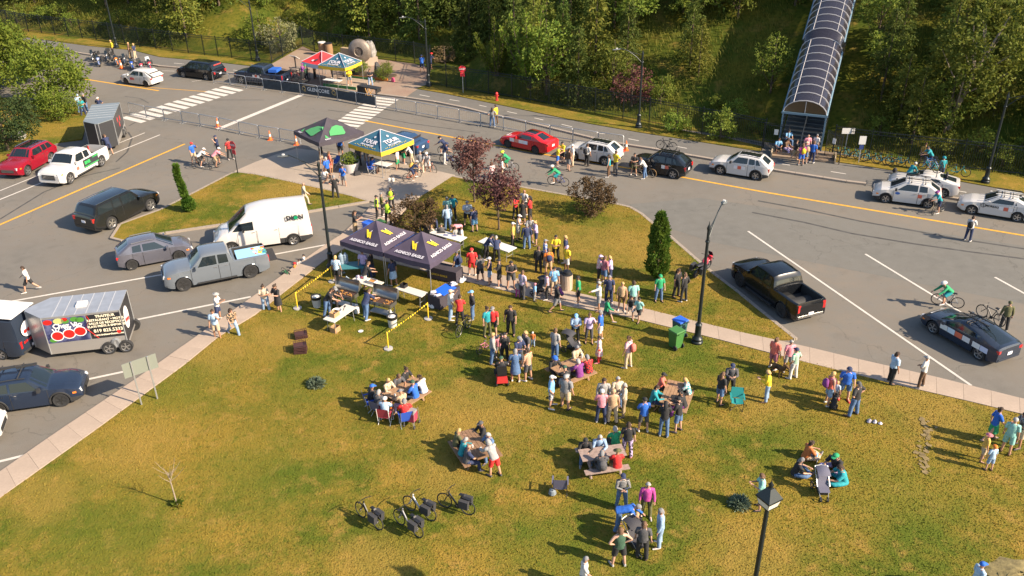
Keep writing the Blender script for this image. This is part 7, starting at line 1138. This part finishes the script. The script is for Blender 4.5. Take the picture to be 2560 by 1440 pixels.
def person(row):
    spec, label = row.split('|'); tk = spec.split(); pos, pose, face = tk[:3]; kv = dict(x.split(':', 1) for x in tk[3:]); sc = float(kv.get('s', rp_.uniform(.955, 1.035))); girth = float(kv.get('g', rp_.uniform(.98, 1.14)))
    if '@' in pos: fr, q = pos[1:].split(','), None; c, a = FR[fr[0]]; p = fl(fr[0], float(fr[1]), float(fr[2])); base = math.degrees(a); yaw = (base-90 if float(fr[2]) > 0 else base+90) if face == 'I' else base+float(face) if face.lstrip('-').isdigit() else DIRS[face]; z = p.z
    else: x, y = map(float, pos.split(',')); z = float(kv.get('z', Z if float(kv.get('lawn', 0)) else .02)); p = G(x, y, z); yaw = DIRS[face] if face in DIRS else float(face)
    z += float(kv.get('dz', 0)); me, J = human(pose); o = link('person', me); o.location = (p.x, p.y, z); o.rotation_euler = (0, 0, math.radians(yaw+rp_.uniform(-14, 14)*(0 if pose == 'ride' else 1))); o.scale = (sc*girth, sc*girth, sc); tag(o, 'person '+label.strip(), 'person', None)
    if len(o.material_slots): o.material_slots[0].link = 'OBJECT'; o.material_slots[0].material = SKIN[int(kv.get('k', rp_.choice((0, 0, 1, 2))))]
    def wear(kind, name, m_):
        g_ = link(name, garment(pose, kind), o); g_.material_slots[0].link = 'OBJECT'; g_.material_slots[0].material = m_; return g_
    tc, _, tl = kv.get('t', 'grey').partition('.'); tl = tl or 'S'; dress = tl == 'D'; wear('dress' if dress else 'top_'+tl, 'dress' if dress else 'shirt', cloth(tc))
    if 'b' in kv: bc, _, bl = kv['b'].partition('.'); bk = {'P': 'trousers', 'H': 'shorts', 'K': 'skirt', 'C': 'capri'}[bl or 'P']; wear(bk, bk, cloth(bc))
    fc = cloth(kv.get('f', rp_.choice(('white', 'black', 'dgrey', 'lgrey', 'brown')))); wear('shoe0', 'shoe', fc); wear('shoe1', 'shoe', fc); hc = kv.get('h', 'dbrown')
    if hc != 'bald': hk, _, hcol = hc.rpartition('.'); hk = hk or 'hair'; wear(hk, {'cap': 'cap', 'hat': 'hat', 'helm': 'helmet', 'hood': 'hood'}.get(hk, 'hair'), cloth(hcol))
    if 'v' in kv: v = wear('top_V', 'vest', cloth(kv['v'])); v.scale = (1.05, 1.05, 1.0)
    if 'bp' in kv: wear('pack', 'backpack', cloth(kv['bp']))
    return o
PEOPLE = r'''
284,137 stand DL h:blonde t:yellow.L b:black.P|in yellow jacket standing behind the parked motorcycles
327,146 stand R h:blonde t:brown b:khaki.P|in brown shirt standing behind the motorcycles
340,147 stand2 L h:blonde t:navy b:beige.P|in navy top and beige trousers behind the motorcycles
210,290 cross DR h:dbrown t:teal b:navy.P|in turquoise shirt by the bush behind the grey trailer
219,281 stand DL h:cap.grey t:black.L b:denim.P|in black jacket and grey cap by the bush behind the trailer
203,283 stand DR h:cap.lblue t:lblue b:denim.P|in pale blue cap half hidden by the leafy corner bush
254,288 hips D h:cap.white t:navy b:grey.H|in white cap and navy shirt behind the grey trailer
276,386 lean UL h:brown t:navy b:navy.H f:tan|in navy bending over the tailgate of the white pickup
487,409 ear DR h:cap.red t:blue b:beige.H|in blue shirt and red cap beside two cyclists on the road
500,418 ride 23 dz:-.05 h:cap.white t:white b:black.H|in white top and cap sitting on a bicycle on the left road
538,418 ride 23 dz:-.05 h:cap.white t:pink b:khaki.H|in pink top sitting on a bicycle on the left road
548,392 ear DL h:cap.navy t:navy b:dgrey.P|in navy top shading the eyes near the two cyclists
577,398 stand DR h:cap.black t:ck/red/black b:black.P|in red and black shirt behind the red ARRÊT sign
78,729 walk L h:dbrown t:white b:black.H f:white|in white T-shirt walking alone across the parking lot
549,800 phone R h:hat.lgrey t:white b:navy.H f:white|in bucket hat and white T-shirt eating on the lot edge
545,848 ear D h:dbrown t:lblue b:beige.H f:black|in pale shirt walking with hand at the face by the sidewalk
587,839 walk DR h:long.dbrown t:fl/black/tan b:ldenim.P f:white|in patterned black blouse and blue jeans walking on the sidewalk
667,778 phone D h:bun.dbrown t:cream b:ldenim.P f:red|in cream top eating on the sidewalk beside a yellow post
699,781 phone DL h:bun.dbrown t:black b:black.K f:pink|in black top and skirt eating by the yellow post
757,651 sit R dz:-.4 s:.62 h:cap.black t:white b:navy.H|child in black cap sitting on the kerb
747,662 sit DR dz:-.4 s:.62 h:dbrown t:lgrey b:white.P|child in pale shirt sitting on the kerb between two others
735,671 sit R dz:-.4 s:.6 h:helm.red t:orange b:white.P|child in red helmet and orange top sitting on the kerb
805,412 stand R h:black t:black b:beige.H|in black T-shirt and pale shorts under the black tent
827,433 stand UR h:long.brown t:coral.D|long-haired in coral dress at the black tent leg
853,392 stand U h:black t:blue b:black.H|in blue T-shirt and black shorts behind the black tent
821,450 stand UL h:silver t:blue b:black.P|grey-haired in blue T-shirt and black trousers at the black tent
806,457 crouch R h:bun.brown t:white b:grey.H|in white top crouching beside the black tent leg
840,497 hips U h:grey t:black b:black.P|all in black seen from behind on the island grass edge
861,467 ear D h:bun.black t:blue b:grey.H|in blue T-shirt and grey shorts with hand at mouth on the plaza
930,433 sit R h:long.black t:blue b:white.K|in royal blue sitting at the table under the yellow-edged tent
917,405 stand D h:black t:black b:grey.H|in grey shorts behind the table of the yellow-edged tent
899,416 stand D h:black t:dgrey b:black.P|in dark clothes behind the white planter
995,426 stand R h:helm.white t:white b:green.H f:white|cyclist in white and green kit by the near blue and yellow tent
1010,410 stand UR h:helm.white t:dgreen b:green.H f:white|cyclist in dark green jersey behind the yellow-edged tent
1030,410 lean L h:silver t:white b:beige.P|grey-haired in white shirt leaning at the yellow-edged tent corner
1053,433 stand U h:cap.grey t:grey b:cream.P|in grey T-shirt and cream trousers seen from behind on the plaza
1030,452 ride 20 dz:-.06 h:helm.lgrey t:navy b:navy.H f:white k:1 bp:gold|cyclist in navy and yellow kit astride a bike by the tent
1070,431 bars D h:helm.white t:st/white/navy b:white.H f:white|cyclist in white helmet standing with an orange-white bike
1112,409 bars R h:helm.navy t:navy b:white.P f:white|cyclist in navy jacket standing over a blue bike by the plum tree
1116,392 ride 160 h:helm.black t:navy b:navy.H f:white|cyclist in navy kit rolling past the blue car
1272,427 ride -174 h:helm.lime t:green.L b:green.H f:white v:green|cyclist in lime helmet riding left below the red sedan
1396,464 ride -174 h:helm.white t:green.L b:teal.H f:white|cyclist in green and white kit riding past the bronze bush
1255,448 stand L h:bald t:white b:beige.H|bald in white shirt and beige shorts on the road by the plum tree
1231,462 stand UL h:brown t:st/white/pink b:grey.H lawn:1|in pink striped shirt half hidden by the plum tree
1240,311 stand UL h:dbrown t:yellow.L b:brown.P|in yellow jacket behind the barriers on the far side of the road
1231,318 hips U h:long.dbrown t:grey b:denim.P|in grey top and jeans leaning on the far barriers
1394,416 phone R h:cap.orange t:yellow b:blue.H|in yellow shirt and blue shorts left of the white sunroof SUV
1407,407 phone DL h:cap.black t:yellow b:black.H|in yellow shirt and black cap facing another yellow shirt
1421,426 stand UR h:dbrown t:brown b:grey.H|in brown camouflage T-shirt by the white sunroof SUV
1431,415 stand L h:cap.white t:white b:beige.P|in white cap and white shirt by the white sunroof SUV
1467,414 stand UR h:bun.dbrown t:white b:black.P bp:black|with black backpack and leggings beside the white sunroof SUV
1521,442 stand L h:long.dbrown t:teal.V b:brown.P f:white|in teal tank top and brown leggings behind the white sunroof SUV
1538,434 hips DL h:dbrown t:yellow b:dgrey.P|in yellow T-shirt and dark trousers behind the white sunroof SUV
1584,437 cross D h:black t:black b:olive.H|in black T-shirt and camouflage shorts by the black SUV nose
1611,446 lean L h:brown t:white b:denim.P|in white and pink shirt leaning over a tan-tyred bike
1942,384 sit D z:.0 h:dbrown t:sky b:black.H|in sky blue top sitting on the timber steps
1961,385 sit DR z:.0 h:long.dbrown t:brown b:lav.P f:pink|in lavender trousers sitting on the timber steps
1966,362 sit D z:.5 h:black t:sky b:denim.P|in blue sitting higher up inside the covered stair
1984,402 walk R h:dbrown t:black b:khaki.H f:tan|in black top walking in front of the timber steps
2001,413 stand U h:long.brown t:magenta b:blue.H bp:yellow|with yellow backpack and blue shorts before the timber steps
2010,409 stand U h:hat.beige t:navy b:denim.H bp:tan|in sun hat with tan backpack before the timber steps
2028,407 stand UR h:brown t:blue b:navy.P|in royal blue T-shirt at the right of the timber steps
2014,388 stand D z:.3 h:bald t:pink b:grey.P|in pink facing the group on the timber steps
2036,388 stand DL z:.3 h:grey t:white b:navy.P|grey-haired in white and navy on the timber steps
2304,410 stand D z:.06 h:brown t:gold.S b:navy.H|cyclist in yellow and navy kit standing behind the bike-laden car
2322,418 lean L z:.3 h:black t:teal b:navy.H|cyclist in turquoise leaning over the bike-laden car roof
2349,447 stand U h:helm.teal t:teal b:navy.H|cyclist in turquoise helmet seen from behind on the bike path
2266,462 lean R h:cap.white t:teal b:teal.H|in turquoise shirt bending at the bike-laden car bonnet
2343,532 lean L h:helm.purple t:teal b:navy.H f:white|cyclist in turquoise kit leaning into the white hatchback tail
2418,602 phone UR h:dbrown t:white.L b:navy.P f:white bp:black|photographer in white shirt standing on the open road with backpack
2366,768 ride -172 h:helm.white t:green.L b:teal.H f:white|cyclist in green kit and white helmet riding past the dark blue hatchback
2506,826 stand U h:cap.olive t:olive.L b:black.P|in olive coat and cap behind the dark blue hatchback
2225,957 stand R h:dbrown t:lblue b:black.P g:1.25 f:black lawn:1|in light blue shirt and black trousers on the sidewalk
2300,968 cross UL h:cap.lgrey t:white b:brown.P lawn:1|in white cap and white shirt facing the light blue shirt on the sidewalk
944,547 stand R h:cap.black t:black b:black.P v:hiviz lawn:1|in hi-vis vest and black cap left of the safety-vest group
957,540 cross R h:grey t:olive b:black.P lawn:1|in olive uniform without vest in the safety-vest group
980,527 cross D h:dbrown t:black b:black.P v:hiviz lawn:1|in hi-vis vest facing the camera by the bronze bush
972,562 hips U h:cap.black t:black b:black.P v:hiviz lawn:1|in hi-vis vest seen from behind by the bronze bush
890,588 phone R h:long.dbrown t:black b:khaki.P|in black top and tan trousers looking at a phone on the sidewalk
763,514 walk R h:bald t:cream.L b:cream.P lawn:1|in cream clothes walking behind the white van
1120,552 stand D h:grey t:mint b:grey.P lawn:1|grey-haired in mint top under the plum trees
1134,549 pockets D h:dbrown t:teal b:black.P lawn:1|in dark teal shirt and black trousers under the plum trees
1170,564 cross D h:silver t:st/white/lblue b:black.H g:1.2 lawn:1|in white striped shirt and black shorts right of the bronze bush
1187,579 stand UL h:dbrown t:navy b:sky.H lawn:1|in navy T-shirt and pale blue shorts right of the bronze bush
1064,598 sit R h:black t:black b:lgrey.H lawn:1|in black T-shirt sitting at the left of the signing table
1086,584 bend D h:silver t:navy.L b:navy.P lawn:1|in navy bending over the signing table
1120,577 stand U h:grey t:lblue.L b:denim.P lawn:1|in pale blue hoodie standing beyond the signing table
1152,598 bend DL h:brown t:pink b:dgrey.P lawn:1|in dusty pink bending over the signing table end
1105,606 sit U h:hat.olive t:dgrey.L b:black.P lawn:1|in grey coat and sun hat seen from behind at the signing table
1078,603 sit UR s:.85 h:blonde t:cream b:beige.P lawn:1|in cream top sitting left of the grey coat at the signing table
1141,613 stand UL s:.72 h:brown t:lgrey b:beige.H lawn:1|child in grey top at the end of the signing table
1156,613 stand L s:.72 h:brown t:white b:black.P lawn:1|child in white top and dark trousers at the signing table
1216,648 lean R h:black t:navy.L b:black.P lawn:1|in navy jacket bending over the white poster table
1242,655 lean U h:silver t:navy b:black.P lawn:1|grey-haired in navy seen from behind at the white poster table
1181,688 stand U h:cap.red t:red b:red.H g:1.2 lawn:1|all in red with red cap in the sidewalk queue
1201,703 stand UL h:black t:dgrey b:black.H g:1.15 lawn:1|in grey T-shirt and black shorts behind the red one in the queue
1225,710 cross L h:cap.white t:navy.V b:ldenim.H lawn:1|in white cap and navy vest in the sidewalk queue
1249,717 cross L h:cap.black t:black b:black.H lawn:1|in black cap and black T-shirt in the sidewalk queue
1278,721 phone D h:black t:black b:dgrey.H g:1.2 lawn:1|in black T-shirt facing the camera with head bowed in the queue
1145,694 stand UL h:cap.dgrey t:navy b:denim.P bp:navy lawn:1|with dark backpack and jeans at the right plum tent leg
845,708 stand U h:blonde t:ck/sky/white b:black.H lawn:1|in blue checked blouse beside the tent lamp post
912,692 stand D h:dbrown t:lav b:denim.P lawn:1|in lilac top in the shade of the left plum tent
932,694 stand L h:black t:black b:navy.P lawn:1|in dark clothes in the shade between the plum tents
913,724 lean UR h:brown t:black b:white.H lawn:1|in black T-shirt and white shorts working at the food table
985,714 stand UL h:black t:navy b:lblue.K lawn:1|in navy top and pale blue apron at the middle tent legs
836,777 lean DR h:cap.grey t:black b:black.P lawn:1|cook in grey cap holding a food tray at the cooks table
820,788 lean R h:dbrown t:black b:denim.P lawn:1|cook in black T-shirt bending at the cooks table end
916,797 lean UR h:brown t:navy b:denim.P f:white g:1.2 lawn:1|cook in navy T-shirt and jeans tending the stainless grill
1311,536 hips UR h:bald t:white b:black.H lawn:1|in white T-shirt and black shorts behind the red shirts
1289,547 phone DR h:blonde t:red b:black.P lawn:1|in red top and black trousers left of the black dress
1307,560 stand U h:bun.dbrown t:black.D lawn:1|in black dress with yellow strap between two red shirts
1325,551 cross L h:long.black t:red b:black.P lawn:1|in red T-shirt with dark ponytail right of the black dress
1282,620 stand R h:cap.white t:gold b:black.P lawn:1|in pale yellow top and white cap beside the poster table
1296,600 phone R h:cap.white t:white.V b:lgrey.H lawn:1|in white tank top and grey shorts behind the navy jacket
1326,604 phone D h:bun.brown t:st/white/black b:black.H lawn:1|in white and black jersey facing the navy jacket
1317,622 stand U h:grey t:navy.L b:denim.P g:1.15 lawn:1|in navy jacket seen from behind right of the poster table
1340,613 phone L h:bun.blonde t:lav b:navy.H lawn:1|in lavender T-shirt and navy shorts beside the navy jacket
1362,662 stand R h:cap.grey t:fl/blue/white b:grey.P lawn:1|in blue and white shirt and grey cap behind the orange shirt
1389,654 cross D h:black t:yellow b:black.P lawn:1|in yellow and black shirt with sunglasses by the slatted bins
1414,655 stand L h:blonde t:navy b:navy.P lawn:1|in navy behind the yellow jersey near the slatted bins
1416,679 stand UR h:lav t:yellow b:white.H k:3 lawn:1|in yellow jersey and white shorts above the slatted bins
1346,682 stand U h:brown t:black.L b:black.P lawn:1|in long black coat left of the orange shirt
1371,686 stand U h:brown t:orange b:tan.H bp:navy lawn:1|in orange T-shirt with navy backpack
1496,704 phone R h:cap.lav t:fl/pink/white b:black.C lawn:1|in pink patterned top and pale cap left of the mauve shirt
1509,709 stand UR h:brown t:mauve b:denim.H lawn:1|in mauve T-shirt and denim shorts seen from behind
1525,707 phone L h:blonde t:lav b:navy.C lawn:1|in lavender top and navy capri trousers right of the mauve shirt
1646,753 stand D h:cap.green t:green b:denim.P lawn:1|in green and white jersey at the foot of the columnar cedar
1690,742 stand DR h:long.dbrown t:black b:black.P lawn:1|long-haired in black beside the black jacket near the lamp post
1708,754 pockets UL h:brown t:black.L b:black.P f:white lawn:1|in black jacket seen from behind near the right lamp post
1445,759 stand L h:black t:green b:black.H f:white lawn:1|in green T-shirt and black shorts right of the slatted bins
1496,776 point L h:silver t:white.L b:lgrey.H lawn:1|in white hoodie pointing left on the sidewalk
1521,757 stand D h:grey t:navy b:navy.P lawn:1|in navy behind the white hoodie on the sidewalk
1553,776 stand D h:blonde t:tan.V b:brown.H lawn:1|in tan top and brown shorts on the sidewalk
1581,776 stand U h:dbrown t:mint b:grey.P lawn:1|in mint T-shirt behind two children on the sidewalk
1576,793 walk D s:.78 h:black t:black b:white.H lawn:1|boy in black T-shirt on the sidewalk
1596,801 walk DL s:.82 h:black t:mint b:black.H f:black lawn:1|boy in grey-green T-shirt and black shorts on the sidewalk
1514,808 stride R h:black t:green.L b:dgrey.H f:lgrey lawn:1|in bright green hooded top striding across the lawn
1391,781 walk R h:cap.dgrey t:black b:grey.H lawn:1|in black top and grey shorts walking off the sidewalk
1405,747 crouch L s:.8 h:hat.sky t:purple b:dgrey.H lawn:1|child in purple top and blue sun hat crouching on the sidewalk
1337,751 stand R s:.62 h:pink t:sky b:lgrey.P lawn:1|small child in bright blue top on the sidewalk edge
1367,747 stand L h:dbrown t:st/purple/white b:black.P f:white lawn:1|in striped top and black track trousers at the black stroller
1306,747 stand UR h:brown t:fl/lgrey/lav b:dgrey.P lawn:1|in grey patterned blouse beside a small child in magenta
1295,744 stand U s:.6 h:bald t:lgrey b:magenta.P lawn:1|small child in grey and magenta beside the patterned blouse
1385,737 stand D h:black t:sky b:beige.H bp:white lawn:1|in sky blue shirt with white backpack beside the slatted bins
1438,854 phone D h:cap.sky t:ldenim.L b:black.P f:white lawn:1|in light denim jacket and black trousers with pale cap
1472,858 ear D h:bun.brown t:lav b:dgrey.C lawn:1|in lilac vest with raised hand beside the denim jacket
1500,852 stand L h:grey t:blue b:white.H lawn:1|in royal blue top with white shorts beside the lilac vest
1497,905 stand L s:.86 h:black t:fl/white/pink.D b:red.P f:pink lawn:1|child in floral dress and red tights behind the plaid shirt
1569,919 stand UL h:bun.brown t:st/pink/white b:beige.P bp:coral f:white lawn:1|in pink striped shirt with coral backpack alone on the lawn
1332,866 stand D s:.5 h:cap.white t:rust b:ldenim.P lawn:1|toddler in white cap and rust top alone on the lawn
1387,900 stand UR h:brown t:lgrey b:denim.P lawn:1|in pale T-shirt and jeans pushing the jogging stroller
1297,917 phone DR h:cap.grey t:navy b:dgrey.P lawn:1|in navy T-shirt and grey cap behind the denim dress
1316,905 stand DL h:blonde t:dgrey b:grey.H lawn:1|blonde in dark top behind the striped shirt
1289,953 stand U h:grey t:denim.D g:1.1 lawn:1|in blue denim dress seen from behind beside the scooter
1320,951 stand UL h:dbrown t:st/rust/cream b:dgrey.H lawn:1|in brown striped T-shirt and grey shorts beside the denim dress
1128,798 ear R h:cap.beige t:white b:ldenim.P f:white lawn:1|in white top and jeans with hand at the face by the merchandise table
1182,797 pockets L h:cap.sky t:black.L b:denim.P lawn:1|in black jacket, jeans and pale cap facing the merchandise table
1151,814 bars U h:dbrown t:red b:black.P lawn:1|in red T-shirt holding the olive mountain bike
1233,837 stand D h:cap.grey t:red b:black.H g:1.2 lawn:1|in red-orange T-shirt and grey cap
1219,840 stand DR h:bun.dbrown t:teal b:olive.P lawn:1|in blue-teal top and olive trousers beside the red-orange shirt
1277,836 stand D h:dbrown t:black b:black.P g:1.2 lawn:1|all in black right of the red-orange shirt
1258,858 sit DR s:.5 z:.0 h:white t:fl/white/pink b:grey.P f:white|toddler in white hat on the small pink bike
1232,908 ear R h:blonde t:lgrey.L b:denim.P lawn:1|in pale grey hooded top with hand at the mouth
@SC,-.2,0 sit 0 dz:.1 h:cap.dgreen t:black.L b:black.P|in black sitting on the red mobility scooter
1262,905 stand D h:black t:black b:black.P lawn:1|dark-haired in black in front of the mobility scooter
1247,893 stand D s:.75 h:blonde t:pink b:grey.P lawn:1|child in pink in front of the mobility scooter
@T1,-.45,.62 sit I h:blonde t:fl/cream/tan.L b:brown.P|in cream patterned jacket at the upper bench of the chair-circled table
@T1,.15,.62 sit2 I h:brown t:dgrey b:denim.P|in dark grey T-shirt on the upper bench of the chair-circled table
@T1,.65,.62 sit I h:bun.dbrown t:black b:black.P|in black with hair bun on the upper bench end of the chair-circled table
@T1,.15,-.62 sit I h:cap.dgreen t:blue b:denim.P|in blue T-shirt seen from behind at the chair-circled table
@T1,.68,-.62 sit2 I h:bun.dbrown t:white b:denim.P|in white T-shirt with dark bun at the chair-circled table
@T1,-.7,-.75 sit2 I h:hat.grey t:ck/beige/tan b:lav.P|in beige plaid shirt and grey hat at the chair-circled table
@T1,-1.35,.75 sit -25 h:cap.blue t:black.L b:black.P|in black coat and blue cap at the far left of the chair-circled table
@T1,-1.45,.1 sit 10 h:silver t:dgrey b:dgrey.P|grey-haired in grey sitting in a folding chair at the table head
@T1,-1.6,-.5 sit 30 h:cap.white t:lblue b:orange.H|in white cap and pale blue vest in a folding chair
@T1,-1.15,-1.35 sit 60 h:grey t:red b:black.H|in red T-shirt seen from behind in a blue folding chair
@T2,-.6,.62 sit2 I h:helm.blue t:black.L b:black.P|child in blue and orange cap leaning on the plaid table
@T2,.75,.66 sit I h:grey t:beige.L b:denim.P|grey-haired in beige jacket at the far end of the plaid table
@T2,.05,-.62 sit I h:silver t:purple.L b:dgrey.P|grey-haired in purple jacket on the near bench of the plaid table
@T2,.62,-.62 sit2 I h:grey t:ck/red/black.L b:dgrey.P|in red and black plaid shirt on the near bench
@T2,-.72,-.66 sit2 I h:cap.dgreen t:black b:black.P|in dark cap and black T-shirt on the near bench end of the plaid table
1378,1018 pockets R h:cap.white t:sky b:fl/navy/white.H f:white lawn:1|in bright blue T-shirt and patterned shorts with white cap
1413,1020 stand UR h:cap.lgrey t:grey b:beige.H g:1.3 f:black lawn:1|broad in grey T-shirt and beige shorts seen from behind
1507,1028 stand D h:long.dbrown t:lgrey.L b:denim.P lawn:1|with sunglasses in grey hooded top facing the pink shirt
1541,1020 cross D h:silver t:cream.L b:denim.P lawn:1|white-haired in cream jacket behind the beige one
1558,1039 cross L h:silver t:cream.L b:khaki.P lawn:1|grey-haired in cream jacket and khaki trousers
1502,1057 cross U h:cap.white t:pink.L b:navy.P lawn:1|in pink hooded top and white cap seen from behind
1530,1057 stand U h:cap.tan t:tan.V b:beige.P lawn:1|in tan vest and beige trousers seen from behind
@T3,.55,.66 sit I h:cap.black t:coral b:black.P|in coral shirt and black cap at the wide-planked table
@T3,.6,-.66 sit2 I h:blonde t:fl/teal/white b:black.P|in teal floral blouse on the right bench of the wide-planked table
@T3,-.55,.74 sit I h:dbrown t:teal.L b:navy.P|in turquoise top on the left bench of the wide-planked table
@T3,-.45,-.66 sit2 I h:bun.black t:black.L b:purple.P|in black on the right bench of the wide-planked table
1607,1079 cross U h:cap.black t:blue b:dgrey.H lawn:1|in blue T-shirt and black cap standing at the end of the wide-planked table
1658,1091 phone U h:long.black t:black b:denim.P lawn:1|in black top and jeans standing at the end of the wide-planked table
1693,1079 phone UL h:cap.black t:black b:denim.H lawn:1|in black T-shirt and denim shorts beside the wide-planked table
1797,1010 stand UR h:long.brown t:black b:denim.H lawn:1|in black top and denim shorts left of the teal chair
1822,986 phone D h:cap.navy t:dgrey.L b:black.P lawn:1|in dark jacket and blue cap above the teal chair
1930,922 stand UR h:bun.brown t:coral b:mauve.H f:white lawn:1|in coral T-shirt and rose shorts near the sidewalk corner
1966,928 stand D h:silver t:pink b:lgrey.H lawn:1|white-haired in pink facing the striped shirt
1981,946 pockets UL h:cap.navy t:st/green/white b:white.P lawn:1|in green and white striped shirt and navy cap
1914,1003 phone L h:blonde t:yellow.L b:ldenim.P lawn:1|in yellow top and jeans beside the sitting brown dog
2108,998 stand D h:cap.navy t:blue b:denim.H f:red g:1.25 lawn:1|broad in royal blue T-shirt with red shoes
2067,1012 stand R h:blonde t:coral.V b:ldenim.H bp:purple f:white lawn:1|in orange top with purple backpack holding a child
2084,1006 stand UR s:.66 h:blonde t:lblue b:black.H lawn:1|child in pale blue in front of the royal blue T-shirt
2131,1039 hips UL h:dgrey t:black b:denim.P g:1.2 lawn:1|in black T-shirt and jeans seen from behind beside the black dog
2474,1102 walk R h:bun.dbrown t:blue b:green.K lawn:1|in blue top with green towel at the right edge
2512,1133 stand UR h:cap.lgrey t:mint b:mint.H lawn:1|in mint T-shirt and grey cap at the right edge
2541,1117 phone L h:black t:fl/dgrey/lgrey b:beige.H k:1 lawn:1|in dark floral shirt at the right edge
2452,1152 stand R s:.8 h:hat.mauve t:gold b:beige.H lawn:1|child in golden top and dark red cap at the right edge
2470,1176 stand U s:.72 h:helm.orange t:lblue b:ldenim.H lawn:1|child in orange cap seen from behind at the right edge
2012,1148 ground R h:bun.dbrown t:rust b:beige.P lawn:1|in rust top sitting on the grass with a toddler
2036,1148 crouch DL s:.5 h:brown t:sky b:ldenim.P lawn:1|toddler in blue crawling on the grass beside the rust top
1985,1188 ground R h:grey t:black b:denim.P lawn:1|in black T-shirt sitting on the grass near the lantern
2090,1172 ground DL h:cap.green t:black b:lav.P g:1.35 lawn:1|broad in black T-shirt and green cap sitting on the grass
2108,1208 ground L h:dbrown t:teal b:teal.P g:1.35 lawn:1|in teal sitting on the grass behind the grey stroller
1897,1272 phone L h:brown t:mint b:black.H lawn:1|in mint T-shirt and black shorts behind the lantern
@T4,-.55,.64 sit2 I h:cap.black t:black.L b:denim.P|in black jacket and cap at the weathered grey table
@T4,.05,.64 sit2 I h:silver t:ldenim.L b:denim.P|grey-haired in denim jacket at the weathered grey table
@T4,.8,.72 sit 100 h:silver t:green b:black.P|in green T-shirt seated sideways at the weathered grey table
1567,1141 stand U h:dbrown t:black b:fl/black/lav.P f:pink lawn:1|in black top and patterned leggings at the weathered grey table
@T4,-.2,-.64 sit I h:grey t:dgrey b:dgrey.P bp:dgrey|in dark grey with shoulder strap on the near bench of the grey table
@T4,.45,-.64 sit I h:hat.olive t:red b:khaki.P|in red shirt and straw hat on the near bench of the grey table
@T5,-.55,.66 sit I h:cap.dgrey t:black.L b:black.P|in black sitting at the top of the table nearest the e-bikes
@T5,-.55,-.64 sit2 I h:blonde t:olive b:black.P|blonde in olive top at the table nearest the e-bikes
@T5,.1,-.64 sit2 I h:silver t:teal.L b:navy.P|grey-haired in dark teal leaning on the table nearest the e-bikes
@T5,.62,-.64 sit I h:bald t:navy b:navy.P v:dgrey|bald in blue and black vest on the near bench by the e-bikes
@T5,.25,.64 sit I h:silver t:denim b:denim.P|white-haired in blue on the right side of the table nearest the e-bikes
1237,1189 lean UL h:hood.lgrey t:lgrey.L b:red.H lawn:1|in grey hooded top and red shorts standing at the table near the e-bikes
1553,1270 cross D h:cap.navy t:st/black/lgrey.L b:denim.P lawn:1|in black and grey jacket and navy cap with crossed arms
1614,1292 stand D h:silver t:magenta.L b:olive.P lawn:1|grey-haired in magenta jacket
1544,1322 bend R h:cap.grey t:blue.L b:denim.P lawn:1|in royal blue bending down over the black stroller
1647,1364 stand L h:grey t:ldenim.L b:ldenim.P f:white lawn:1|in light denim jacket and jeans right of the stroller group
1604,1395 stand U h:bun.brown t:dgrey b:black.P g:1.15 lawn:1|in dark grey top and black trousers seen from behind
1546,1414 hips U h:brown t:dgreen.V b:black.H g:1.15 lawn:1|in dark green tank top with bare arms seen from behind
1588,1352 stand D s:.8 h:cap.tan t:black.L b:black.P lawn:1|in tan cap behind the black stroller
1457,1478 walk R h:grey t:white b:grey.H lawn:1|in white T-shirt cut off by the lower picture edge
2425,1500 stand R h:cap.blue t:lblue b:grey.P lawn:1|in blue patterned cap at the lower right picture edge
875,213 phone D h:cap.lime t:yellow.L b:grey.H z:.2|in yellow top and grey shorts under the far tent
927,215 cross D h:long.dbrown t:black b:ldenim.P|in black top and jeans with crossed arms by the far ramp
832,196 stand DL h:brown t:lblue b:dgrey.P|in pale shirt between the red and blue far tents
788,196 stand R h:dbrown t:orange b:black.P|in orange at the left leg of the red tent
758,200 phone R h:cap.purple t:purple.L b:black.P z:.9|photographer in purple cap on the loaded utility trailer
768,205 stand UL h:cap.green t:dgreen b:black.P|in green cap next to the utility trailer
1056,180 bars U h:helm.navy t:blue b:navy.H|cyclist in blue jersey at the forecourt gate
1077,172 bars UR h:helm.red t:navy b:navy.H|cyclist in navy and red kit beside the forecourt lamp post
'''
for row in PEOPLE.strip().split('\n'):
    if row.strip() and not row.startswith('#'): person(row)
